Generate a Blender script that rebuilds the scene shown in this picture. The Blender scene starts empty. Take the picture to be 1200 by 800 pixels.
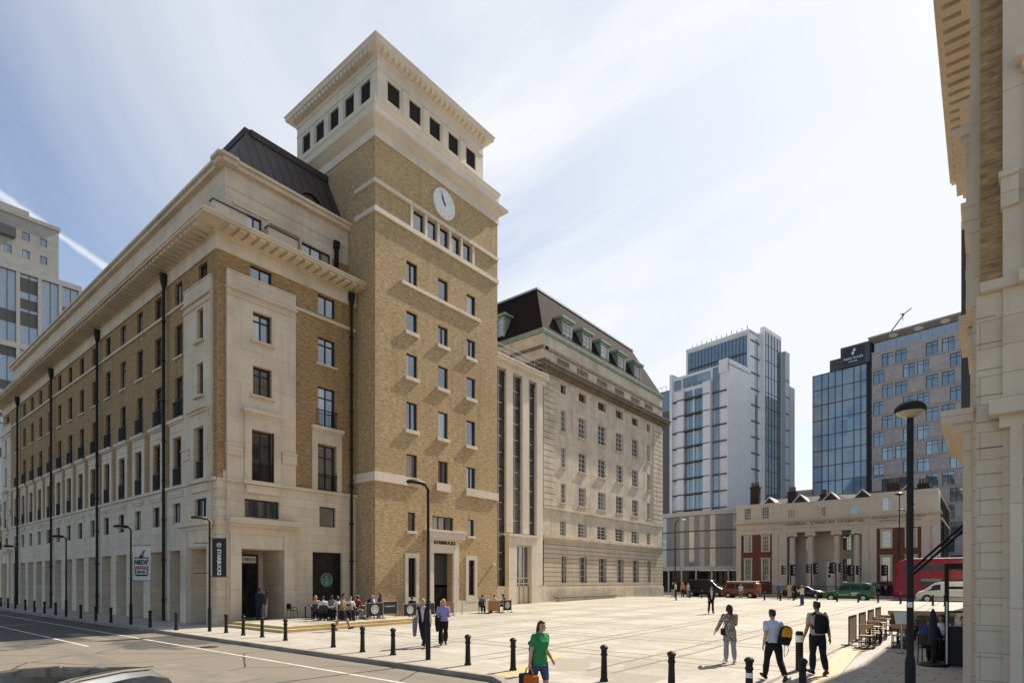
import bpy, bmesh, math, random
from mathutils import Vector, Matrix
random.seed(7)
rad = math.radians
SC = bpy.context.scene
COL = SC.collection
# ------------------------------------------------------------------ helpers
def link(o):
    COL.objects.link(o); return o
def tag(o, label=None, cat=None, group=None, kind=None):
    if label: o['label'] = label
    if cat: o['category'] = cat
    if group: o['group'] = group
    if kind: o['kind'] = kind
    return o
def thing(name, label, cat, loc=(0, 0, 0), rz=0.0, group=None):
    o = bpy.data.objects.new(name, None); link(o)
    o.location = loc; o.rotation_euler = (0, 0, rz); o.empty_display_size = .3
    return tag(o, label, cat, group)
class M:
    def __init__(s): s.v = []; s.f = []
    def add(s, vs, fs):
        n = len(s.v); s.v += [tuple(p) for p in vs]; s.f += [tuple(i + n for i in f) for f in fs]
    def quad(s, a, b, c, d): s.add([a, b, c, d], [(0, 1, 2, 3)])
    def box(s, x0, x1, y0, y1, z0, z1):
        if x0 > x1: x0, x1 = x1, x0
        if y0 > y1: y0, y1 = y1, y0
        if z0 > z1: z0, z1 = z1, z0
        s.add([(x0,y0,z0),(x1,y0,z0),(x1,y1,z0),(x0,y1,z0),(x0,y0,z1),(x1,y0,z1),(x1,y1,z1),(x0,y1,z1)],
              [(0,3,2,1),(4,5,6,7),(0,1,5,4),(1,2,6,5),(2,3,7,6),(3,0,4,7)])
    def cbox(s, c, sz, rz=0):
        n = len(s.v); s.box(-sz[0]/2, sz[0]/2, -sz[1]/2, sz[1]/2, -sz[2]/2, sz[2]/2)
        ca, sa = math.cos(rz), math.sin(rz)
        for i in range(n, len(s.v)):
            x, y, z = s.v[i]; s.v[i] = (c[0]+x*ca-y*sa, c[1]+x*sa+y*ca, c[2]+z)
    def prism(s, poly, fn, a, b):
        # poly: 2d points, fn(p,q,t) -> xyz ; extruded from t=a to t=b
        n = len(poly); vs = [fn(p[0], p[1], a) for p in poly] + [fn(p[0], p[1], b) for p in poly]
        s.add(vs, [tuple(range(n-1, -1, -1)), tuple(range(n, 2*n))] + [(i, (i+1) % n, n+(i+1) % n, n+i) for i in range(n)])
    def tube(s, pts, rs, n=8, cap=True, sy=1.0):
        pts = [Vector(p) for p in pts]
        if not isinstance(rs, (list, tuple)): rs = [rs]*len(pts)
        base = len(s.v); up = None
        for i, p in enumerate(pts):
            t = (pts[min(i+1, len(pts)-1)] - pts[max(i-1, 0)])
            if t.length < 1e-9: t = Vector((0, 0, 1))
            t.normalize()
            if up is None:
                up = Vector((0, 1, 0)) if abs(t.y) < .9 else Vector((1, 0, 0))
            a = up.cross(t)
            if a.length < 1e-6: a = Vector((1, 0, 0)).cross(t)
            a.normalize(); b = t.cross(a); up = b
            for k in range(n):
                g = 2*math.pi*k/n
                s.v.append(tuple(p + a*rs[i]*math.cos(g) + b*rs[i]*sy*math.sin(g)))
        for i in range(len(pts)-1):
            for k in range(n):
                s.f.append((base+i*n+k, base+i*n+(k+1) % n, base+(i+1)*n+(k+1) % n, base+(i+1)*n+k))
        if cap:
            s.f.append(tuple(base+k for k in range(n-1, -1, -1)))
            s.f.append(tuple(base+(len(pts)-1)*n+k for k in range(n)))
    def lathe(s, prof, n=16, c=(0, 0, 0), sx=1, sy=1):
        base = len(s.v)
        for r, z in prof:
            for k in range(n):
                g = 2*math.pi*k/n
                s.v.append((c[0]+r*sx*math.cos(g), c[1]+r*sy*math.sin(g), c[2]+z))
        for i in range(len(prof)-1):
            for k in range(n):
                s.f.append((base+i*n+k, base+i*n+(k+1) % n, base+(i+1)*n+(k+1) % n, base+(i+1)*n+k))
        s.f.append(tuple(base+k for k in range(n-1, -1, -1)))
        s.f.append(tuple(base+(len(prof)-1)*n+k for k in range(n)))
    def ell(s, c, r, n=12, m=8, rot=None):
        base = len(s.v)
        R = rot or Matrix.Identity(3); c = Vector(c)
        def P(a, b): return tuple(c + R @ Vector((r[0]*math.sin(b)*math.cos(a), r[1]*math.sin(b)*math.sin(a), r[2]*math.cos(b))))
        s.v.append(P(0, 0))
        for j in range(1, m):
            for k in range(n): s.v.append(P(2*math.pi*k/n, math.pi*j/m))
        s.v.append(P(0, math.pi)); last = len(s.v)-1
        for k in range(n): s.f.append((base, base+1+k, base+1+(k+1) % n))
        for j in range(m-2):
            for k in range(n):
                a = base+1+j*n; b = a+n
                s.f.append((a+k, b+k, b+(k+1) % n, a+(k+1) % n))
        a = base+1+(m-2)*n
        for k in range(n): s.f.append((a+k, last, a+(k+1) % n))
    def rings(s, rings, n=14):
        # rings: list of (center, rx, ry) in horizontal planes, lofted and capped
        base = len(s.v)
        for c, rx, ry in rings:
            for k in range(n):
                g = 2*math.pi*k/n
                s.v.append((c[0]+rx*math.cos(g), c[1]+ry*math.sin(g), c[2]))
        for i in range(len(rings)-1):
            for k in range(n):
                s.f.append((base+i*n+k, base+i*n+(k+1) % n, base+(i+1)*n+(k+1) % n, base+(i+1)*n+k))
        s.f.append(tuple(base+k for k in range(n-1, -1, -1)))
        s.f.append(tuple(base+(len(rings)-1)*n+k for k in range(n)))
    def mesh(s, name, mat, smooth=False):
        me = bpy.data.meshes.new(name); me.from_pydata(s.v, [], s.f); me.update()
        if mat: me.materials.append(mat)
        if smooth:
            for p in me.polygons: p.use_smooth = True
            try: me.set_sharp_from_angle(angle=rad(40))
            except Exception: pass
        return me
    def build(s, name, mat, parent=None, loc=(0, 0, 0), rz=0, smooth=False, bevel=0):
        o = bpy.data.objects.new(name, s.mesh(name, mat, smooth)); link(o)
        o.location = loc; o.rotation_euler = (0, 0, rz)
        if parent: o.parent = parent
        if bevel:
            b = o.modifiers.new('bevel', 'BEVEL'); b.width = bevel; b.segments = 2; b.limit_method = 'ANGLE'
        return o
def each(m, name, mat, parent=None):
    """Build every loose piece of m as an object of its own."""
    par = list(range(len(m.v)))
    def find(a):
        while par[a] != a: par[a] = par[par[a]]; a = par[a]
        return a
    for f in m.f:
        for i in f[1:]: par[find(i)] = find(f[0])
    groups = {}
    for f in m.f: groups.setdefault(find(f[0]), []).append(f)
    for fs in groups.values():
        ids = sorted({i for f in fs for i in f}); mp = {a: k for k, a in enumerate(ids)}
        q = M(); q.add([m.v[i] for i in ids], [tuple(mp[i] for i in f) for f in fs]); q.build(name, mat, parent)
def inst(me, name, parent=None, loc=(0, 0, 0), rz=0):
    o = bpy.data.objects.new(name, me); link(o); o.location = loc; o.rotation_euler = (0, 0, rz)
    if parent: o.parent = parent
    return o
def copy_tree(o, parent=None):
    c = o.copy(); COL.objects.link(c)
    if parent: c.parent = parent
    for ch in list(o.children): copy_tree(ch, c)
    return c
def text(name, body, size, mat, parent=None, loc=(0, 0, 0), rot=(0, 0, 0), ext=.004, width=None, bold=0.0, align='CENTER'):
    cu = bpy.data.curves.new(name, 'FONT'); cu.body = body; cu.size = size; cu.extrude = ext
    cu.align_x = align; cu.align_y = 'CENTER'; cu.offset = bold; cu.resolution_u = 2
    t = bpy.data.objects.new(name, cu); link(t)
    bpy.context.view_layer.update()
    me = bpy.data.meshes.new_from_object(t.evaluated_get(bpy.context.evaluated_depsgraph_get()))
    bpy.data.objects.remove(t)
    if width:
        xs = [v.co.x for v in me.vertices]; k = width/(max(xs)-min(xs))
        for v in me.vertices: v.co.x *= k
    me.materials.clear(); me.materials.append(mat)
    o = bpy.data.objects.new(name, me); link(o); o.location = loc; o.rotation_euler = rot
    if parent: o.parent = parent
    return o
# ------------------------------------------------------------------ materials
class NT:
    def __init__(s, name):
        s.m = bpy.data.materials.new(name); s.m.use_nodes = True
        s.t = s.m.node_tree; s.b = s.t.nodes['Principled BSDF']
    def n(s, ty, **kw):
        nd = s.t.nodes.new(ty)
        for k, v in kw.items():
            if k.startswith('i_'): nd.inputs[k[2:].replace('_', ' ')].default_value = v
            else: setattr(nd, k, v)
        return nd
    def l(s, a, b): s.t.links.new(a, b)
    def math(s, op, a, b=None, c=None, clamp=False):
        nd = s.t.nodes.new('ShaderNodeMath'); nd.operation = op; nd.use_clamp = clamp
        for i, v in enumerate((a, b, c)):
            if v is None: continue
            if isinstance(v, (int, float)): nd.inputs[i].default_value = v
            else: s.l(v, nd.inputs[i])
        return nd.outputs[0]
    def mix(s, f, a, b, mode='MIX'):
        nd = s.t.nodes.new('ShaderNodeMix'); nd.data_type = 'RGBA'; nd.blend_type = mode
        for k, v in ((0, f), (6, a), (7, b)):
            if isinstance(v, (int, float)): nd.inputs[k].default_value = v
            elif isinstance(v, tuple): nd.inputs[k].default_value = (*v, 1) if len(v) == 3 else v
            else: s.l(v, nd.inputs[k])
        return nd.outputs[2]
    def ramp(s, f, p0, p1, c0=0.0, c1=1.0):
        nd = s.t.nodes.new('ShaderNodeMapRange'); s.l(f, nd.inputs[0])
        nd.inputs[1].default_value = p0; nd.inputs[2].default_value = p1
        nd.inputs[3].default_value = c0; nd.inputs[4].default_value = c1
        return nd.outputs[0]
    def noise(s, vec, scale, detail=4, rough=.55):
        nd = s.t.nodes.new('ShaderNodeTexNoise'); nd.inputs['Scale'].default_value = scale
        nd.inputs['Detail'].default_value = detail; nd.inputs['Roughness'].default_value = rough
        if vec is not None: s.l(vec, nd.inputs['Vector'])
        return nd.outputs['Fac']
    def bump(s, h, dist=.01, st=.5):
        nd = s.t.nodes.new('ShaderNodeBump'); nd.inputs['Distance'].default_value = dist
        nd.inputs['Strength'].default_value = st; s.l(h, nd.inputs['Height']); s.l(nd.outputs[0], s.b.inputs['Normal'])
    def wallvec(s):
        tc = s.n('ShaderNodeTexCoord')
        sep = s.n('ShaderNodeSeparateXYZ'); s.l(tc.outputs['Object'], sep.inputs[0])
        sn = s.n('ShaderNodeSeparateXYZ'); s.l(tc.outputs['Normal'], sn.inputs[0])
        ax = s.math('ABSOLUTE', sn.outputs[0]); ay = s.math('ABSOLUTE', sn.outputs[1])
        az = s.math('GREATER_THAN', s.math('ABSOLUTE', sn.outputs[2]), .95); iz = s.math('SUBTRACT', 1.0, az)
        u = s.math('ADD', s.math('MULTIPLY', s.math('ADD', s.math('MULTIPLY', sep.outputs[0], ay), s.math('MULTIPLY', sep.outputs[1], ax)), iz), s.math('MULTIPLY', sep.outputs[0], az))
        vv = s.math('ADD', s.math('MULTIPLY', sep.outputs[2], iz), s.math('MULTIPLY', sep.outputs[1], az))
        cb = s.n('ShaderNodeCombineXYZ'); s.l(u, cb.inputs[0]); s.l(vv, cb.inputs[1])
        return cb.outputs[0], tc.outputs['Object'], u, sep.outputs[2]
def plain(name, col, rough=.6, metal=0.0, spec=.5, var=.12, scale=6.0, coat=0):
    k = NT(name); k.b.inputs['Roughness'].default_value = rough; k.b.inputs['Metallic'].default_value = metal
    k.b.inputs['Specular IOR Level'].default_value = spec
    if coat: k.b.inputs['Coat Weight'].default_value = coat
    tc = k.n('ShaderNodeTexCoord'); f = k.noise(tc.outputs['Object'], scale)
    c = k.mix(k.ramp(f, .3, .7), tuple(x*(1-var) for x in col), tuple(min(1, x*(1+var)) for x in col))
    k.l(c, k.b.inputs['Base Color'])
    return k.m
def brick(name, c1, c2, mortar, w=.225, h=.075, ms=.012, dirt=.25):
    k = NT(name); vec, ob, u, z = k.wallvec()
    br = k.n('ShaderNodeTexBrick'); k.l(vec, br.inputs['Vector'])
    br.inputs['Color1'].default_value = (*c1, 1); br.inputs['Color2'].default_value = (*c2, 1); br.inputs['Mortar'].default_value = (*mortar, 1)
    br.inputs['Scale'].default_value = 1; br.inputs['Mortar Size'].default_value = ms; br.inputs['Brick Width'].default_value = w; br.inputs['Row Height'].default_value = h
    br.inputs['Mortar Smooth'].default_value = .2
    mp = k.n('ShaderNodeMapping'); k.l(vec, mp.inputs[0]); mp.inputs['Scale'].default_value = (2.6, 9, 1)
    n1 = k.noise(mp.outputs[0], 1.1, 3, .6); n2 = k.noise(ob, .35, 5)
    c = k.mix(k.ramp(n1, .5, .68, 0, .75), br.outputs['Color'], tuple(x*.55 for x in c2))
    c = k.mix(k.ramp(n1, .42, .3), c, tuple(min(1, x*1.3) for x in c1))
    c = k.mix(k.ramp(n2, .4, .75, 0, dirt), c, tuple(x*.6 for x in c2))
    ms_ = k.n('ShaderNodeMapping'); k.l(vec, ms_.inputs[0]); ms_.inputs['Scale'].default_value = (1.3, .09, 1)
    c = k.mix(k.ramp(k.noise(ms_.outputs[0], 1.0, 6, .65), .52, .8, 0, .5), c, tuple(x*.5 for x in c2))
    c = k.mix(k.ramp(k.noise(ob, .12, 3, .5), .55, .7, 0, .25), c, tuple(min(1, x*1.25) for x in c1))
    k.l(c, k.b.inputs['Base Color']); k.b.inputs['Roughness'].default_value = .9
    k.b.inputs['Specular IOR Level'].default_value = .2
    k.bump(br.outputs['Fac'], .006, -.4)
    return k.m
def stone(name, col, w=1.3, h=.45, ms=.008, joint=.45, var=.12, streak=.35, dirtcol=(.16, .13, .1), rough=.8):
    k = NT(name); vec, ob, u, z = k.wallvec()
    br = k.n('ShaderNodeTexBrick'); k.l(vec, br.inputs['Vector'])
    c1 = tuple(min(1, x*(1+var*.5)) for x in col); c2 = tuple(x*(1-var*.5) for x in col)
    br.inputs['Color1'].default_value = (*c1, 1); br.inputs['Color2'].default_value = (*c2, 1)
    br.inputs['Mortar'].default_value = (*[x*joint for x in col], 1); br.inputs['Scale'].default_value = 1
    br.inputs['Mortar Size'].default_value = ms; br.inputs['Brick Width'].default_value = w; br.inputs['Row Height'].default_value = h
    mp = k.n('ShaderNodeMapping'); k.l(vec, mp.inputs[0]); mp.inputs['Scale'].default_value = (1.6, .16, 1)
    st = k.noise(mp.outputs[0], 1.0, 6, .65); bl = k.noise(ob, .5, 6, .6); fine = k.noise(ob, 9, 4)
    c = k.mix(k.ramp(st, .5, .8, 0, streak), br.outputs['Color'], dirtcol)
    c = k.mix(k.ramp(bl, .45, .8, 0, streak), c, dirtcol)
    c = k.mix(k.ramp(fine, .3, .7, 0, .12), c, tuple(min(1, x*1.25) for x in col))
    k.l(c, k.b.inputs['Base Color']); k.b.inputs['Roughness'].default_value = rough
    k.b.inputs['Specular IOR Level'].default_value = .25
    k.bump(fine, .004, .3)
    return k.m
def glass(name, dark=(.02, .025, .03), light=(.3, .29, .26), cur=.35, rough=.04, ior=2.1, tint=None, spec=.6):
    k = NT(name); oi = k.n('ShaderNodeObjectInfo'); r = oi.outputs['Random']
    tc = k.n('ShaderNodeTexCoord'); sep = k.n('ShaderNodeSeparateXYZ'); k.l(tc.outputs['Object'], sep.inputs[0])
    # interior: blinds and curtains that hang behind the pane, different for every window
    w = k.noise(tc.outputs['Object'], 2.3, 2); r2 = k.math('FRACT', k.math('MULTIPLY', r, 17.3))
    edge = k.math('GREATER_THAN', k.math('MULTIPLY', sep.outputs[0], k.math('SIGN', k.math('SUBTRACT', r2, .5))), k.math('SUBTRACT', r2, .25))
    has = k.math('LESS_THAN', r, cur)
    mp = k.n('ShaderNodeMapping'); k.l(tc.outputs['Object'], mp.inputs[0]); mp.inputs['Scale'].default_value = (14, 14, .4)
    fold = k.noise(mp.outputs[0], 1, 2)
    cu = k.mix(k.ramp(fold, .3, .7), tuple(x*.55 for x in light), light)
    f = k.math('MULTIPLY', has, edge)
    c = k.mix(f, k.mix(k.ramp(w, .35, .65), dark, tuple(x*1.9 for x in dark)), cu)
    k.l(c, k.b.inputs['Base Color']); k.b.inputs['Roughness'].default_value = rough
    k.b.inputs['IOR'].default_value = ior; k.b.inputs['Specular IOR Level'].default_value = spec
    if tint: k.b.inputs['Specular Tint'].default_value = (*tint, 1)
    wv = k.noise(tc.outputs['Object'], .9, 1); k.bump(wv, .02, .12)
    return k.m
ST = stone('cast_stone', (.66, .555, .42), w=2.4, h=1.9, ms=.006, streak=.32)
STA = stone('ashlar_stone', (.64, .535, .4), w=1.9, h=.52, ms=.009, joint=.6, streak=.34)
PORT = stone('portland_stone', (.6, .515, .4), w=1.2, h=.42, ms=.008, joint=.72, var=.14, streak=.5, dirtcol=(.13, .11, .085))
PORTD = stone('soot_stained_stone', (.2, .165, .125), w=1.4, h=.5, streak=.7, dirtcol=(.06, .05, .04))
PORTR = stone('rusticated_stone', (.54, .455, .34), w=40, h=.47, ms=.035, joint=.28, streak=.4)
WHST = stone('pale_smooth_stone', (.68, .6, .49), w=3, h=2.5, ms=.006, streak=.22)
STUC = stone('painted_stucco', (.52, .46, .385), w=30, h=30, ms=.002, streak=.25)
BRK = brick('yellow_stock_brick', (.42, .27, .125), (.3, .185, .08), (.38, .27, .15))
BRKT = brick('buff_tower_brick', (.53, .38, .2), (.4, .275, .14), (.48, .365, .225))
RBRK = brick('red_brick', (.16, .05, .032), (.12, .035, .024), (.2, .13, .1))
DBRK = brick('dark_brown_brick', (.04, .027, .022), (.03, .02, .017), (.07, .055, .045))
GRBRK = brick('pinkish_grey_brick', (.52, .46, .43), (.4, .355, .335), (.47, .43, .405), w=1.1, h=.3, ms=.02, dirt=.2)
GL = glass('window_glass', ior=2.5, cur=.5, light=(.42, .41, .37))
GLL = glass('stair_glass', dark=(.085, .083, .078), cur=.3, light=(.25, .24, .21), ior=1.9)
GLD = glass('shop_glass', dark=(.012, .012, .012), cur=0.0, ior=1.45, spec=.3)
GLB = glass('blue_glass', dark=(.06, .085, .095), ior=2.4, cur=.5, light=(.3, .34, .35), tint=(.9, .96, 1))
FRD = plain('black_window_frame', (.018, .019, .02), .45)
FRW = plain('white_window_frame', (.62, .6, .55), .5)
FRS = plain('grey_window_frame', (.3, .3, .29), .5)
IRON = plain('black_painted_iron', (.012, .0115, .011), .55, 0, .25, var=.3)
IRONB = plain('worn_black_bollard_paint', (.018, .016, .014), .6, 0, .25, var=.4)
LEAD = plain('dark_lead_roof', (.045, .034, .027), .6, var=.25, scale=1.5)
SLATE = plain('slate_roof', (.045, .045, .05), .8, 0, .15, var=.25, scale=2)
COP = plain('verdigris_copper', (.2, .27, .225), .7, var=.25, scale=2)
GRST = plain('galvanised_steel', (.4, .41, .42), .4, metal=.7)
DGREY = plain('dark_grey_panel', (.07, .07, .072), .5)
WPAN = plain('white_cladding_panel', (.78, .77, .75), .4, var=.05, scale=.4)
GPAN = plain('grey_cladding_panel', (.2, .2, .205), .4, var=.08, scale=.5)
BLACK = plain('matt_black', (.012, .012, .013), .7)
WHITE = plain('white_paint', (.75, .74, .71), .6)
BLKL = plain('louvre_black', (.006, .006, .006), .9)
WOOD = plain('orange_stained_wood', (.38, .17, .05), .5, var=.2)
GOLD = plain('pale_yellow_nosing', (.55, .38, .1), .7, var=.2)
TAN = plain('buff_canvas', (.34, .27, .17), .8)
def roof_tiles():
    k = NT('brown_roof_tiles'); vec, ob, u, z = k.wallvec()
    br = k.n('ShaderNodeTexBrick'); k.l(vec, br.inputs['Vector']); br.inputs['Scale'].default_value = 1
    br.inputs['Color1'].default_value = (.03, .016, .012, 1); br.inputs['Color2'].default_value = (.02, .011, .009, 1); br.inputs['Mortar'].default_value = (.012, .008, .007, 1)
    br.inputs['Brick Width'].default_value = .3; br.inputs['Row Height'].default_value = .2; br.inputs['Mortar Size'].default_value = .03
    k.l(br.outputs['Color'], k.b.inputs['Base Color']); k.b.inputs['Roughness'].default_value = .9; k.b.inputs['Specular IOR Level'].default_value = .1
    return k.m
TILES = roof_tiles()
def seam_roof():
    k = NT('standing_seam_roof'); vec, ob, u, z = k.wallvec()
    w = k.math('COMPARE', k.math('WRAP', u, .6, 0.0), .06, .06)
    c = k.mix(w, k.mix(k.ramp(k.noise(ob, .8, 4), .3, .7), (.04, .028, .021), (.065, .047, .036)), (.015, .011, .009))
    k.l(c, k.b.inputs['Base Color']); k.b.inputs['Roughness'].default_value = .6
    return k.m
SEAM = seam_roof()
# ------------------------------------------------------------------ facade frame
class Face:
    """A wall plane: u along it, z up, d outward."""
    def __init__(s, parent, ox, oy, rz=0.0, sg=1):
        s.p = parent; s.o = (ox, oy, 0); s.rz = rz; s.sg = sg
    def box(s, m, u0, u1, z0, z1, d0, d1):
        p = s.at(u0, z0, d0); q = s.at(u1, z1, d1); m.box(p[0], q[0], p[1], q[1], z0, z1)
    def pt(s, u, z, d): return s.at(u, z, d)
    def wall(s, m, u0, u1, z0, z1, holes=(), d=0.0, rev=.25, sides=None):
        us = sorted({u0, u1, *[h[0] for h in holes], *[h[1] for h in holes]}); us = [u for u in us if u0 <= u <= u1]
        zs = sorted({z0, z1, *[h[2] for h in holes], *[h[3] for h in holes]}); zs = [z for z in zs if z0 <= z <= z1]
        for i in range(len(us)-1):
            for j in range(len(zs)-1):
                cu = (us[i]+us[i+1])/2; cz = (zs[j]+zs[j+1])/2
                if any(h[0] < cu < h[1] and h[2] < cz < h[3] for h in holes): continue
                m.quad(s.pt(us[i], zs[j], d), s.pt(us[i+1], zs[j], d), s.pt(us[i+1], zs[j+1], d), s.pt(us[i], zs[j+1], d))
        for h in holes:
            a, b, c, e = h[:4]; r = h[4] if len(h) > 4 else rev
            a = max(a, u0); b = min(b, u1); c = max(c, z0); e = min(e, z1)
            if a >= b or c >= e: continue
            m.quad(s.pt(a, c, d), s.pt(a, e, d), s.pt(a, e, d-r), s.pt(a, c, d-r))
            m.quad(s.pt(b, c, d), s.pt(b, e, d), s.pt(b, e, d-r), s.pt(b, c, d-r))
            m.quad(s.pt(a, c, d), s.pt(b, c, d), s.pt(b, c, d-r), s.pt(a, c, d-r))
            m.quad(s.pt(a, e, d), s.pt(b, e, d), s.pt(b, e, d-r), s.pt(a, e, d-r))
        if sides is not None:   # returns back to depth `sides`
            for u in (u0, u1): m.quad(s.pt(u, z0, d), s.pt(u, z1, d), s.pt(u, z1, sides), s.pt(u, z0, sides))
            for z in (z0, z1): m.quad(s.pt(u0, z, d), s.pt(u1, z, d), s.pt(u1, z, sides), s.pt(u0, z, sides))
    def put(s, name, m, mat, **kw): return m.build(name, mat, s.p, **kw)
    def at(s, u, z, d):
        x, y = s.sg*u, -d; c, sn = math.cos(s.rz), math.sin(s.rz)
        return (s.o[0]+x*c-y*sn, s.o[1]+x*sn+y*c, z)
    def win(s, u, z0, w, h, d=-.16, style='two', fr=None, gl=None, sill=None, rail=None, ft=.06, name='window'):
        fr = fr or FRD; gl = gl or GL
        key = (round(w, 3), round(h, 3), style, fr.name, ft)
        me = WC.get(key)
        if me is None:
            m = M(); hw = w/2
            m.box(-hw, -hw+ft, -.04, .05, 0, h); m.box(hw-ft, hw, -.04, .05, 0, h)
            m.box(-hw+ft, hw-ft, -.04, .05, 0, ft); m.box(-hw+ft, hw-ft, -.04, .05, h-ft, h)
            if style in ('two', 'twot', 'sash2'): m.box(-ft*.5, ft*.5, -.03, .045, ft, h-ft)
            if style == 'three':
                for x in (-w/6, w/6): m.box(x-ft*.5, x+ft*.5, -.03, .045, ft, h-ft)
            if style in ('twot', 'onet'): m.box(-hw+ft, hw-ft, -.035, .047, h*.74-ft*.5, h*.74+ft*.5)
            if style == 'geo':
                for k in (1, 2): m.box(-hw+w*k/3-.02, -hw+w*k/3+.02, -.03, .045, ft, h-ft)
                for k in range(1, 4): m.box(-hw+ft, hw-ft, -.033, .042, h*k/4-.02, h*k/4+.02)
            if style == 'grid':
                for k in (1,): m.box(-.025, .025, -.03, .045, ft, h-ft)
                for k in range(1, 4): m.box(-hw+ft, hw-ft, -.033, .042, h*k/4-.02, h*k/4+.02)
            me = WC[key] = m.mesh('window_frame', fr)
        o = inst(me, name, s.p, s.at(u, z0, d), s.rz)
        key = (round(w, 3), round(h, 3), gl.name, 'p')
        pm = WC.get(key)
        if pm is None:
            m = M(); m.box(-w/2+.01, w/2-.01, .02, .03, .01, h-.01); pm = WC[key] = m.mesh('pane', gl)
        po = inst(pm, 'pane', o, (0, .006, 0)); po.rotation_euler = (rad(RW.uniform(-.5, .5)), 0, rad(RW.uniform(-.7, .7)))
        if sill:
            out, sh, mat, ex = sill
            key = (round(w, 3), out, sh, ex, mat.name, d, 's'); sm = WC.get(key)
            if sm is None:
                m = M(); m.box(-w/2-ex, w/2+ex, d-out, -.045, -sh, -.004); sm = WC[key] = m.mesh('sill', mat)
            inst(sm, 'sill', o)
        if rail:
            key = (round(w, 3), d, 'r'); rm = WC.get(key)
            if rm is None:
                m = M(); y = d-.1; hw = w/2+.06
                m.box(-hw, hw, y-.02, y+.02, .98, 1.03); m.box(-hw, hw, y-.015, y+.015, .06, .1)
                n = int(2*hw/.1)
                for k in range(n+1):
                    x = -hw+.012+(2*hw-.024)*k/n; m.box(x-.011, x+.011, y-.01, y+.01, .1, .98)
                for sx in (-1, 1): m.box(sx*hw-.015, sx*hw+.015, y+.02, y+.13, .96, 1.0)
                rm = WC[key] = m.mesh('railing', IRON)
            inst(rm, 'railing', o)
        return o
WC = {}
RW = random.Random(5)
def gz(y): return min(max((y-20)*.01, 0), .46)
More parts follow.
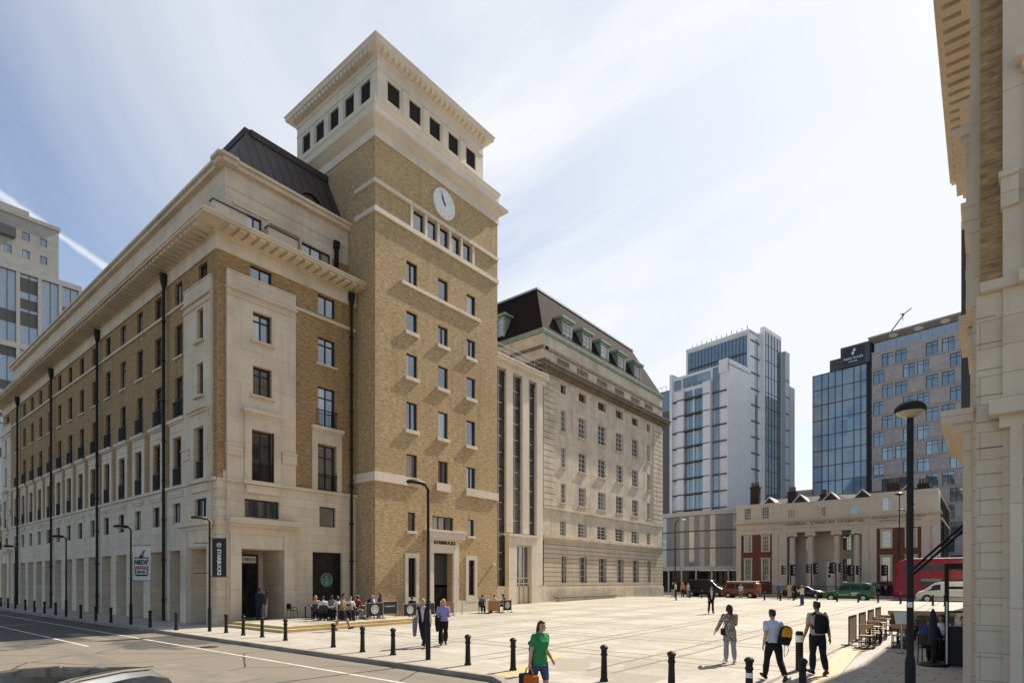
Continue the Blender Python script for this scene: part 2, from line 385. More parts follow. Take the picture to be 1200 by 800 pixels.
# ------------------------------------------------------------------ the two matching corner blocks
def corner_block(name, label, cx, cy, sx, L, P, twin):
    """sx: direction of the street front along world x; P: length of the plaza front; L: length of the street front."""
    t = thing(name, label, 'building', (cx, cy, 0))
    SF = Face(t, 0, 0, 0, sx)
    PF = Face(t, 0, 0, rad(90), 1) if not twin else Face(t, 0, 0, rad(-90), -1)
    cs = .45 if not twin else .33
    bw = M(); sw = M(); st = M(); co = M(); pw = M(); rec = M(); dp = M()
    scols = [5.0+3.1*k for k in range(14)] if not twin else [5.0]
    pcols = [6.69] if not twin else [6.69, 9.8, 12.9, 16.0, 19.0]
    ROWS = [(18.58, 20.0, 1.06), (15.62, 17.5, 1.06), (11.95, 14.4, 1.08), (8.0, 10.78, 1.08)]
    SIL = (.1, .12, ST, .14)
    # ---- street front
    piers = [(cs, 3.9, 1.75)] + ([(L-4.3, L-.05, L-2.1)] if not twin else [])
    holes = []
    for u in scols:
        for z0, z1, w in ROWS: holes.append((u-w/2, u+w/2, z0, z1))
    for a, b, c in piers:
        holes.append((c-.55, c+.55, 18.85, 20.0)); holes.append((c-.39, c+.39, 15.62, 17.42)); holes.append((c-.39, c+.39, 12.6, 14.42)); holes.append((c-.62, c+.62, 8.0, 10.9))
    SF.wall(bw, 0, L, 7.9, 20.2, holes, 0, .24)
    for u in scols:
        for i, (z0, z1, w) in enumerate(ROWS):
            SF.win(u, z0, w, z1-z0, -.18, ['two', 'twot', 'twot', 'twot'][i], sill=SIL if i == 1 else None, rail=i >= 2)
        # stone surround of the first-floor window, with a hood that carries the window above
        SF.wall(st, u-1.05, u+1.05, 7.98, 11.72, [(u-.6, u+.6, 7.98, 10.85, .2)], .1, .2, 0)
        SF.box(st, u-.95, u+.95, 11.15, 11.19, .1, .13)
        SF.box(st, u-1.12, u+1.12, 11.72, 11.92, 0, .26); SF.box(st, u-1.05, u+1.05, 11.62, 11.72, .1, .18)
        SF.box(st, u-1.0, u+1.0, 7.45, 7.62, .12, .2); SF.box(st, u-.8, u+.8, 7.3, 7.45, .12, .16)
    SF.box(st, 3.9, L-(4.3 if not twin else 0), 18.42, 18.58, 0, .1)
    # ---- plaza front
    pp = [(.45, 4.5, 2.45)]
    ph = []
    for u in pcols:
        for z0, z1, w in [(18.92, 20.13, 1.23), (15.86, 17.5, 1.23), (11.95, 14.42, 1.23), (8.0, 10.8, 1.23)]: ph.append((u-w/2, u+w/2, z0, z1))
    for a, b, c in pp:
        ph += [(c-.63, c+.63, 19.25, 20.13), (c-.55, c+.55, 15.86, 17.5), (c-.55, c+.55, 12.8, 14.45), (c-.63, c+.63, 8.0, 10.85)]
    PF.wall(pw, 0, P, 7.9, 20.2, ph, 0, .24)
    for u in pcols:
        PF.win(u, 18.92, 1.23, 1.21, -.18); PF.win(u, 15.86, 1.23, 1.64, -.18, 'twot', sill=SIL)
        PF.win(u, 11.95, 1.23, 2.47, -.18, 'twot', rail=True); PF.win(u, 8.0, 1.23, 2.8, -.18, 'twot', rail=True)
        PF.wall(st, u-1.05, u+1.05, 7.98, 11.72, [(u-.68, u+.68, 7.98, 10.88, .2)], .1, .2, 0)
        PF.box(st, u-1.12, u+1.12, 11.72, 11.92, 0, .28); PF.box(st, u-1.05, u+1.05, 11.6, 11.72, .1, .19)
    PF.box(st, 4.5, P, 18.58, 18.76, 0, .1)
    # ---- tall stone piers at the corner (and the far end)
    def pier(F, a, b, c, w, ww, top, hs):
        sw = M(); F.wall(sw, a, b, 7.9, top, hs, .16, .3, 0); F.put('stone_pier', sw, ST)
        F.box(st, a-.05, b+.05, top-.95, top-.83, .0, .3); F.box(st, a-.02, b+.02, top-1.3, top-1.22, 0, .24); F.box(st, a, b, top-.02, top+.06, 0, .2)
        F.box(st, a-.03, c-w, 9.25, 9.78, .0, .24); F.box(st, c+w, b+.03, 9.25, 9.78, .0, .24)
        F.box(st, a-.06, c-w, 9.78, 9.88, 0, .3); F.box(st, c+w, b+.06, 9.78, 9.88, 0, .3)
        F.wall(st, c-w+.1, c+w-.1, 8.0, 11.75, [(c-ww, c+ww, 8.0, 10.87, .25)], .24, .3, .1)
        F.box(st, c-w-.05, c+w+.05, 11.75, 11.93, .1, .46); F.box(st, c-w+.04, c+w-.04, 11.6, 11.75, .1, .34)
        F.box(st, c-w, c+w, 7.78, 7.99, .1, .36); F.box(st, c-w+.2, c+w-.2, 7.3, 7.75, .1, .22)
    for a, b, c in piers:
        pier(SF, a, b, c, 1.2, .63, 18.9, [(c-.4, c+.4, 15.6, 17.44), (c-.4, c+.4, 12.58, 14.44), (c-.64, c+.64, 7.9, 10.92)])
        SF.win(c, 18.85, 1.1, 1.15, -.18); SF.win(c, 15.62, .78, 1.8, -.14, 'twot', sill=(.36, .12, ST, .16)); SF.win(c, 12.6, .78, 1.82, -.14, 'twot', sill=(.36, .12, ST, .16)); SF.win(c, 8.0, 1.24, 2.9, -.14, 'twot', rail=True)
    for a, b, c in pp:
        pier(PF, a, b, c, 1.15, .66, 19.25, [(c-.56, c+.56, 15.84, 17.52), (c-.56, c+.56, 12.78, 14.47), (c-.66, c+.66, 7.9, 10.88)])
        PF.win(c, 18.95, 1.26, 1.18, -.18); PF.win(c, 15.86, 1.1, 1.64, -.14, 'twot', sill=(.36, .12, ST, .16)); PF.win(c, 12.8, 1.1, 1.65, -.14, 'twot', sill=(.36, .12, ST, .16)); PF.win(c, 8.0, 1.26, 2.85, -.14, 'twot', rail=True)
    # ---- stone base storeys
    lw = M()
    hs = []
    for u in scols: hs += [(u-.55, u+.55, 5.72, 6.95, .25), (u-1.0, u+1.0, -.5, 4.17, 1.3)]
    for a, b, c in piers: hs += [(c-.75, c+.75, 5.92, 6.95, .3), (c-1.05, c+1.35, -.5, 4.17, 1.3)]
    SF.wall(lw, cs, L, -.5, 7.9, hs, .12, .25); SF.box(lw, cs+.003, cs+.1, -.5, 7.88, -.3, .118); PF.box(lw, .453, .55, -.5, 7.88, -.3, .118); PF.box(lw, .3, .447, 7.3, 8.4, -.2, .06); SF.box(lw, cs-.1, cs-.004, 7.3, 7.86, -.2, .058)
    for u in scols:
        SF.win(u, 5.72, 1.1, 1.23, -.08, 'two')
        SF.box(rec, u-1.02, u+1.02, -.5, 4.19, -1.19, -1.3)
    for a, b, c in piers:
        SF.win(c, 5.92, 1.5, 1.03, -.08, 'two')
        SF.box(rec, c-1.07, c+1.37, -.5, 4.19, -1.19, -1.3)
        SF.box(st, a-.2, b+.35, 5.42, 5.72, .1, .5); SF.box(st, a-.05, b+.2, 5.2, 5.42, .1, .3)
        SF.box(st, a+.1, c-1.15, -.5, 5.2, .12, .3); SF.box(st, c+1.45, b+.1, -.5, 5.2, .12, .3); SF.box(st, c-1.15, c+1.45, 4.25, 5.2, .12, .24)
    SF.box(st, 0, L, 7.8, 7.97, .05, .22)
    for q in range(3): SF.box(st, .0, .45, .3+q*2.3, .33+q*2.3, -.05, .02)
    # plaza base
    hp = [(1.43, 3.48, 5.95, 6.96, .3), (1.2, 3.72, -.3, 4.15, 2.4)]
    for u in pcols: hp += [(u-.58, u+.58, 5.75, 6.98, .25), (u-1.06, u+1.06, .35, 4.16, .35)]
    PF.wall(lw, .45, P, -.5, 7.9, hp, .12, .25)
    PF.win(2.45, 5.95, 2.05, 1.01, -.08, 'three')
    for u in pcols:
        PF.win(u, 5.75, 1.16, 1.23, -.08, 'none')
        PF.win(u, .35, 2.12, 3.81, -.12, 'none', gl=GLD, name='shop_window')
    PF.box(rec, 1.15, 3.77, -.5, 4.17, -2.25, -2.4)
    PF.box(st, .42, 4.62, 5.55, 5.82, .1, .62); PF.box(st, .5, 4.55, 5.38, 5.55, .1, .45); PF.box(st, .55, 4.5, 5.0, 5.38, .1, .27)
    PF.box(st, .6, 1.2, -.4, 5.0, .1, .27); PF.box(st, 3.72, 4.4, -.4, 5.0, .1, .27); PF.box(st, 1.2, 3.72, 4.2, 5.0, .1, .2)
    PF.box(st, .437, P, 7.8, 7.972, .05, .223)
    # solid corner post
    for z0, z1 in [(-.5, 7.86)]:
        n = 17
        for k in range(n):
            za = z0+(z1-z0)*k/n; zb = z0+(z1-z0)*(k+1)/n-.025
            x0, x1 = (0, cs+.01) if sx > 0 else (-cs-.01, 0)
            lw.box(x0-(.05 if sx > 0 else 0), x1+(.05 if sx < 0 else 0), -.05, .46, za, zb)
    xa, xb = (-.02, .5) if sx > 0 else (-.5, .02); lw.box(xa, xb, -.02, .6, -.5, 7.955)
    # ---- entablature and cornice
    fz = M()
    SF.box(fz, -.1, L, 20.2, 21.05, -.3, .1); PF.box(fz, .3, P, 20.2, 21.052, -.3, .1)
    O = 1.2
    SF.box(co, -O, L+.4, 21.22, 21.34, -1, O); SF.box(co, -O-.06, L+.4, 21.34, 21.46, -1, O+.06)
    PF.box(co, -O+.003, P, 21.222, 21.342, -1, O-.003); PF.box(co, -O-.055, P, 21.343, 21.463, -1, O+.055)
    SF.box(co, -.2, L+.2, 21.04, 21.23, -.2, .22); PF.box(co, -.195, P, 21.045, 21.225, -.2, .215)
    k = 0; u = .35
    while u < L:
        SF.box(co, u-.17, u+.17, 21.08, 21.22, .15, O-.14); u += .55
    u = .35
    while u < P-.2:
        PF.box(co, u-.17, u+.17, 21.08, 21.22, .15, O-.14); u += .55
    # ---- attic storey, set back
    A = .8; at = M(); bk = M()
    ah = [(2.0, 2.9, 21.5, 23.4), (5.45, 7.5, 21.5, 23.35)] if not twin else []
    PF.wall(at, A, P, 21.3, 25.5, ah, -A, .2)
    SF.wall(at, A, L-.3, 21.3, 25.5, [], -A, .2)
    if not twin:
        PF.win(2.45, 21.5, .9, 1.9, -A-.15, 'two'); PF.win(6.47, 21.5, 2.05, 1.85, -A-.15, 'three')
        pb = M(); PF.box(pb, -.1, 1.75, 21.4, 22.9, -.62, -.25); PF.put('parapet_block', pb, ST); pb = M(); PF.box(pb, 3.0, 4.85, 21.4, 22.9, -.62, -.25); PF.put('parapet_block', pb, ST)
        pb = M(); PF.box(pb, -.14, 1.79, 22.9, 22.97, -.66, -.21); PF.put('parapet_coping', pb, LEAD); pb = M(); PF.box(pb, 2.96, 4.89, 22.9, 22.97, -.66, -.21); PF.put('parapet_coping', pb, LEAD)
        PF.box(bk, 3.4, 5.3, 22.3, 23.5, -A-.1, -A+.05); PF.put('attic_brick_panel', bk, BRK); bk = M()
        PF.box(bk, 7.6, P, 21.4, 23.2, -A-.1, -A+.04)
        PF.box(st, 1.2, 3.3, 23.55, 23.7, -A, -A+.06); PF.box(st, A, P, 24.35, 24.4, -A, -A+.03)
    PF.box(co, .35, P, 25.45, 25.7, -1.3, -.5); PF.box(co, .2, P, 25.7, 25.86, -1.3, -.35)
    SF.box(co, .352, L-.2, 25.452, 25.702, -1.3, -.502); SF.box(co, .202, L-.1, 25.702, 25.862, -1.3, -.352)
    # ---- mansard
    ms = M(); i0, i1, zb, zt = 1.05, 3.25, 25.87, 30.0
    def q(F, u, z, d):
        x, y, zz = F.at(u, z, d); return (x, y, zz)
    e = [q(SF, i0, zb, -i0), q(SF, i1, zt, -i1), q(SF, L-3.0, zt, -i1), q(SF, L-.9, zb, -i0)]
    ms.quad(*e)
    ms.quad(q(PF, i0, zb, -i0), q(PF, i1, zt, -i1), q(PF, P, zt, -i1), q(PF, P, zb, -i0))
    x1, y1, _ = q(PF, P, zt, -i1)
    x2, y2, _ = q(SF, L-3.0, zt, -i1)
    ms.quad((x1, y1, zt), (x2, y1, zt), (x2, y2, zt), (x1, y2, zt))
    xl = q(SF, L-.9, zb, -i0)[0]
    ms.quad((xl, y1, zb), (xl, q(SF, L-.9, zb, -i0)[1], zb), (x2, y2, zt), (x2, y1, zt))
    ms.quad((q(PF, P, zb, -i0)[0], y1, zb), (xl, y1, zb), (x2, y1, zt), (x1, y1, zt))
    rf = ms.build('mansard_roof', SEAM, t)
    rd = M(); SF.box(rd, i1-.1, L-2.9, zt-.3, zt+.12, -i1-.12, -i1+.22); PF.box(rd, i1+.12, P, zt-.302, zt+.118, -i1-.12, -i1+.22)
    SF.put('roof_ridge', rd, LEAD)
    if not twin:
        dm = M()
        for uc in (6.3,):
            n = 10
            for k in range(n):
                a0 = math.pi*k/n; a1 = math.pi*(k+1)/n
                for r0, r1, d0, d1 in ((.72, .92, -2.8, -1.05),):
                    pts = [PF.pt(uc+r*math.cos(a), 26.2+r*.85*math.sin(a), d) for d in (d0, d1) for a in (a0, a1) for r in (r0, r1)]
                    dm.add(pts, [(0, 1, 3, 2), (4, 5, 7, 6), (1, 3, 7, 5), (0, 2, 6, 4)])
        do = PF.put('dormer', dm, LEAD)
        gm = M(); gm.prism([(6.3+.72*math.cos(math.pi*k/10), 26.2+.61*math.sin(math.pi*k/10)) for k in range(11)], lambda p, q_, tt: PF.pt(p, q_, tt), -1.25, -1.2)
        g = gm.build('pane', GLD, do)
    # ---- solid core so the shell is closed
    core = M(); x0 = sx*.35; x1 = sx*(L-.3)
    core.box(x0, x1, .9 if True else 0, P-.02, 4.3, 21.3); core.box(sx*2.55, x1, 2.6, P-.02, -.5, 4.3)
    core.box(sx*1.3, x1, 1.3, P-.02, 21.3, 25.8)
    core.build('core', DGREY, t)
    end = M()
    if not twin:
        end.quad((sx*L, 0, -.5), (sx*L, P, -.5), (sx*L, P, 21.2), (sx*L, 0, 21.2)); end.build('end_wall', ST, t)
    else:
        end.quad((0, P, -.5), (L, P, -.5), (L, P, 25.8), (0, P, 25.8)); end.build('end_wall', BRK, t)
    # ---- drainpipes
    pu = [3.45+3.1, 6.55+3.1*4, 6.55+3.1*8, 6.55+3.1*12] if not twin else []
    pu = [6.55, 18.95, 31.35, 43.75] if not twin else []
    for u in pu: drainpipe(SF, u, .26, 20.9)
    if not twin:
        drainpipe(PF, 8.35, .26, 20.9); 
        m = M(); PF.box(m, 7.72, 7.95, 21.4, 24.2, -.72, -.55); PF.box(m, 7.66, 8.01, 23.9, 24.35, -.75, -.5); PF.put('downpipe', m, IRON)
    SF.put('street_brick_wall', bw, BRK); PF.put('plaza_brick_wall', pw, BRK)
    for nm, m, mat in (('stone_trim', st, ST), ('stone_base', lw, STA), ('portal_recess', rec, ST), ('cornice', co, ST), ('frieze', fz, ST), ('attic_wall', at, STA), ('attic_brick_panel', bk, BRK)):
        if m.v: m.build(nm, mat, t)
    return t, SF, PF
def drainpipe(F, u, d, top):
    m = M(); x, y, _ = F.at(u, 0, d)
    m.tube([(x, y, .0), (x, y, top-.6)], .085, 10)
    m.lathe([(.09, top-.9), (.2, top-.45), (.22, top-.1), (.22, top)], 8, (x, y, 0))
    z = 1.2
    while z < top-1: m.lathe([(.12, z), (.12, z+.12)], 8, (x, y, 0)); m.cbox((x, y, z+.06), (.3 if F.rz == 0 else .08, .08 if F.rz == 0 else .3, .06)); z += 2.4
    m.build('drainpipe', IRON, F.p, smooth=False)
# ------------------------------------------------------------------ the corner block, the clock tower
HX, HY = -32.0, 14.2
hotel, hSF, hPF = corner_block('corner_building', 'long brick and stone block on the left corner with black drainpipes and dark mansard', HX, HY, -1, 51.5, 8.8, False)
twin, tSF, tPF = corner_block('corner_building', 'stone and brick corner at the right edge, cropped, with a deep cornice above the cafe', -.1, HY, 1, 9.0, 20.6, True)
# coffee shop fittings of the left block: glazed door set back in the portal, signs, emblem
m = M(); hPF.box(m, 2.0, 3.25, .25, 3.95, -2.24, -1.9); o = hPF.put('shop_door', m, BLACK)
m = M(); hPF.box(m, 2.12, 2.58, .4, 3.3, -1.9, -1.88); hPF.box(m, 2.66, 3.13, .4, 3.3, -1.9, -1.88); m.build('pane', GLD, o)
m = M(); hPF.box(m, 2.15, 3.1, 3.45, 3.85, -1.9, -1.86); sg = hPF.put('sign_board', m, WHITE)
x, y, z = hPF.at(2.62, 3.65, -1.85)
text('sign_lettering', 'STARBUCKS', .26, BLACK, hotel, (x, y, z), (rad(90), 0, rad(90)), .004, width=.86)
m = M(); hPF.box(m, 1.22, 1.5, .25, 4.1, -2.2, -1.0); hPF.put('dark_panel', m, BLACK)
x, y, z = hPF.at(1.36, 2.6, -.985)
text('sign_lettering', 'STARBUCKS', .26, WHITE, hotel, (x, y, z), (0, rad(90), rad(90)), .004, width=1.9)
GREEN = plain('emblem_green', (.02, .12, .06), .5)
def emblem(parent, c, r, rz, ring=WHITE, fill=GREEN, name='emblem'):
    """Round two-tone badge: ring, crown with a star, wavy tresses."""
    a = M(); n = 24
    for k in range(n):
        g0 = 2*math.pi*k/n; g1 = 2*math.pi*(k+1)/n
        a.quad((r*.88*math.cos(g0), -.006, r*.88*math.sin(g0)), (r*math.cos(g0), -.006, r*math.sin(g0)), (r*math.cos(g1), -.006, r*math.sin(g1)), (r*.88*math.cos(g1), -.006, r*.88*math.sin(g1)))
    for sx in (-1, 1):
        for j in range(4):
            w = r*(.16+.17*j)
            for k in range(5):
                z0 = r*(.3-.22*k); z1 = z0-r*.2
                lim = math.sqrt(max(0, 1-(z0/r)**2))*r*.85
                if w+r*.07 > lim: continue
                dx = r*.05*(1 if k % 2 else -1)
                a.quad((sx*(w+dx), -.007, z0), (sx*(w+dx+r*.085), -.007, z0), (sx*(w-dx+r*.085), -.007, z1), (sx*(w-dx), -.007, z1))
    a.add([(r*.13*math.cos(2*math.pi*k/10), -.008, r*.14+r*.2*math.sin(2*math.pi*k/10)) for k in range(10)], [tuple(range(10))]); a.add([(-r*.2, -.0075, -r*.12), (r*.2, -.0075, -r*.12), (r*.12, -.0075, -r*.7), (-r*.12, -.0075, -r*.7)], [(0, 1, 2, 3)])
    for k in range(5):
        x = r*(-.36+.18*k); a.add([(x-r*.08, -.008, r*.42), (x+r*.08, -.008, r*.42), (x, -.008, r*(.66+.08*(2-abs(k-2))))], [(0, 1, 2)])
    b = M(); b.prism([(r*.9*math.cos(2*math.pi*k/n), r*.9*math.sin(2*math.pi*k/n)) for k in range(n)], lambda p, q, t: (p, t, q), -.004, 0)
    d = b.build(name, fill, parent, c, rz)
    a.build('emblem_lines', ring, d); return d
em = emblem(hotel, hPF.at(6.75, 2.45, -.1), .43, rad(90), ring=plain('emblem_pale_green', (.16, .34, .25)), fill=plain('emblem_dark_green', (.01, .05, .028)))
# ---- tower
TX, TY0, TY1 = -29.9, 23.0, 34.83
tower = thing('clock_tower', 'tall buff brick tower with a white clock and a white louvred top', 'tower', (TX, TY0, 0))
TF = Face(tower, 0, 0, rad(90), 1); TW = TY1-TY0; TD = 11.3
TL = Face(tower, 0, 0, 0, -1)           # flank facing the street, u runs away from the corner
bw = M(); st = M(); wh = M()
cols = [3.03, 5.92, 8.81]
rows = [(22.24, 23.74), (19.05, 20.4), (16.02, 17.56), (12.48, 14.34), (9.32, 10.86)]
hs = [(u-.48, u+.48, a, b) for u in cols for a, b in rows]
hs += [(2.68, 3.33, 5.74, 6.97), (8.48, 9.15, 5.74, 6.97), (4.87, 6.95, 5.95, 6.93), (2.67, 3.33, 1.3, 3.92), (8.5, 9.14, 1.35, 3.95), (4.9, 6.82, -.4, 4.34, .6)]
hs += [(3.2+1.166*k-.02, 3.2+1.166*k+.86, 26.14, 27.34) for k in range(5)]
TF.wall(bw, 0, TW, -.5, 30.45, hs, 0, .26); TL.wall(bw, 0, TD, -.5, 30.45)
SILT = (.13, .24, WHST, .13)
for u in cols:
    for i, (a, b) in enumerate(rows):
        TF.win(u, a, .96, b-a, -.17, 'one' if (i+int(u)) % 3 else 'two', sill=None if i == 0 or (i == 4) else SILT)
for u in (3.0, 8.81): TF.win(u, 5.74, .66, 1.23, -.15, 'one', sill=(.1, .18, WHST, .1))
TF.win(5.91, 5.95, 2.08, .98, -.15, 'three')
for u in (3.0, 8.82): TF.win(u, 1.3 if u < 5 else 1.35, .65, 2.61, -.12, 'one', gl=GLD)
for k in range(5): TF.win(3.6+1.166*k+.02, 26.14, .84, 1.2, -.14, 'one')
TF.box(st, 2.1, 9.8, 21.98, 22.2, 0, .13)
TF.box(st, 0, 3.66, 8.72, 9.3, 0, .12); TL.box(st, -.12, 3, 8.722, 9.302, 0, .12); TF.box(st, 8.2, TW+.02, 8.7, 9.24, 0, .12); TF.box(st, 5.25, 6.6, 8.72, 9.27, 0, .1)
TF.box(st, 0, TW, 27.5, 27.75, 0, .14); TL.box(st, -.14, 2.0, 27.502, 27.752, 0, .14)
TF.box(st, 0, TW, 25.7, 26.0, 0, .14); TL.box(st, -.14, 2.0, 25.702, 26.002, 0, .14)
for u in [2.98, 9.02]+[3.11+1.166*k-.01 for k in range(1, 5)]: TF.box(st, u-.13, u+.1, 26.002, 27.498, -.1, .08)
for c in (3.0, 8.82):   # stone frames of the narrow ground-floor lights
    fs = M(); TF.box(fs, c-.6, c-.34, .85, 4.25, 0, .08); TF.box(fs, c+.34, c+.6, .85, 4.25, 0, .08); TF.box(fs, c-.34, c+.34, 3.93, 4.25, 0, .08); TF.box(fs, c-.34, c+.34, .85, 1.3, 0, .08); TF.put('window_surround', fs, WHST)
po = M(); TF.box(po, 4.55, 4.9, -.4, 5.35, 0, .16); TF.box(po, 6.82, 7.35, -.4, 5.35, 0, .16); TF.box(po, 4.9, 6.82, 4.36, 5.35, 0, .15)
TF.box(po, 4.3, 7.75, 5.35, 5.95, 0, .42); TF.box(po, 4.42, 7.6, 5.2, 5.35, 0, .26); TF.box(po, 4.15, 7.9, 5.8, 5.94, .0, .47)
TF.put('portal', po, WHST)
TF.box(st, 7.3, 10.6, -.4, .95, 0, .06); TF.box(st, 3.6, 4.55, -.4, .95, 0, .06)
TF.put('brick_wall', bw, BRKT)
bk = M(); bk.box(-TD, -.5, .5, TW, -.5, 30.4); bk.quad((-TD, TW+.01, 0), (-.001, TW+.01, 0), (-.001, TW+.01, 30.45), (-TD, TW+.01, 30.45)); bk.quad((-TD-.01, 0, 0), (-TD-.01, TW, 0), (-TD-.01, TW, 30.45), (-TD-.01, 0, 30.45)); bk.build('rear_wall', BRKT, tower)
TF.put('stone_trim', st, WHST)
m = M(); TF.box(m, 4.92, 6.8, -.3, 4.34, -.6, -.5); dr = TF.put('entrance_door', m, FRD)
m = M(); TF.box(m, 4.97, 5.84, .15, 1.95, -.5, -.48); TF.box(m, 5.9, 6.75, .15, 1.95, -.5, -.48); TF.box(m, 4.97, 6.75, 2.1, 4.25, -.5, -.47); m.build('pane', GLD, dr)
m = M(); 
for k in range(16): TF.box(m, 5.0+.11*k, 5.06+.11*k, 2.1, 4.25, -.47, -.44)
m.build('slat', DGREY, dr)
x, y, z = TF.at(5.95, 5.08, .165)
text('sign_lettering', 'STARBUCKS', .38, BLACK, tower, (x, y, z), (rad(90), 0, rad(90)), .02, width=2.1, bold=.012)
# frieze and main cornice: a ring profile swept round the tower
def ring(m, prof, x0, x1, y0, y1):
    """prof: list of (outset, z); swept round the rectangle as a closed band."""
    n = len(prof)
    b = len(m.v)
    for o, z in prof:
        m.v += [(x1+o, y0-o, z), (x1+o, y1+o, z), (x0-o, y1+o, z), (x0-o, y0-o, z)]
    for i in range(n-1):
        for k in range(4): m.f.append((b+i*4+k, b+i*4+(k+1) % 4, b+(i+1)*4+(k+1) % 4, b+(i+1)*4+k))
    m.f.append(tuple(b+k for k in (3, 2, 1, 0))); m.f.append(tuple(b+(n-1)*4+k for k in range(4)))
m = M(); ring(m, [(-.2, 30.43), (.07, 30.43), (.07, 31.0), (.12, 31.03), (.3, 31.16), (.5, 31.33), (.6, 31.4), (.62, 31.58), (.2, 31.62), (.08, 31.7), (.08, 32.55), (.16, 32.62), (.2, 32.85), (.05, 32.98), (-.9, 33.02)], -TD, 0, 0, TW)
m.build('cornice', WHST, tower)
# louvred top stage
B = .8; x0, x1, y0, y1 = -10.45, -B, B, TW-B
BF = Face(tower, x1, y0, rad(90), 1); BL = Face(tower, x1, y0, 0, -1); BWd = y1-y0; BD = x1-x0
wl = M(); fc = [1.36+1.875*k for k in range(5)]; fl = [1.3+1.78*k for k in range(5)]
BF.wall(wl, 0, BWd, 33.0, 36.5, [(u-.53, u+.53, 34.15, 35.48) for u in fc], 0, .12)
BL.wall(wl, 0, BD, 33.0, 36.5, [(u-.53, u+.53, 34.15, 35.48) for u in fl], 0, .12)
wl.quad((x0, y1, 33), (x1, y1, 33), (x1, y1, 36.5), (x0, y1, 36.5)); wl.quad((x0, y0, 33), (x0, y1, 33), (x0, y1, 36.5), (x0, y0, 36.5))
for F, f, W in ((BF, fc, BWd), (BL, fl, BD)):
    F.box(wl, 0, W, 35.7, 35.76, 0, .05)
    for i in range(len(f)-1):
        c = (f[i]+f[i+1])/2; F.box(wl, c-.26, c+.26, 33.9, 35.6, 0, .06)
BF.put('belvedere_wall', wl, WHST)
inn = M(); inn.box(x0+.15, x1-.13, y0+.13, y1-.15, 33.0, 36.5); inn.build('louvre_screen', BLKL, tower)
m = M(); ring(m, [(-.3, 36.4), (.04, 36.4), (.08, 36.5), (.1, 36.62), (.2, 36.68), (.55, 36.9), (.6, 36.92), (.62, 37.12), (.7, 37.25), (.45, 37.32), (-2.5, 37.9)], x0, x1, y0, y1)
for F, W in ((BF, BWd), (BL, BD)):
    n = 22
    for k in range(n):
        u = (k+.5)*W/n; F.box(m, u-.11, u+.11, 36.62, 36.9, .05, .5)
m.build('top_cornice', WHST, tower)
# clock
ck = M(); n = 32
ck.prism([(1.05*math.cos(2*math.pi*k/n), 1.05*math.sin(2*math.pi*k/n)) for k in range(n)], lambda p, q, t: (t, 5.95+p, 29.07+q), .0, .12)
clk = ck.build('clock_face', WHITE, tower)
m = M()
for k in range(12):
    g = 2*math.pi*k/12; c, s = math.cos(g), math.sin(g)
    p = lambda r, w: (.128, 5.95+r*c-w*s, 29.07+r*s+w*c)
    m.quad(p(.82, -.02), p(.95, -.02), p(.95, .02), p(.82, .02))
m.build('hour_mark', plain('clock_grey', (.25, .25, .25)), clk)
for nm, ang, ln, w in (('minute_hand', 22, .86, .05), ('hour_hand', 35, .55, .08)):
    m = M(); g = rad(90+ang); c, s = math.cos(g), math.sin(g)
    p = lambda r, q: (.14, 5.95-(-(r*c-q*s)), 29.07+r*s+q*c)
    m.quad(p(-.12, -w), p(ln, -w*.4), p(ln, w*.4), p(-.12, w)); m.build(nm, BLACK, clk)
# security camera on the tower
m = M(); TF.box(m, 11.2, 11.35, 3.6, 3.75, 0, .25); m.build('security_camera', WHITE, tower)
# ------------------------------------------------------------------ glazed link
link_ = thing('glazed_stair_link', 'narrow link of tall white mullions and dark glazing right of the brick tower', 'building', (-34.2, 34.9, 0))
LF = Face(link_, 0, 0, rad(90), 1); LW = 12.25
m = M(); LF.box(m, 0, LW-.05, 22.3, 22.62, -6, .5); LF.box(m, 0, LW-.06, 21.75, 22.3, -6, .12); LF.box(m, 0, LW-.055, 22.62, 22.74, -6, .58); LF.put('roof_slab', m, WHST)
ps = [2.1, 4.3, 6.55, 8.95, 11.2]
for u in ps:
    m = M(); LF.box(m, u-.48, u+.48, 1.9 if u not in (6.55, 8.95) else 6.85, 21.76, -.1, .16); LF.put('mullion', m, WHST, bevel=.06)
m = M(); LF.box(m, 0, LW, -.4, 1.9, -.5, .14); LF.put('plinth', m, ST)
m = M(); LF.box(m, 6.0, 7.15, 0.0, 6.5, 0, .5); LF.box(m, 9.4, 10.4, 0, 6.5, 0, .5); LF.box(m, 7.15, 9.4, 5.72, 6.5, 0, .49); LF.box(m, 5.85, 10.55, 6.5, 6.72, 0, .62); LF.put('portal', m, WHST)
m = M(); LF.box(m, 0, LW, -.4, 21.8, -.9, -.5); LF.put('glazing', m, GLL)
m = M()
for a, b in ((0, 1.6), (2.6, 3.8), (4.8, 6.05), (7.05, 8.45), (9.45, 10.7), (11.7, 12.2)):
    for k in range(13):
        z = 1.95+1.53*k; LF.box(m, a, b, z-.04, z+.04, -.52, -.42)
    for q in (1, 2):
        u = a+(b-a)*q/3; LF.box(m, u-.03, u+.03, 1.9, 21.75, -.52, -.43)
LF.put('glazing_bar', m, FRW)
m = M(); 
for k in range(4): LF.box(m, 7.2+.7*k, 7.28+.7*k, 0, 5.7, .05, .14)
for z in (0.1, 2.1, 2.6, 5.6): LF.box(m, 7.15, 9.4, z, z+.08, .05, .135)
d = LF.put('entrance_door', m, FRW); m = M(); LF.box(m, 7.15, 9.4, 0, 5.72, .02, .04); m.build('pane', GL, d)
m = M()
for k in range(7): x, y, z = LF.at(.3+1.95*k, 22.7, .35); m.tube([(x, y, 22.7), (x, y, 23.7)], .025, 6)
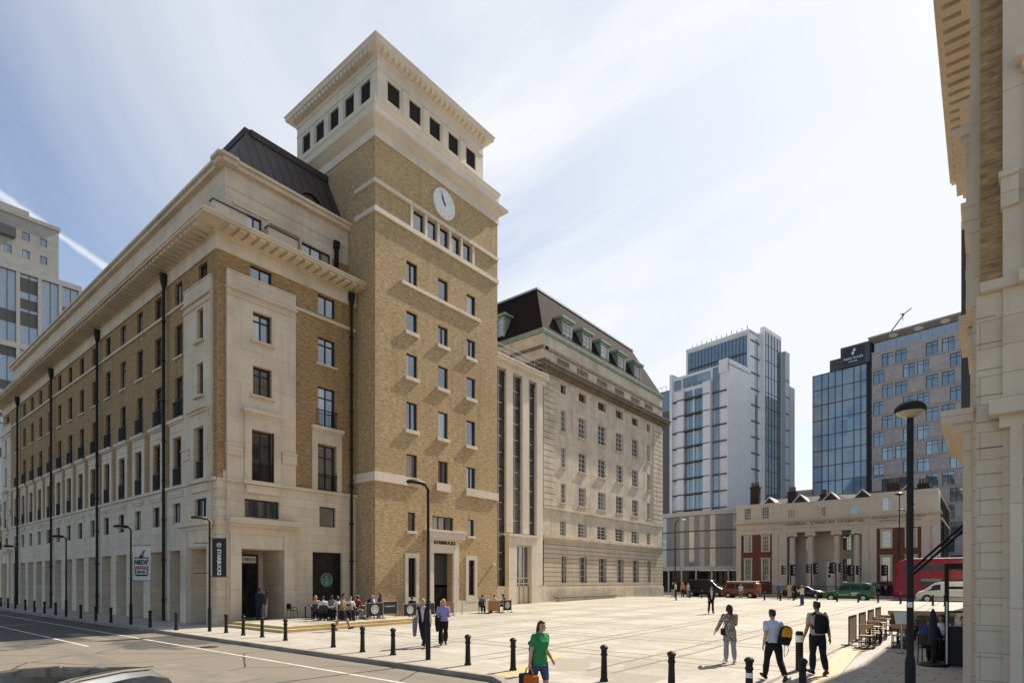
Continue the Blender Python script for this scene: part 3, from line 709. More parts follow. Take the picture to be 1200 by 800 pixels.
for z in (23.2, 23.68):
    a = LF.at(.3, z, .35); b = LF.at(12.0, z, .35); m.tube([a, b], .025, 6)
LF.put('roof_railing', m, GRST)
# ------------------------------------------------------------------ old stone block with mansard
D = thing('stone_office_block', 'long weathered pale stone block with a dark tiled mansard and green copper dormers', 'building', (-34.5, 47.2, 0))
DF = Face(D, 0, 0, rad(90), 1); DW = 27.7; DS = Face(D, 0, 0, 0, -1)
uc = [3.62, 7.4, 11.58, 15.74, 19.8, 23.55]; ww = [.92, 1.5, 1.72, 1.7, 1.66, .9]
R = [(18.06, 20.26, 'grid'), (14.3, 16.38, 'grid'), (10.58, 12.58, 'grid')]
hs = []; 
for u, w in zip(uc, ww):
    for a, b, s in R: hs.append((u-w/2, u+w/2, a, b))
    hs.append((u-w*.6, u+w*.6, 7.15, 8.66)); hs.append((u-w*.5, u+w*.5, 22.02, 22.98, .5))
wl = M(); rs = M(); dk = M(); led = M()
DF.wall(wl, 0, DW, 6.9, 27.3, hs, 0, .3)
hg = [(u-w/2, u+w/2, 2.18, 5.0) for u, w in zip(uc, ww)]
DF.wall(rs, 0, DW, 1.6, 6.75, hg, .1, .4)
for u, w in zip(uc, ww):
    for i, (a, b, s) in enumerate(R): DF.win(u, a, w, b-a, -.2, 'grid', fr=FRW, sill=(.14, .16, PORT, .12), ft=.05)
    DF.win(u, 7.15, w*1.2, 1.51, -.2, 'grid', fr=FRW, ft=.05); DF.win(u, 2.18, w, 2.82, -.25, 'grid', fr=FRW, ft=.05)
    DF.win(u, 22.02, w, .96, -.4, 'two', ft=.05)
DF.put('wall', wl, PORT)
for z in (2.45+.47*k for k in range(8)):
    pass
DF.put('rusticated_base', rs, PORTR)
DF.box(led, 0, DW, 9.72, 9.95, 0, .14); DF.box(led, -.2, DW+.1, 6.72, 7.0, 0, .38); DF.box(led, -.1, DW, 6.5, 6.72, 0, .2)
DF.box(led, 0, DW, -.5, 1.62, 0, .24); DF.put('ledge', led, PORT)
for a, b in ((0, 2.25), (24.8, DW)):
    k = 0; q = M()
    while 10.1+.62*k < 23: DF.box(q, a, b-(.35 if k % 2 and a == 0 else 0)+(.0), 10.05+.62*k, 10.58+.62*k, 0, .09); k += 1
    DF.put('quoin', q, PORT)
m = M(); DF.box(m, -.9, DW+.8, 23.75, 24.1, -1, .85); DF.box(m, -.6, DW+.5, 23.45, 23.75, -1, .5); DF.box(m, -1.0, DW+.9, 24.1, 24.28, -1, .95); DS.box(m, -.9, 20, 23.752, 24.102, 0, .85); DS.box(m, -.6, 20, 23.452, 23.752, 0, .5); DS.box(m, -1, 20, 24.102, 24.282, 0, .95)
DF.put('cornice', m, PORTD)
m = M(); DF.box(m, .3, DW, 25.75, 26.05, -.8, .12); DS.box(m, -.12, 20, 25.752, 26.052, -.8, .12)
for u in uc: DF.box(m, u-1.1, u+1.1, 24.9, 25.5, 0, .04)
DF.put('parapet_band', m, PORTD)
fl = M(); DS.wall(fl, 0, 22, -.5, 27.3); fl.quad((0, DW, -.5), (-22, DW, -.5), (-22, DW, 27.3), (0, DW, 27.3)); fl.quad((-22, 0, -.5), (-22, DW, -.5), (-22, DW, 27.3), (-22, 0, 27.3)); DS.put('side_wall', fl, PORT)
core = M(); core.box(-21.5, -.55, .5, DW-.5, -.4, 27.2); core.build('core', DGREY, D)
m = M(); ring(m, [(-1, 27.28), (.14, 27.28), (.18, 27.55), (.18, 27.7), (.05, 27.8), (-1, 27.82)], -22, 0, 0, DW); m.build('gutter', COP, D)
m = M(); ring(m, [(-.05, 27.8), (-3.0, 33.7), (-3.4, 33.75)], -22, 0, 0, DW); rf = m.build('mansard_roof', TILES, D)
m = M(); ring(m, [(-3.2, 33.66), (-2.86, 33.66), (-2.86, 33.86), (-3.2, 33.9)], -22, 0, 0, DW); m.build('roof_ridge', GRST, D)
def dormer(F, u, w, z0, z1, back=1.9):
    m = M(); F.box(m, u-w/2-.22, u-w/2, z0, z1, -back, -.35); F.box(m, u+w/2, u+w/2+.22, z0, z1, -back, -.35)
    F.box(m, u-w/2-.5, u+w/2+.5, z1, z1+.25, -back-.4, -.1); F.box(m, u-w/2-.4, u+w/2+.4, z1+.25, z1+.33, -back-.4, -.2); F.box(m, u-w/2, u+w/2, z0-.05, z0+.12, -back, -.3)
    o = F.put('dormer', m, COP)
    F.win(u, z0+.12, w, z1-z0-.14, -.42, 'grid', fr=FRW, name='dormer_window')
for u in (4.9, 8.9, 12.8, 16.9, 21.2): dormer(DF, u, 1.5, 28.05, 30.2)
for u in (6.6, 13.0): dormer(DS, u, 2.2, 28.05, 30.6)
m = M(); a = DF.at(25.2, 34.0, -3.4); m.box(a[0]-1, a[0], a[1]-.6, a[1]+.6, 31, 33.0); m.build('chimney', LEAD, D)
# security lamp at the far corner
m = M(); DF.box(m, DW-.25, DW-.05, 7.6, 7.9, .1, .5); m.build('wall_lamp', WHITE, D)
# bench
bn = thing('stone_bench', 'long low grey bench against the foot of the old stone block', 'bench', (-33.9, 48.3, gz(48)))
m = M(); m.box(-.05, .5, 0, 12.2, .36, .5); m.build('seat', PORTD, bn, bevel=.03)
m = M(); m.box(.0, .38, .4, 11.8, -.2, .36); m.build('base', PORT, bn)

# the wing that carries on beyond the right-hand corner block
rw = thing('side_wing', 'lower stone wing beyond the right corner block, mostly hidden, with a dark metal flue', 'building', (-.6, 34.85, 0))
m = M(); m.box(0, 10, 0, 28, -.5, 19.4); m.build('wall', ST, rw)
m = M(); m.box(-.34, .05, .2, .6, 9.0, 19.5); m.build('flue', DGREY, rw)
# ------------------------------------------------------------------ white apartment tower on a curved glass podium
RZ = rad(-9.3)
def slab_lines(F, m, u0, u1, zs, d=.06, t=.3):
    for z in zs: F.box(m, u0, u1, z-t/2, z+t/2, 0, d)
W = thing('white_tower', 'white panelled high-rise with stacked window bays and a tall glass fin', 'tower', (-38.84, 114.14, 0), RZ)
zs = [21.95+3.31*k for k in range(6)]
zb = 13.0
F1 = Face(W, 0, 0, 0, -1)               # left-hand faces, u runs left from the near corner
m = M(); m.box(-12.9, -.02, .02, 9.1, zb, 44.3); m.box(-12.9, -12.3, -.5, 9, zb, 45.5); m.box(-.15, 0, -.35, 9.12, zb, 45.6); m.box(-12.3, 0, .0, 9.1, 44.3, 44.75); m.box(-1.9, 0, -.3, .3, 43.0, 45.58)
m.box(-5.0, -3.4, -.9, .5, zb, 42.0); m.box(-10.9, -9.35, -.9, .5, zb, 41.3); m.box(-9.35, -5.0, -.35, .5, 41.2, 41.9); m.box(-7.5, -7.2, -.3, .5, zb, 41.5)
m.build('white_bay', WPAN, W)
sl = M()
for k in range(10):
    z = 14.0+3.25*k-.5
    if z > 41: break
    sl.box(-10.9, -5.0, -.97, -.9, z-.12, z+.12); sl.box(-9.35, -3.5, -.93, .0, z-.1, z+.1); sl.box(-12.2, -11.2, -.55, .0, z-.12, z+.12); sl.box(-3.3, -.2, -.4, 0.0, z-.1, z+.1)
each(sl, 'floor_slab_edge', DGREY, W)
old = None
for k in range(9):
    z = 14.0+3.25*k-.3
    if z > 40: break
    for u in (8.4, 6.1): F1.win(u, z, 2.0, 2.85, .25, 'two', fr=FRS, gl=GLB)
    F1.win(2.55, z, 1.3, 2.85, .2, 'one', fr=FRS, gl=GLB)
F1.win(6.9, 42.2, 6.0, 1.9, .15, 'three', fr=FRS, gl=GLB); F1.win(2.55, 41.8, 1.3, 2.6, .2, 'one', fr=FRS, gl=GLB); F1.win(11.2, 42.0, 1.5, 2.0, .15, 'one', fr=FRS, gl=GLB)
up = M(); up.box(-14.8, -.25, 9.13, 15, 40, 53.3); up.box(-14.8, -14.3, 8.9, 9.3, 44, 53.4); up.box(-.75, -.23, 8.95, 14.8, zb, 53.6); up.box(-14.8, -.23, 8.9, 14.8, 53.3, 53.9); up.box(-.8, -.2, 13.3, 14.9, zb, 54.3); up.build('upper_block', WPAN, W)
m = M(); m.box(-14.25, -.8, 9.05, 9.12, 45.5, 52.9); m.build('ribbon_glazing', GLB, W)
m = M()
for k in range(18): x = -14.25+13.45*k/17; m.box(x-.04, x+.04, 8.98, 9.05, 45.5, 52.9)
m.box(-14.25, -.8, 8.96, 9.1, 49.0, 49.4); m.build('mullion', DGREY, W)
m = M()
for k in range(12): m.tube([(-13.5+1.15*k, 9.3, 53.9), (-13.5+1.15*k, 9.3, 54.6+.15*(k % 3))], .06, 5)
each(m, 'roof_post', DGREY, W)
sl = M(); sv = M()
for k in range(12):
    z = 15.5+3.3*k; sl.box(-.2, -.12, 9.4, 13.3, z-.13, z+.13)
sv.box(-.25, -.19, 11.3, 12.5, zb, 52.6); sv.build('window_slot', GLB, W); each(sl, 'slab_edge', DGREY, W)
v3 = M(); v3.box(-.23, .6, 13.62, 14.2, zb, 55.4); v3.box(-4, .55, 14.2, 21.7, zb, 54.6); v3.box(-.2, .62, 13.65, 21.75, 54.6, 55.45); v3.box(.3, .63, 21.3, 21.75, zb, 55.0); v3.build('glass_fin_frame', WPAN, W)
m = M(); m.box(.55, .6, 14.25, 21.3, zb, 54.6); m.build('fin_glazing', GLB, W)
m = M()
for k in range(6): y = 14.3+7*k/5; m.box(.6, .66, y-.05, y+.05, zb, 54.6)
for k in range(12): m.box(.6, .65, 14.25, 21.3, 15.5+3.3*k, 15.62+3.3*k)
m.build('fin_mullion', DGREY, W)
m = M(); m.box(-3, 1.45, 21.8, 24, zb, 52.2); m.box(-3, 1.5, 24, 26.5, zb, 45); m.build('rear_block', plain('pale_blue_grey_panel', (.4, .42, .45), .4), W)
m = M()
for k in range(9): m.box(1.46, 1.52, 21.9, 23.6, 17+3.6*k, 17.25+3.6*k)
each(m, 'rear_slab_edge', DGREY, W)
# podium (built in the tower's own axes)
ca, sa = math.cos(-RZ), math.sin(-RZ)
def wl_(x, y): dx, dy = x+38.84, y-114.14; return dx*ca-dy*sa, dx*sa+dy*ca
cx, cy = wl_(-37.5, 117); R0 = 22.0
def arc(a, r): g = rad(a)-RZ; return cx+r*math.cos(g), cy+r*math.sin(g)
def band(m, a0, a1, r, z0, z1, th=.4, n=2):
    for k in range(n):
        b0 = a0+(a1-a0)*k/n; b1 = a0+(a1-a0)*(k+1)/n
        p = [arc(b0, r), arc(b1, r), arc(b1, r-th), arc(b0, r-th)]
        m.add([(*q, z0) for q in p]+[(*q, z1) for q in p], [(0, 1, 5, 4), (1, 2, 6, 5), (2, 3, 7, 6), (3, 0, 4, 7), (4, 5, 6, 7), (3, 2, 1, 0)])
A0, A1 = -142, -67
m = M(); band(m, A0, A1, R0+.35, 13.3, 14.0, 4, 30); band(m, A0, A1, R0+.12, 4.1, 4.8, 1, 30); m.build('podium_band', plain('pale_grey_band', (.42, .42, .42), .5), W)
m = M(); band(m, A0, A1, R0+.1, 10.6, 10.8, .6, 30); m.build('podium_transom', DGREY, W); m = M(); band(m, A0, A1, R0+.1, 7.7, 7.9, .6, 30); m.build('podium_transom', DGREY, W)
mw, mg, mc = M(), M(), M(); a = A0; k = 0
pat = 'gcgwgcgggw'
while a < A1:
    for z0, z1 in ((4.8, 7.7), (7.9, 10.6), (10.8, 13.3)):
        c = pat[k % 10]; band({'w': mw, 'g': mg, 'c': mc}[c], a+.03, a+2.27, R0, z0, z1, .2, 1)
    a += 2.3; k += 1
each(mw, 'white_panel', plain('pale_grey_panel', (.36, .37, .36), .4), W); each(mg, 'grey_panel', GPAN, W); each(mc, 'glass_panel', GLB, W)
m = M(); band(m, A0, A1, R0-.25, 4.8, 13.3, .3, 30); m.build('podium_backing', DGREY, W)
m = M(); band(m, A0, A1, R0-2.2, -.5, 4.1, .3, 30); m.build('shop_glazing', GLD, W)
m = M()
for k in range(11):
    p = arc(A0+3+k*6.9, R0-.25); m.tube([(*p, -.5), (*p, 4.15)], .18, 10)
each(m, 'column', GRST, W)
m = M(); n = 30; pts = [arc(A0+(A1-A0)*k/n, R0-.3) for k in range(n+1)]; m.add([(*p, 13.9) for p in pts]+[(cx, cy, 13.9)], [tuple(range(n+2))]); m.build('podium_roof', GPAN, W)
# grey slab block glimpsed beside it
G = thing('grey_block', 'dark grey narrow block with a glazed top, partly hidden behind the stone office block', 'building', (-53.5, 120, 0), RZ)
m = M(); m.box(-8, 0, 0, 12, 0, 43.9); m.build('wall', plain('taupe_cladding', (.13, .12, .115), .6), G)
m = M(); m.box(-8.05, .05, -.05, 12, 39.4, 43.7); m.build('glazing', GLB, G)
m = M()
for k in range(9): m.box(-8.1+k*1.0, -8.0+k*1.0, -.1, -.02, 39.4, 43.9)
for k in range(6): m.tube([(-7+1.2*k, .3, 43.9), (-7+1.2*k, .3, 45)], .05, 5)
m.tube([(-7, .3, 45), (-1, .3, 45)], .05, 5); m.build('mullion', GRST, G)
# ------------------------------------------------------------------ hotel with blue glass wing and brick wing
Hh = thing('hotel_building', 'hotel with a blue glass wing, dark rooftop sign and a banded pale brick wing', 'building', (-17.8, 133.88, 0), RZ)
HF = Face(Hh, 0, 0, 0, 1)
HL = 34.0; wl = M(); hs = []; ws = []
fl = 3.04
for r in range(15):
    z1 = 46.5-fl*r; z0 = z1-2.7
    if z0 < 1: break
    base = [2.9, 5.2, 10.1, 12.55] if r % 2 == 0 else [1.45, 6.45, 8.75, 13.75]
    for j in range(3):
        for u in base:
            uu = u+14.4*j
            if uu < HL-1.2: ws.append((uu, z0)); hs.append((uu-.95, uu+.95, z0, z1))
HF.wall(wl, .25, HL, -.5, 47.1, hs, 0, .3); wl.quad((.25, 0, -.5), (.25, 18, -.5), (.25, 18, 47), (.25, 0, 47)); wl.quad((HL, 0, -.5), (HL, 18, -.5), (HL, 18, 47), (HL, 0, 47))
HF.put('brick_wall', wl, GRBRK)
for u, z in ws[:96]: HF.win(u, z, 1.9, 2.7, -.18, 'twot', fr=FRD, gl=GLB, ft=.07)
m = M()
for u, z in ws[96:]: HF.box(m, u-.95, u+.95, z, z+2.7, -.3, -.2)
if m.v: tag(HF.put('lower_window', m, GLB), kind='stuff')
m = M()
for r in range(15): z = 46.75-fl*r-3.04+.1; HF.box(m, .2, HL, z, z+.22, 0, .1)
HF.put('floor_band', m, plain('concrete_band', (.36, .33, .3), .8))
m = M(); HF.box(m, .5, HL, 47.1, 49.2, -2, -.6); HF.put('penthouse_glazing', m, GLB)
m = M(); HF.box(m, .2, HL, 46.98, 47.25, -.6, .1)
for k in range(18): HF.box(m, .5+k*1.9, .62+k*1.9, 47.25, 49.3, -.6, -.52)
HF.put('penthouse_mullion', m, plain('pale_mullion', (.4, .4, .4), .5))
m = M(); HF.box(m, -.1, HL+.5, 49.75, 50.1, -8, 1.1); HF.box(m, -.1, HL+.5, 49.3, 49.75, -8, -.4); m.quad(HF.pt(0, 49.3, -.4), HF.pt(HL, 49.3, -.4), HF.pt(HL, 49.75, 1.05), HF.pt(0, 49.75, 1.05)); HF.put('roof_canopy', m, plain('roof_canopy_grey', (.3, .28, .26), .6))
m = M(); n = 16
for k in range(6):
    uc_ = 4.0+4.1*k
    m.add([HF.pt(uc_+.75*math.cos(2*math.pi*j/n), 49.52+.2*math.sin(2*math.pi*j/n)-.03, .35+.6*math.sin(2*math.pi*j/n)) for j in range(n)], [tuple(range(n))])
each(m, 'canopy_opening', WHITE, Hh)
m = M(); m.tube([HF.pt(2.0, 50, -2), HF.pt(5.0, 53.6, -2)], .12, 6); m.tube([HF.pt(4.5, 54.0, -2), HF.pt(5.2, 53.9, -2), HF.pt(6.4, 54.6, -2)], .1, 6); m.tube([HF.pt(5.0, 53.6, -2), HF.pt(5.1, 54, -2)], .2, 6); m.tube([HF.pt(5.0, 53.4, -2), HF.pt(5.0, 52.6, -2)], .05, 5); HF.put('cleaning_cradle_arm', m, DGREY)
m = M(); HF.box(m, .3, HL, -.5, 47, -17, -.6); HF.put('core', m, DGREY)
# glass wing
def wing_glass():
    k = NT('wing_glass'); vec, ob, u, z = k.wallvec(); br = k.n('ShaderNodeTexBrick'); k.l(vec, br.inputs['Vector']); br.offset = 0
    br.inputs['Scale'].default_value = 1; br.inputs['Brick Width'].default_value = 1.4; br.inputs['Row Height'].default_value = 3.2; br.inputs['Mortar Size'].default_value = 0
    br.inputs['Color1'].default_value = (.1, .19, .3, 1); br.inputs['Color2'].default_value = (.22, .33, .43, 1)
    c = k.mix(k.ramp(k.noise(ob, .12, 3), .45, .6), br.outputs['Color'], (.3, .36, .38)); k.l(c, k.b.inputs['Base Color'])
    k.b.inputs['Roughness'].default_value = .05; k.b.inputs['IOR'].default_value = 2.0; k.bump(k.noise(ob, .5, 1), .05, .15); return k.m
m = M(); HF.box(m, -10.85, -.7, -.5, 45.5, -16, -.1); HF.put('glass_wing', m, wing_glass())
m = M(); us = [-10.85, -9.06, -7.8, -6.47, -5.12, -2.98, -1.73, -.65]
for u in us: HF.box(m, u-.06, u+.06, -.5, 45.6, -.1, .02)
for k in range(14): z = 45.5-3.2*k; HF.box(m, -10.9, -.65, z-.07, z+.07, -.1, .015)
HF.put('wing_mullion', m, DGREY)
m = M(); HF.box(m, -10.9, -5.0, -.5, 30.0, -.09, -.05) ; 
m2 = M(); HF.box(m2, -.65, .25, -.5, 49.5, -10, .05); HF.put('dark_joint', m2, BLACK)
m = M(); HF.box(m, -5.4, -.05, 45.7, 49.8, -9, .15); HF.box(m, -7.6, -5.4, 45.6, 48.0, -9, -.3); HF.put('sign_box', m, DGREY)
m = M(); HF.box(m, -5.0, -1.0, 46.1, 49.3, .15, .2); sb = HF.put('sign_panel', m, plain('navy_sign', (.018, .018, .035), .4))
x, y, z = HF.at(-3.0, 47.2, .21); text('sign_lettering', 'PARK PLAZA', .62, WHITE, Hh, (x, y, z), (rad(90), 0, 0), .01, width=3.6, bold=.01)
x, y, z = HF.at(-3.0, 46.55, .21); text('sign_lettering', 'HOTEL', .42, WHITE, Hh, (x, y, z), (rad(90), 0, 0), .01, width=1.7, bold=.008)
m = M(); m.ell(HF.pt(-2.85, 48.75, .21), (.24, .03, .36), 12, 8, Matrix.Rotation(rad(20), 3, 'Y')); m.ell(HF.pt(-3.1, 48.15, .21), (.26, .03, .3), 12, 8); m.build('sign_mark', WHITE, Hh)
# ------------------------------------------------------------------ classical hospital front
HX0, HX1, HYF = -29.45, -4.64, 90.0
Ho = thing('old_hospital', 'low cream classical hospital with four columns and red brick window bays', 'building', (HX0, HYF, 0))
OF = Face(Ho, 0, 0, 0, 1); OW = HX1-HX0
w = lambda x: x-HX0
st = M(); rb = M()
# wall sheets
rcs = (w(-22.3), w(-12.95))
att = [(-27.78, .95, 11.5, 13.2), (-25.25, .95, 11.5, 13.2), (-21.7, 1.0, 11.42, 12.6), (-17.8, 1.0, 11.45, 12.65), (-13.9, 1.0, 11.42, 12.65), (-10.15, .95, 11.6, 13.3), (-7.5, .95, 11.6, 13.3)]
OF.wall(st, 0, OW, 9.3, 13.45, [(w(x)-a/2, w(x)+a/2, b, c) for x, a, b, c in att], 0, .25)
hs = [(w(-28.72), w(-24.35), -.5, 9.22, .25), (w(-11.26), w(-6.43), -.5, 9.38, .25), (rcs[0], rcs[1], -.5, 9.3, 3.2)]
OF.wall(st, 0, OW, -.5, 9.3, hs, 0, .25)
for a, b, z in ((0, w(-23.41), 13.75), (w(-11.9), OW, 14.0)): OF.box(st, a, b, 13.4, z, -6, .03)
OF.box(st, w(-23.41), w(-11.9), 13.42, 13.52, -.5, .06)
OF.box(st, -.25, OW+.25, 10.95, 11.18, -1, .5); OF.box(st, -.15, OW+.15, 10.78, 10.95, -1, .28); OF.box(st, -.05, OW+.05, 9.93, 10.02, -1, .12); OF.box(st, -.03, OW+.03, 9.28, 9.4, -1, .08)
for a, b in ((-29.42, -28.75), (-24.3, -23.4), (-23.35, -22.32), (-12.93, -12.15), (-12.1, -11.3), (-6.4, -5.55), (-5.3, -4.66)): OF.box(st, w(a), w(b), -.5, 9.27, 0, .12)
OF.put('stucco_front', st, STUC)
wh = []
wins = [(-27.78, 1.25), (-25.26, 1.3), (-10.2, 1.38), (-7.5, 1.4)]
for x, a in wins: wh += [(w(x)-a/2+.2, w(x)+a/2-.2, 6.75, 8.95), (w(x)-a/2+.2, w(x)+a/2-.2, 2.4, 5.5)]
OF.wall(rb, w(-28.72), w(-24.35), -.5, 9.22, wh, -.2, .2); OF.put('red_brick_panel', rb, RBRK); rb = M(); OF.wall(rb, w(-11.26), w(-6.43), -.5, 9.38, wh, -.2, .2)
OF.put('red_brick_panel', rb, RBRK)
for x, a in wins:
    for z0, z1 in ((6.7, 9.02), (2.35, 5.62)):
        fr = M()
        OF.wall(fr, w(x)-a/2+.02, w(x)+a/2-.02, z0-.05, z1+.05, [(w(x)-a/2+.22, w(x)+a/2-.22, z0+.05, z1-.08)], -.12, .1, -.2)
        OF.box(fr, w(x)-a/2-.06, w(x)+a/2+.06, z1+.05, z1+.17, -.2, 0)
        OF.put('window_surround', fr, STUC)
        OF.win(w(x), z0+.05, a-.44, z1-z0-.13, -.25, 'geo', fr=FRW, ft=.05)
for x, a, b, c in att: OF.win(w(x), b, a, c-b, -.15, 'geo', fr=FRW if x < -12 else FRW, ft=.05)
# portico
m = M(); OF.box(m, rcs[0]-.1, rcs[1]+.1, -.5, 9.35, -3.4, -3.2); OF.box(m, w(-18.78), w(-16.4), 5.75, 8.9, -3.2, -3.12); OF.box(m, w(-19), w(-16.2), 5.35, 5.55, -3.2, -3.0); OF.put('portico_wall', m, STUC)
for x in (-21.3, -13.9):
    for z0, h in ((6.7, 2.2), (2.4, 3.1)): OF.win(w(x)+(1.3 if x < -20 else -1.3), z0, 1.1, h, -3.1, 'geo', fr=FRW)
for x in (-21.67, -19.27, -16.0, -13.57):
    m = M(); px, py, _ = OF.at(w(x), 0, -.42)
    m.lathe([(.56, .3), (.56, .55), (.44, .7), (.42, 1.0), (.43, 3.5), (.37, 8.3), (.36, 8.6)], 20, (px, py, 0))
    m.box(px-.62, px+.62, py-.42, py+.42, 9.12, 9.32)
    for sx in (-1, 1): m.tube([(px+sx*.46, py-.46, 8.9), (px+sx*.46, py+.46, 8.9)], .24, 12)
    m.box(px-.46, px+.46, py-.42, py+.42, 8.78, 9.12); m.build('column', STUC, Ho, smooth=True)
m = M(); OF.box(m, w(-17.75), w(-16.45), .5, 5.1, -3.18, -3.05); d = OF.put('front_door', m, WHITE)
m = M()
for i in range(2):
    for j in range(3): OF.box(m, w(-17.4)+.6*i-.15, w(-17.4)+.6*i+.15, 2.9+.6*j, 3.25+.6*j, -3.05, -3.03)
m.build('pane', GLD, d)
x, y, z = OF.at(w(-17.6), 10.46, .015); text('inscription', 'GENERAL  LYING-IN  HOSPITAL', .55, plain('dark_lettering', (.06, .05, .045)), Ho, (x, y, z), (rad(90), 0, 0), .01, width=10.0, bold=.004)
x, y, z = OF.at(w(-8.9), 10.62, .015); text('inscription', 'PAT: HER ROYAL HIGHNESS', .3, plain('dark_lettering_small', (.07, .06, .05)), Ho, (x, y, z), (rad(90), 0, 0), .01, width=5.8)
x, y, z = OF.at(w(-8.9), 10.24, .015); text('inscription', 'THE PRINCESS OF WALES', .28, bpy.data.materials['dark_lettering_small'], Ho, (x, y, z), (rad(90), 0, 0), .01, width=5.0)
# roof dormers, chimneys, side wing
cp = M(); sd = M()
rf = M(); rf.add([(.3, 1.2, 13.4), (OW-.3, 1.2, 13.4), (OW-1, 6, 15.0), (1, 6, 15.0)], [(0, 1, 2, 3)]); rf.add([(1, 6, 15.0), (OW-1, 6, 15.0), (OW-.3, 13, 13.4), (.3, 13, 13.4)], [(0, 1, 2, 3)]); rf.build('slate_roof', SLATE, Ho)
for x in (-24.9, -20.7, -16.8, -13.0, -8.0):
    g = M(); g.prism([(-1.1, 13.5), (1.1, 13.5), (0.05, 14.6), (-.05, 14.6)], lambda p, q, t: (w(x)+p, t, q), .7, 4.5); o = g.build('gable', SLATE, Ho)
    c = M()
    for s in (-1, 1): c.prism([(s*1.25, 13.45), (s*1.1, 13.4), (0, 14.62), (0, 14.8)], lambda p, q, t: (w(x)+p, t, q), .6, 4.6)
    c.build('gable_coping', STUC, o)
for x, y, h, wd in ((-27.9, 4.2, 17.0, 1.3), (-22.4, 3.5, 15.6, 1.1), (-18.4, 4.5, 15.0, .8), (-9.8, 4.0, 15.6, 1.4), (-6.6, 5.5, 15.4, 1.2)):
    m = M(); m.box(w(x)-wd/2, w(x)+wd/2, y-.45, y+.45, 13.2, h); m.box(w(x)-wd/2-.08, w(x)+wd/2+.08, y-.53, y+.53, h-.35, h-.1); c = m.build('chimney', DBRK, Ho)
    m = M()
    for k in range(3): m.lathe([(.16, 0), (.13, .6), (.15, .62), (.15, .7)], 10, (w(x)+(k-1)*wd*.3, y, h))
    each(m, 'chimney_pot', plain('terracotta', (.1, .055, .035)), c)
sw_ = M(); S = Face(Ho, OW, 0, rad(90), 1)
S.wall(sw_, 3.2, 26, -.5, 13.3, [(4.5+2.6*k-.6, 4.5+2.6*k+.6, z, z+h) for k in range(8) for z, h in ((2.5, 3), (6.8, 2.2), (11.2, 1.7))], 0, .2)
S.put('side_wall', sw_, DBRK)
for k in range(6):
    for z, h in ((2.5, 3), (6.8, 2.2), (11.2, 1.7)): S.win(4.5+2.6*k, z, 1.2, h, -.15, 'geo', fr=FRW, ft=.06)
m = M(); S.box(m, .3, 3.2, -.5, 13.38, -2, .01); S.box(m, .6, 3.2, 10.95, 11.18, 0, .25); S.box(m, .6, 3.2, 9.28, 9.4, 0, .08); S.box(m, 3.2, 26, 10.3, 10.6, 0, .2); S.box(m, 3.2, 26, 13.2, 13.5, -.3, .15); S.put('side_stucco', m, STUC)
m = M(); m.box(.4, OW-.5, 3.6, 25, -.4, 13.1); m.build('core', DGREY, Ho)
m = M()
for k in range(14): S.box(m, 3.4+k*1.6, 3.46+k*1.6, 13.5, 14.6, -.3, -.25)
S.box(m, 3.4, 25.8, 14.5, 14.6, -.31, -.24); S.put('roof_railing', m, DGREY)
m = M(); x, y, _ = S.at(8.0, 0, .12); m.tube([(x, y, 0), (x, y, 10.3)], .09, 8); m.build('drainpipe', IRON, Ho)
# railings in front of the hospital
rl = thing('railing', 'black iron railings along the pavement before the hospital front', 'railing', (HX0, 88.2, .46))
m = M(); m.box(0, OW, -.02, .02, 1.15, 1.2); m.box(0, OW, -.02, .02, .1, .15)
for k in range(200): m.box(k*OW/200, k*OW/200+.025, -.012, .012, 0, 1.3)
m.build('bars', IRON, rl)
# ------------------------------------------------------------------ office towers far left
J = thing('stone_office_tower', 'tall pale stone tower with small square windows, top left edge', 'tower', (-189.7, 43.4, 0))
JF = Face(J, 0, 0, rad(90), -1)
wl = M(); hs = []; ws = []
for r in range(5):
    for k in range(8):
        u = 3.2+3.55*k; z = 89-4.55*r
        if z < 70: continue
        ws.append((u, z)); hs.append((u-.75, u+.75, z, z+2.0))
JF.wall(wl, 0, 40, 0, 94.3, hs, 0, .3); wl.quad((0, 0, 0), (-25, 0, 0), (-25, 0, 94.3), (0, 0, 94.3)); JF.box(wl, -.3, 40, 94.3, 95.3, -20, .35); JF.box(wl, 6, 40, 95.3, 96.8, -20, -.5)
JF.put('stone_wall', wl, stone('grey_tower_stone', (.34, .325, .3), w=1.5, h=.8, streak=.2))
for u, z in ws: JF.win(u, z, 1.5, 2.0, -.2, 'one', fr=DGREY, gl=GLB, ft=.12)
m = M(); JF.box(m, 9, 40, 88.2, 90.5, 0, 1.6); JF.put('balcony', m, DGREY)
m = M(); JF.box(m, .5, 40, .0, 94, -20, -.5); JF.put('core', m, DGREY)
K = thing('glass_office_block', 'grey gridded office block with tall glazed bays below the stone tower', 'building', (-181.73, 46.0, 0))
KF = Face(K, 0, 0, rad(90), -1)
m = M()
for k in range(9): KF.box(m, 4.15*k-.35, 4.15*k+.35, 0, 78, -.2, .4)
for z in (77.5, 59.0, 40.5, 22): KF.box(m, -.35, 34, z-.5, z+.8, -.2, .42)
KF.put('concrete_grid', m, plain('pale_concrete', (.36, .35, .33), .8))
g = M(); KF.box(g, 0, 34, 0, 78, -10, -.2); KF.put('glazing', g, GLB)
m = M(); rr = random.Random(3)
for k in range(8):
    for r in range(18):
        z = 3+4.1*r
        if rr.random() < .45: KF.box(m, 4.15*k+.4, 4.15*k+3.75, z, z+2.2+rr.random()*1.5, -.2, -.1)
    for q in (1.9,): KF.box(m, 4.15*k+q, 4.15*k+q+.12, 0, 77, -.2, -.05)
KF.put('ribbed_panel', m, plain('bronze_panel', (.1, .095, .08), .6))
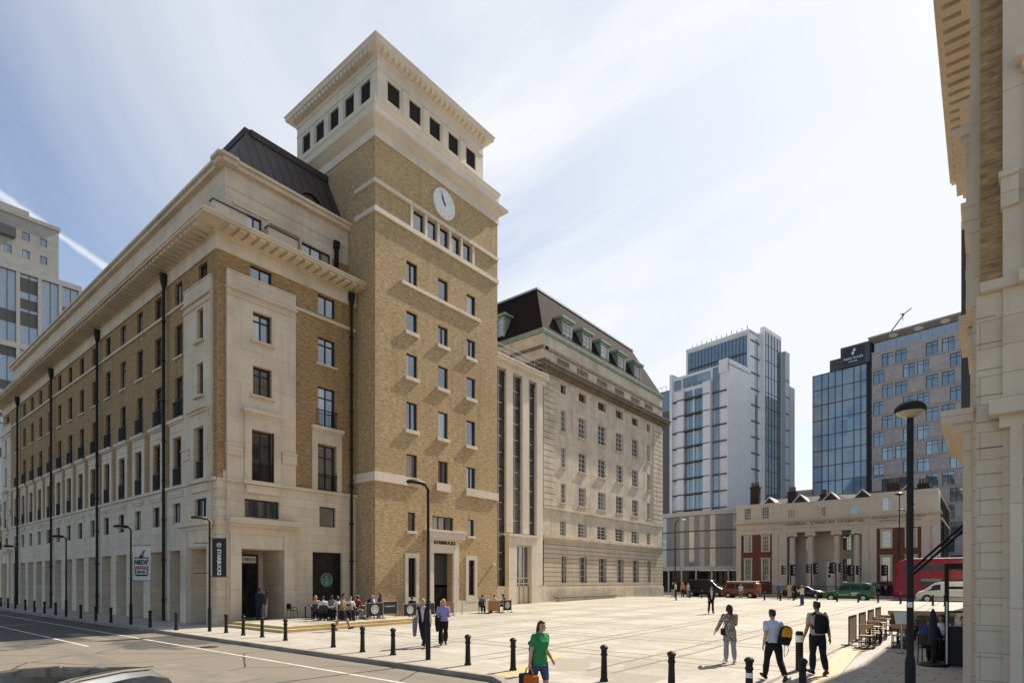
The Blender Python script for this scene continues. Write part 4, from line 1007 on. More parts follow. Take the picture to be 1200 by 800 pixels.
# low roof seen between the tall blocks
m = thing('distant_roof', 'low distant grey roof in the sky gap between white tower and hotel', 'building', (-30, 150, 0))
b = M(); b.box(-8, 14, 0, 10, 0, 23.0); b.box(-8.4, 14.4, -.5, 10.5, 23.0, 23.7); b.box(3, 3.7, 2, 3, 23.7, 26.3); b.build('wall', GPAN, m)
# ------------------------------------------------------------------ ground, road, plaza
def asphalt():
    k = NT('asphalt'); tc = k.n('ShaderNodeTexCoord'); v = tc.outputs['Object']
    sp = k.n('ShaderNodeSeparateXYZ'); k.l(v, sp.inputs[0]); X = sp.outputs[0]
    n1 = k.noise(v, .16, 5, .6); n2 = k.noise(v, 1.3, 6, .6); n3 = k.noise(v, 60, 3)
    mp = k.n('ShaderNodeMapping'); k.l(v, mp.inputs[0]); mp.inputs['Scale'].default_value = (.05, .9, 1)
    n4 = k.noise(mp.outputs[0], 1.0, 4, .55)
    c = k.mix(k.ramp(n2, .3, .7), (.06, .054, .045), (.1, .088, .072))
    c = k.mix(k.ramp(k.math('ADD', n1, k.ramp(X, -34, -22, -.12, .16)), .5, .56, 0, .85), c, (.25, .205, .15))  # beige patches; the X bias paints the sunlit road lighter, shadowed end darker
    c = k.mix(k.ramp(n4, .52, .72, 0, .5), c, (.08, .074, .066))
    vo = k.n('ShaderNodeTexVoronoi'); vo.feature = 'DISTANCE_TO_EDGE'; vo.inputs['Scale'].default_value = .22
    nv = k.n('ShaderNodeMix'); nv.data_type = 'VECTOR'; nv.inputs[0].default_value = .12
    k.l(v, nv.inputs[4]); ns = k.n('ShaderNodeTexNoise'); ns.inputs['Scale'].default_value = 1.5; k.l(v, ns.inputs['Vector']); k.l(ns.outputs['Color'], nv.inputs[5]); k.l(nv.outputs[1], vo.inputs['Vector'])
    c = k.mix(k.math('LESS_THAN', vo.outputs['Distance'], .006), c, (.045, .042, .038))
    c = k.mix(k.ramp(n3, .35, .65, 0, .3), c, (.05, .047, .042))
    k.l(c, k.b.inputs['Base Color']); k.b.inputs['Roughness'].default_value = .85; k.bump(n3, .004, .5)
    return k.m
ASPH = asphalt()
def paving():
    k = NT('plaza_paving'); tc = k.n('ShaderNodeTexCoord'); v = tc.outputs['Object']
    sep = k.n('ShaderNodeSeparateXYZ'); k.l(v, sep.inputs[0]); X, Y = sep.outputs[0], sep.outputs[1]
    br = k.n('ShaderNodeTexBrick'); k.l(v, br.inputs['Vector']); br.inputs['Scale'].default_value = 1
    br.inputs['Brick Width'].default_value = .95; br.inputs['Row Height'].default_value = .58; br.inputs['Mortar Size'].default_value = .012; br.inputs['Mortar Smooth'].default_value = .3
    br.inputs['Color1'].default_value = (.5, .46, .395, 1); br.inputs['Color2'].default_value = (.42, .38, .315, 1); br.inputs['Mortar'].default_value = (.24, .2, .155, 1)
    n1 = k.noise(v, .25, 6, .6); n2 = k.noise(v, 3.0, 6, .65); n3 = k.noise(v, 40, 3)
    c = br.outputs['Color']
    b2 = k.n('ShaderNodeTexBrick'); mp = k.n('ShaderNodeMapping'); k.l(v, mp.inputs[0]); mp.inputs['Location'].default_value = (.4, .2, 0)
    k.l(mp.outputs[0], b2.inputs['Vector']); b2.inputs['Scale'].default_value = 1; b2.inputs['Brick Width'].default_value = 1.9; b2.inputs['Row Height'].default_value = 1.16; b2.inputs['Mortar Size'].default_value = 0
    b2.inputs['Color1'].default_value = (0, 0, 0, 1); b2.inputs['Color2'].default_value = (1, 1, 1, 1)
    near = k.math('LESS_THAN', Y, 15.9); gx = k.math('GREATER_THAN', X, -11.0)
    g = k.math('MULTIPLY', k.math('MULTIPLY', near, gx), k.ramp(k.math('ADD', k.math('MULTIPLY', b2.outputs['Color'], .25), k.noise(v, .35, 2)), .62, .66))
    c = k.mix(k.math('MULTIPLY', g, .75), c, (.27, .235, .19))
    pv = k.ramp(k.math('ADD', k.math('MULTIPLY', b2.outputs['Color'], .3), k.noise(v, .16, 4)), .55, .8, 0, .55)
    c = k.mix(pv, c, (.33, .285, .22))
    def lines(ax, offs, per, eps):
        r = None
        for o in offs:
            q = k.math('COMPARE', k.math('WRAP', ax, o+per, o), o+eps, eps)
            r = q if r is None else k.math('MAXIMUM', r, q)
        return r
    lx = lines(X, (-12.65, -11.9), 4.3, .065); ly = lines(Y, (16.35, 17.35), 5.15, .075)
    bandx = k.math('COMPARE', k.math('WRAP', X, -12.65+4.3, -12.65), -12.65+.4, .4)
    bandy = k.math('COMPARE', k.math('WRAP', Y, 16.35+5.15, 16.35), 16.35+.53, .53)
    far = k.math('GREATER_THAN', Y, 13.3)
    c = k.mix(k.math('MULTIPLY', k.math('MAXIMUM', bandx, bandy), .14), c, (.3, .25, .19))
    c = k.mix(k.math('MULTIPLY', k.math('MULTIPLY', k.math('MAXIMUM', lx, ly), far), .85), c, (.16, .125, .09))
    c = k.mix(k.ramp(n1, .45, .75, 0, .6), c, (.3, .255, .2)); c = k.mix(k.ramp(n2, .5, .75, 0, .4), c, (.27, .23, .18))
    spots = k.n('ShaderNodeTexVoronoi'); spots.inputs['Scale'].default_value = 1.6; k.l(v, spots.inputs['Vector'])
    c = k.mix(k.math('MULTIPLY', k.math('LESS_THAN', spots.outputs['Distance'], .07), .5), c, (.2, .17, .14))
    k.l(c, k.b.inputs['Base Color']); k.b.inputs['Roughness'].default_value = .8; k.b.inputs['Specular IOR Level'].default_value = .25; k.bump(n3, .003, .3)
    return k.m
PAVE = paving()
def structure(name, m, mat, **kw):
    o = m.build(name, mat, **kw); o['kind'] = 'structure'; return o
m = M(); m.quad((-900, -600, -.145), (900, -600, -.145), (900, 1500, -.145), (-900, 1500, -.145)); structure('ground', m, plain('distant_ground', (.13, .12, .1), .9, scale=.05))
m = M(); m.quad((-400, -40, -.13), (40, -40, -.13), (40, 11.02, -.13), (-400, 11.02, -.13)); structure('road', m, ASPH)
# edge of the pavement: along the street, then curving towards the near side
edge = [(-110, 10.6), (-60, 10.95), (-14, 11.05), (-9.6, 11.0), (-8.9, 10.55), (-8.5, 9.8), (-8.0, 8.2), (-7.2, 5.5), (-6, 2), (-3.5, -6), (-3.5, -30)]
def strip(m, y0, y1, x0, x1):
    m.quad((x0, y0, gz(y0)), (x1, y0, gz(y0)), (x1, y1, gz(y1)), (x0, y1, gz(y1)))
m = M()
for y0, y1 in ((11.05, 20), (20, 66)): strip(m, y0, y1, -110, 60)
e2 = [(-110, 11.05)]+edge
for i in range(len(edge)-1):
    (xa, ya), (xb, yb) = edge[i], edge[i+1]
    if xb <= -9.6: m.quad((xa, ya, 0), (xb, yb, 0), (xb, 11.05, 0), (xa, 11.05, 0))
    else: m.quad((xa, ya, 0), (xb, yb, 0), (60, yb, 0), (60, ya, 0))
m.quad((-9.6, 11.0, 0), (60, 11.0, 0), (60, 11.05, 0), (-9.6, 11.05, 0))
m.quad((60, 66, .46), (-110, 66, .46), (-110, 66, -.2), (60, 66, -.2))
structure('plaza_paving', m, PAVE)
m = M()
for i in range(len(edge)-1):
    (xa, ya), (xb, yb) = edge[i], edge[i+1]
    h = .004 if i < 3 else .004
    L = math.hypot(xb-xa, yb-ya); nx, ny = -(yb-ya)/L, (xb-xa)/L
    p = [(xa, ya), (xb, yb), (xb+nx*.15, yb+ny*.15), (xa+nx*.15, ya+ny*.15)]
    m.add([(*q, -.2) for q in p]+[(*q, h) for q in p], [(0, 1, 5, 4), (1, 2, 6, 5), (2, 3, 7, 6), (3, 0, 4, 7), (4, 5, 6, 7)])
structure('kerb', m, plain('granite_kerb', (.26, .225, .175), .8, var=.3, scale=1.5))
PAINT = plain('worn_road_paint', (.55, .51, .43), .8, var=.25, scale=3)
m = M()
def rline(x0, x1, y, w):
    m.quad((x0, y-w/2, -.126), (x1, y-w/2, -.126), (x1, y+w/2, -.126), (x0, y+w/2, -.126))
rline(-100, -9.5, 9.45, .11); 
rline(-44, -26.8, 7.06, .11)
for k in range(8): rline(-56-8*k, -50-8*k, 7.06, .11)
rline(-100, -12, 3.0, .1)
structure('road_markings', m, PAINT)
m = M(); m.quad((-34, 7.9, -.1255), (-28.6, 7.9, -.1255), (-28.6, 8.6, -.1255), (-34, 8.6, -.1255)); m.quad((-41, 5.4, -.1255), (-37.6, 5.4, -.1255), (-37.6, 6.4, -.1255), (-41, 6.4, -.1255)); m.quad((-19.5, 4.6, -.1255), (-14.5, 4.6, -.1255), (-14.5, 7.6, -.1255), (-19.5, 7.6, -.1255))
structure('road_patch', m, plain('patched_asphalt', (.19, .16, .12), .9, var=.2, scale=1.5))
m = M(); m.lathe([(.33, 0), (.33, .004)], 20, (-23.0, 9.9, -.1285)); structure('manhole_cover', m, IRONB)
# buff tactile strip at the dropped kerb, and along the cafe edge on the right
m = M(); m.quad((-9.75, 11.2, .004), (-9.2, 11.2, .004), (-10.55, 15.8, .004), (-11.0, 15.7, .004)); structure('tactile_paving', m, plain('buff_tactile', (.5, .37, .17), .8, var=.15))
m = M(); m.quad((-2.95, 11.4, .004), (-2.5, 11.4, .004), (-3.35, 23.2, .036), (-3.95, 23.2, .036)); structure('edge_strip', m, plain('buff_edge_paving', (.47, .38, .24), .8, var=.15))
m = M(); m.quad((-2.5, 8, .0045), (6, 8, .0045), (6, 24, .044), (-3.2, 24, .044)); m.quad((-3.2, 24, .044), (6, 24, .044), (6, 40, .204), (-3.8, 40, .204))
def slabs():
    k = NT('grey_slab_paving'); tc = k.n('ShaderNodeTexCoord'); v = tc.outputs['Object']
    mp = k.n('ShaderNodeMapping'); k.l(v, mp.inputs[0]); mp.inputs['Rotation'].default_value = (0, 0, rad(3))
    br = k.n('ShaderNodeTexBrick'); k.l(mp.outputs[0], br.inputs['Vector']); br.inputs['Scale'].default_value = 1
    br.inputs['Brick Width'].default_value = .75; br.inputs['Row Height'].default_value = .5; br.inputs['Mortar Size'].default_value = .014
    br.inputs['Color1'].default_value = (.42, .385, .33, 1); br.inputs['Color2'].default_value = (.34, .31, .26, 1); br.inputs['Mortar'].default_value = (.16, .14, .12, 1)
    c = k.mix(k.ramp(k.noise(v, 1.2, 6, .65), .45, .75, 0, .4), br.outputs['Color'], (.24, .21, .17))
    k.l(c, k.b.inputs['Base Color']); k.b.inputs['Roughness'].default_value = .8
    return k.m
structure('cafe_pavement', m, slabs())
# terrace steps before the corner block
NOS = GOLD
ter = thing('terrace_steps', 'low paved terrace with two yellow nosed steps at the corner coffee shop', 'steps', (-28, 14, 0))
m = M(); m.box(-3.6, 2.95, .05, 9.1, -.1, .12); m.box(-3.6, 2.55, .42, 9.1, .1, .24); m.build('treads', PAVE, ter)
for z, x1, y0 in ((.12, 2.95, .05), (.24, 2.55, .42)):
    m = M(); m.box(-3.6, x1+.004, y0-.004, y0+.07, z-.1, z+.004); m.box(x1-.066, x1+.006, y0+.07, 9.1, z-.1, z+.0045); m.build('nosing', NOS, ter)
# far road
m = M(); m.quad((-250, 66, .33), (200, 66, .33), (200, 81, .33), (-250, 81, .33)); structure('far_road', m, plain('far_asphalt', (.14, .127, .105), .9, scale=.6))
m = M(); m.box(-250, 200, 81, 240, -.1, .46); structure('far_pavement', m, plain('far_paving', (.3, .27, .22), .9, scale=.6))
m = M(); m.box(-250, 200, 65.85, 66.02, .2, .465); structure('far_kerb', m, bpy.data.materials['granite_kerb'])
m = M()
for k in range(30): m.quad((-120+6*k, 73.4, .334), (-117+6*k, 73.4, .334), (-117+6*k, 73.55, .334), (-120+6*k, 73.55, .334))
structure('far_road_markings', m, PAINT)
# ------------------------------------------------------------------ trees at the far end of the street
def leafmat(name, a, b):
    k = NT(name); tc = k.n('ShaderNodeTexCoord'); f = k.noise(tc.outputs['Object'], 1.2, 3)
    k.l(k.mix(k.ramp(f, .35, .65), a, b), k.b.inputs['Base Color']); k.b.inputs['Roughness'].default_value = .6; return k.m
LEAF = leafmat('plane_leaves', (.04, .075, .018), (.075, .12, .03)); BARK = plain('bark', (.1, .075, .05), .9)
def tree(x, y, h, seed, label):
    rr = random.Random(seed); t = thing('street_tree', label, 'tree', (x, y, 0))
    m = M(); m.tube([(0, 0, -.1), (.05, .03, h*.25), (.1, 0, h*.5), (0, .1, h*.8)], [.28, .22, .15, .05], 8)
    cl = []
    for k in range(9):
        g = rr.random()*6.28; r = h*.28*rr.random()**.5; z = h*(.42+.5*rr.random()); c = (r*math.cos(g), r*math.sin(g), z); cl.append((c, h*(.1+.08*rr.random())))
        m.tube([(.05, 0, h*(.25+.2*rr.random())), (c[0]*.5, c[1]*.5, z*.85), c], [.1, .06, .02], 5)
    m.build('trunk', BARK, t)
    f = M()
    for c, r in cl:
        for k in range(420):
            v = Vector((rr.gauss(0, 1), rr.gauss(0, 1), rr.gauss(0, 1))).normalized()*r*(.5+.6*rr.random())
            p = Vector(c)+v*Vector((1.15, 1.15, .85)) if False else Vector(c)+v
            a = Vector((rr.gauss(0, 1), rr.gauss(0, 1), rr.gauss(0, 1))).normalized()*.17; b = a.cross(Vector((rr.gauss(0, 1), rr.gauss(0, 1), rr.gauss(0, 1)))).normalized()*.12
            f.quad(p-a, p+b, p+a, p-b)
    f.build('crown', LEAF, t)
tree(-99, 17, 8.5, 1, 'green leafy tree beyond the far end of the left street'); tree(-118, 12, 10, 2, 'taller tree further down the left street beyond the first tree')
# ------------------------------------------------------------------ bollards
def bollard_proto():
    t = thing('bollard', 'x', 'bollard', group='black bollards around the square')
    m = M(); m.lathe([(.1, -.02), (.1, .04), (.08, .08), (.066, .6)], 14); m.build('post', IRONB, t, smooth=True)
    m = M(); m.lathe([(.066, .6), (.082, .62), (.082, .66), (.066, .69), (.074, .76), (.097, .79), (.098, .82), (.065, .86), (.0, .885)], 14); m.build('cap', IRONB, t, smooth=True)
    return t
bp = bollard_proto()
used = [False]
def bollard(x, y, label):
    o = bp if not used[0] else copy_tree(bp); used[0] = True
    o.location = (x, y, gz(y)); o['label'] = label; return o
ORD = ['first', 'second', 'third', 'fourth', 'fifth', 'sixth', 'seventh', 'eighth', 'ninth', 'tenth', 'eleventh', 'twelfth', 'thirteenth', 'fourteenth']
left = [(-30.5, 11.6), (-33.4, 11.45), (-39.0, 11.35), (-41.5, 11.3), (-44.7, 11.36), (-50.7, 11.42), (-53.6, 11.42), (-56.4, 11.4), (-60.6, 11.66), (-67.3, 11.75), (-70.5, 11.8), (-73.5, 11.8)]
for i, (x, y) in enumerate(left): bollard(x, y, f'black bollard in the shaded row along the left street, {ORD[i]} from the building corner')
front = [(-27.14, 12.45), (-25.3, 12.35), (-23.85, 12.45), (-21.8, 12.35), (-18.27, 12.2), (-16.28, 12.0), (-14.87, 12.15)]
for i, (x, y) in enumerate(front): bollard(x, y, f'black bollard in the sunny kerb row before the coffee shop, {ORD[i]} from the building corner')
for (x, y), l in zip([(-11.45, 12.05), (-9.83, 12.1), (-9.02, 11.85), (-7.08, 12.16), (-5.31, 12.0), (-2.82, 12.54)],
    ['black bollard on its own just right of the tall kerb lamp post', 'black bollard beside the yellow tactile strip at the dropped kerb', 'black bollard directly behind the woman in the green shirt', 'black bollard alone in the front row, right of the green shirted woman', 'black bollard in the front row between two others, left of the patterned coat woman', 'black bollard in the front row with its base cut off, between the two men']): bollard(x, y, l)
far = [(-24.95, 57.5), (-26.1, 63.9), (-25.0, 64.6), (-17.48, 62.0), (-15.85, 61.6), (-14.9, 62.6), (-12.64, 62.0), (-10.98, 62.2), (-9.13, 61.5), (-7.68, 62.3), (-5.79, 60.5), (-4.35, 53.1), (-3.4, 58.5), (-2.6, 58.3)]
fl_ = ['small far bollard standing alone near the end of the old stone block', 'small far bollard before the black van', 'small far bollard near the front of the black van', 'small far bollard at the rear of the orange camper van', 'small far bollard left of the woman in beige', 'small far bollard right of the woman in beige', 'small far bollard before the black saloon car', 'small far bollard before the front wheel of the green taxi', 'small far bollard before the rear wheel of the green taxi', 'small far bollard right of the green taxi', 'small far bollard left of the near street lamp, before the bus', 'small far bollard just right of the near street lamp', 'small far bollard before the nose of the white van', 'small far bollard before the middle of the white van']
for (x, y), l in zip(far, fl_): bollard(x, y, l)
def band_bollard(x, y, label, h=1.06):
    t = thing('bollard', label, 'bollard', (x, y, gz(y)), group='tall black bollards with white band')
    m = M(); m.lathe([(.1, -.02), (.1, .03), (.095, .05), (.095, h-.3)], 16); m.build('post', IRONB, t, smooth=True)
    m = M(); m.lathe([(.098, h-.3), (.098, h-.12)], 16); m.build('band', WHITE, t, smooth=True)
    m = M(); m.lathe([(.097, h-.12), (.097, h-.05), (.075, h-.01), (0, h)], 16); m.build('cap', IRONB, t, smooth=True)
band_bollard(-3.89, 16.96, 'tall black bollard with a white band between the two men with backpacks')
b = copy_tree(bp); b.location = (-3.69, 12.05, 0); b['label'] = 'black bollard with a white band right of the patterned coat woman'
m = M(); m.lathe([(.0725, .46), (.0705, .56)], 14); m.build('band', WHITE, b)
# ------------------------------------------------------------------ street lamps
LAMPG = 'street lamps around the square'
GLOBE = plain('lamp_diffuser', (.45, .38, .24), .3)
def lamp(x, y, h, label, arm=.85, rz=0, banner=None, r=.052):
    z = gz(y); t = thing('street_lamp', label, 'street lamp', (x, y, z), rz, LAMPG)
    m = M(); m.lathe([(r*1.5, 0), (r*1.5, 1.05), (r*1.1, 1.16), (r, 1.2), (r*.8, h-.1)], 12); m.tube([(0, 0, h-.12), (0, -.1, h), (0, -.3, h+.03)], [r*.8, r*.75, r*.7], 8); m.build('pole', IRON, t, smooth=True)
    m = M(); m.ell((0, -arm*.55, h+.03), (.17, arm*.45, .1), 14, 8); m.build('lamp_head', IRON, t, smooth=True)
    m = M(); m.ell((0, -arm*.6, h-.03), (.14, arm*.36, .06), 12, 6); m.build('diffuser', GLOBE, t, smooth=True)
    return t
lamp(-13.16, 12.1, 5.28, 'tall black street lamp at the kerb before the brick tower, head towards the road')
l1 = lamp(-28.5, 12.3, 5.3, 'black street lamp carrying a black coffee shop banner at the building corner')
l2 = lamp(-36.3, 11.5, 5.3, 'black street lamp carrying a white noodle shop banner on the shaded street')
lamp(-47.65, 11.3, 5.3, 'black street lamp without banner on the shaded street, beyond the noodle banner')
lamp(-64.2, 11.7, 5.3, 'farthest black street lamp on the shaded left street')
CU, SU = math.cos(rad(39.2)), math.sin(rad(39.2))
def arms(x, y, zs, up=.9, side=1, label='', name='banner_bracket'):
    pass
def banner(lampobj, x, y, z0, z1, w, label, mat, gap=.12, name='hanging_banner', left_arms=True):
    # brackets belong to the lamp, the banner is its own thing; banner hangs square to the kerb line, facing the road end
    rz = rad(39.2)
    m = M()
    for z in (z0-.02, z1+.02): m.box(0, w+gap, -.015, .015, z-.015, z+.015)
    if left_arms:
        for z in (z0+.15, z1-.2): m.box(-.75, 0, -.015, .015, z-.015, z+.015)
    m.build('banner_bracket', IRON, lampobj, (0, 0, 0), rz)
    t = thing(name, label, 'banner', (x, y, gz(y)), rz)
    m = M(); n = 6
    for k in range(n):
        a = gap+w*k/n; b_ = gap+w*(k+1)/n; f = lambda q: .012*math.sin(q*7)
        m.quad((a, f(a), z0), (b_, f(b_), z0), (b_, f(b_), z1), (a, f(a), z1))
    o = m.build('cloth', mat, t); sm = o.modifiers.new('thickness', 'SOLIDIFY'); sm.thickness = .006
    return t
CHAR = plain('charcoal_banner', (.022, .022, .022), .8)
bn1 = banner(l1, -28.5, 12.3, 2.6, 4.38, .68, 'black vertical coffee shop banner with white lettering on the corner lamp post', CHAR)
emblem(bn1, (.46, -.025, 4.08), .13, 0, ring=GREEN, fill=WHITE)
text('banner_lettering', 'STARBUCKS', .24, WHITE, bn1, (.46, -.03, 3.28), (rad(90), rad(90), 0), .002, width=1.25, bold=.01)
WB = plain('white_banner_cloth', (.55, .55, .53), .8)
bn2 = banner(l2, -36.3, 11.5, 2.42, 4.3, .95, 'white noodle shop banner with black and red lettering on a lamp post', WB, left_arms=False)
NB = BLACK; RED = plain('banner_red', (.35, .02, .03), .7)
m = M(); y = -.03
def pl(m, pts): m.add([(p[0], y, p[1]) for p in pts], [tuple(range(len(pts)))])
pl(m, [(.2, 3.62), (.98, 3.62), (.98, 3.68), (.2, 3.68)]); pl(m, [(.2, 3.2), (.25, 3.2), (.31, 2.72), (.26, 2.72)]); pl(m, [(.98, 3.2), (.93, 3.2), (.87, 2.72), (.92, 2.72)]); pl(m, [(.27, 2.66), (.91, 2.66), (.9, 2.74), (.28, 2.74)])
pl(m, [(.45, 3.68), (.5, 3.68), (.72, 4.02), (.68, 4.02)]); pl(m, [(.62, 3.68), (.68, 3.68), (.78, 4.08), (.74, 4.08)]); pl(m, [(.5, 3.68), (.64, 3.68), (.6, 3.84), (.56, 3.84)])
m.build('banner_drawing', NB, bn2)
text('banner_lettering', "NEDS'", .34, NB, bn2, (.59, y, 3.4), (rad(90), 0, 0), .002, width=.76, bold=.012)
text('banner_lettering', 'NOODLE', .27, RED, bn2, (.59, y, 3.1), (rad(90), 0, 0), .002, width=.56, bold=.008)
text('banner_lettering', 'BAR', .19, NB, bn2, (.59, y, 2.87), (rad(90), 0, 0), .002, width=.44, bold=.006)
# near lamp on the right: post-top dish
t = thing('street_lamp', 'near black post with a round dish lamp at the right, before the cafe', 'street lamp', (-1.12, 13.28, 0), 0, LAMPG)
m = M(); m.lathe([(.1, -.05), (.1, .05), (.088, .1), (.088, .82), (.075, .94), (.06, 1.0), (.058, 1.6), (.055, 5.5)], 16); m.build('pole', IRON, t, smooth=True)
m = M(); m.lathe([(.25, 5.58), (.262, 5.62), (.253, 5.67), (.19, 5.74), (.09, 5.78), (0, 5.79)], 24); m.build('lamp_head', IRON, t, smooth=True)
m = M(); m.lathe([(.07, 5.47), (.14, 5.5), (.22, 5.56), (.25, 5.6)], 24); m.build('diffuser', GLOBE, t, smooth=True)
m = M(); m.box(-.04, .04, -.07, -.055, 1.9, 2.0); m.build('number_plate', WHITE, t)
def tall_lamp(x, y, h, label):
    z = gz(y); t = thing('street_lamp', label, 'street lamp', (x, y, z), 0, LAMPG)
    m = M(); m.lathe([(.12, -.1), (.12, 1.2), (.08, 1.3), (.05, h)], 8); m.build('pole', IRON, t)
    m = M(); m.lathe([(.1, h-.1), (.45, h), (.42, h+.12), (.05, h+.3)], 12); m.build('lamp_head', IRON, t)
tall_lamp(-8.13, 83.7, 12.3, 'tall thin black lamp column before the right brick bay of the hospital')
t = thing('street_lamp', 'tall thin black lamp column with a curved arm before the glass podium', 'street lamp', (-31.1, 71.4, .4), rad(39.2), LAMPG)
m = M(); m.tube([(0, 0, -.1), (0, 0, 8.9), (.1, 0, 9.5), (.5, 0, 9.9), (.9, 0, 9.9)], [.09, .06, .05, .05, .05], 6); m.build('pole', IRON, t); m = M(); m.ell((1.1, 0, 9.85), (.35, .16, .09), 10, 6); m.build('lamp_head', WHITE, t)
t = thing('street_lamp', 'short thin grey column just right of the tall lamp before the hospital', 'street lamp', (-7.45, 84.2, .46), 0, LAMPG)
m = M(); m.tube([(0, 0, -.1), (0, 0, 10.2), (-.3, 0, 10.5)], .07, 6); m.build('pole', DGREY, t); m = M(); m.ell((-.6, 0, 10.5), (.35, .14, .08), 10, 6); m.build('lamp_head', DGREY, t)
# ------------------------------------------------------------------ traffic lights
LR = plain('unlit_signal_lens', (.3, .3, .28), .3)
def tlight(px_, d, h, heads, label):
    x, y = px_; t = thing('traffic_light', label, 'traffic light', (x, y, .4), rad(39.2), 'traffic lights along the far road')
    m = M(); m.tube([(0, 0, -.1), (0, 0, h)], .07, 8); m.build('pole', IRON, t)
    for hx, turn in heads:
        m = M(); m.box(hx-.2, hx+.2, -.2, .1, h-1.15, h-.05); m.box(hx-.32, hx+.32, .1, .13, h-1.3, h+.08) if turn else None
        hd = m.build('signal_head', BLACK, t)
        m = M()
        for k in range(3): m.tube([(hx+.201 if turn < 0 else hx, -.21, h-.25-.34*k), (hx+.2 if turn < 0 else hx, -.3, h-.25-.34*k)], .11, 10)
        m.build('lens', LR, hd)
def dp(d, px_): a = (px_-600)/682; return (-.632*d+.775*a*d, .775*d+.632*a*d)
tlight(dp(71, 926.5), 0, 3.9, [(.3, 1), (-.9, 0)], 'traffic light pole with a white edged head left of the hospital columns')
tlight(dp(72, 951), 0, 4.1, [(.55, 1), (-.45, 0)], 'traffic light pole before the left hospital columns')
tlight(dp(72, 979.5), 0, 4.2, [(-.4, 1), (.55, 0)], 'traffic light pole right of the white hospital door')
tlight(dp(72, 1000.5), 0, 3.9, [(-.4, 1), (.5, 0)], 'traffic light pole before the rightmost hospital column')
tlight(dp(72, 1040), 0, 3.9, [(-.4, 1)], 'traffic light pole before the lower window of the right brick bay')
# ------------------------------------------------------------------ vehicles
TYRE = plain('tyre_rubber', (.015, .015, .015), .8); RIM = plain('alloy_rim', (.45, .45, .46), .35, metal=.8)
VGL = glass('vehicle_glass', dark=(.012, .014, .016), cur=0, ior=1.45, spec=.35)
CHRM = plain('chrome', (.6, .6, .6), .15, metal=1); LAMPW = plain('headlamp_glass', (.55, .55, .52), .1); LAMPR = plain('tail_lamp_red', (.3, .01, .01), .2)
def paint(name, c, rough=.25, metal=0): return plain(name, c, rough, metal, .35, .03, 1, .25)
class Loft:
    """Vehicle body: stations (x, z_bottom, z_belt, z_top, half_width, half_roof)."""
    def __init__(s, st): s.s = st
    def sec(s, i):
        x, zb, zl, zt, w, r = s.s[i]; zs = zb+(zl-zb)*.35
        top = max(zt, zl+.004)
        pts = [(w*.9, zb), (w*.985, zb+.1), (w, zs), (w*.985, zl-.06), (w*.965, zl), (r+(w*.965-r)*.12, zl+(top-zl)*.88), (r*.93, zl+(top-zl)*.975), (r*.6, top)]
        return [(x, -y, z) for y, z in pts]+[(x, y, z) for y, z in reversed(pts)]
    def body(s):
        m = M(); n = None
        for i in range(len(s.s)):
            p = s.sec(i); n = len(p); m.v += p
        for i in range(len(s.s)-1):
            for k in range(n): m.f.append((i*n+k, i*n+(k+1) % n, (i+1)*n+(k+1) % n, (i+1)*n+k))
        m.f.append(tuple(range(n-1, -1, -1))); b = (len(s.s)-1)*n; m.f.append(tuple(b+k for k in range(n)))
        return m
    def ip(s, x):
        st = s.s
        for i in range(len(st)-1):
            if st[i][0] <= x <= st[i+1][0]:
                f = (x-st[i][0])/(st[i+1][0]-st[i][0]+1e-9); return [st[i][k]+f*(st[i+1][k]-st[i][k]) for k in range(6)]
        return list(st[-1] if x > st[-1][0] else st[0])
    def side(s, m, xa, xb, ta, tb, sy, out=.022, xs=None, t2=None):
        # glass between belt (t=0) and roof (t=1)
        def P(x, t):
            _, zb, zl, zt, w, r = s.ip(x); a = (w*.965, zl); b = (r+(w*.965-r)*.12, zl+(zt-zl)*.88)
            return (x, sy*(a[0]+(b[0]-a[0])*t+out), a[1]+(b[1]-a[1])*t)
        n = 6
        for k in range(n):
            x0 = xa+(xb-xa)*k/n; x1 = xa+(xb-xa)*(k+1)/n
            m.quad(P(x0, ta), P(x1, ta), P(x1, tb), P(x0, tb))
    def screen(s, m, xa, xb, up=.012, dx=0):
        def P(x, sy, k=.93):
            _, zb, zl, zt, w, r = s.ip(x); return (x+dx, sy*r*k*.93, max(zt, zl)+up-.015)
        m.quad(P(xa, -1), P(xa, 1), P(xb, 1), P(xb, -1))
def wheel(t, x, y, r, w=.2):
    sy = 1 if y > 0 else -1
    m = M(); m.tube([(x, y-sy*w, r), (x, y-sy*.02, r), (x, y, r)], [r, r, r*.93], 20); o = m.build('wheel', TYRE, t)
    m = M(); m.tube([(x, y, r), (x, y+sy*.012, r)], [r*.62, r*.58], 16)
    for k in range(5): pass
    m.build('rim', RIM, o)
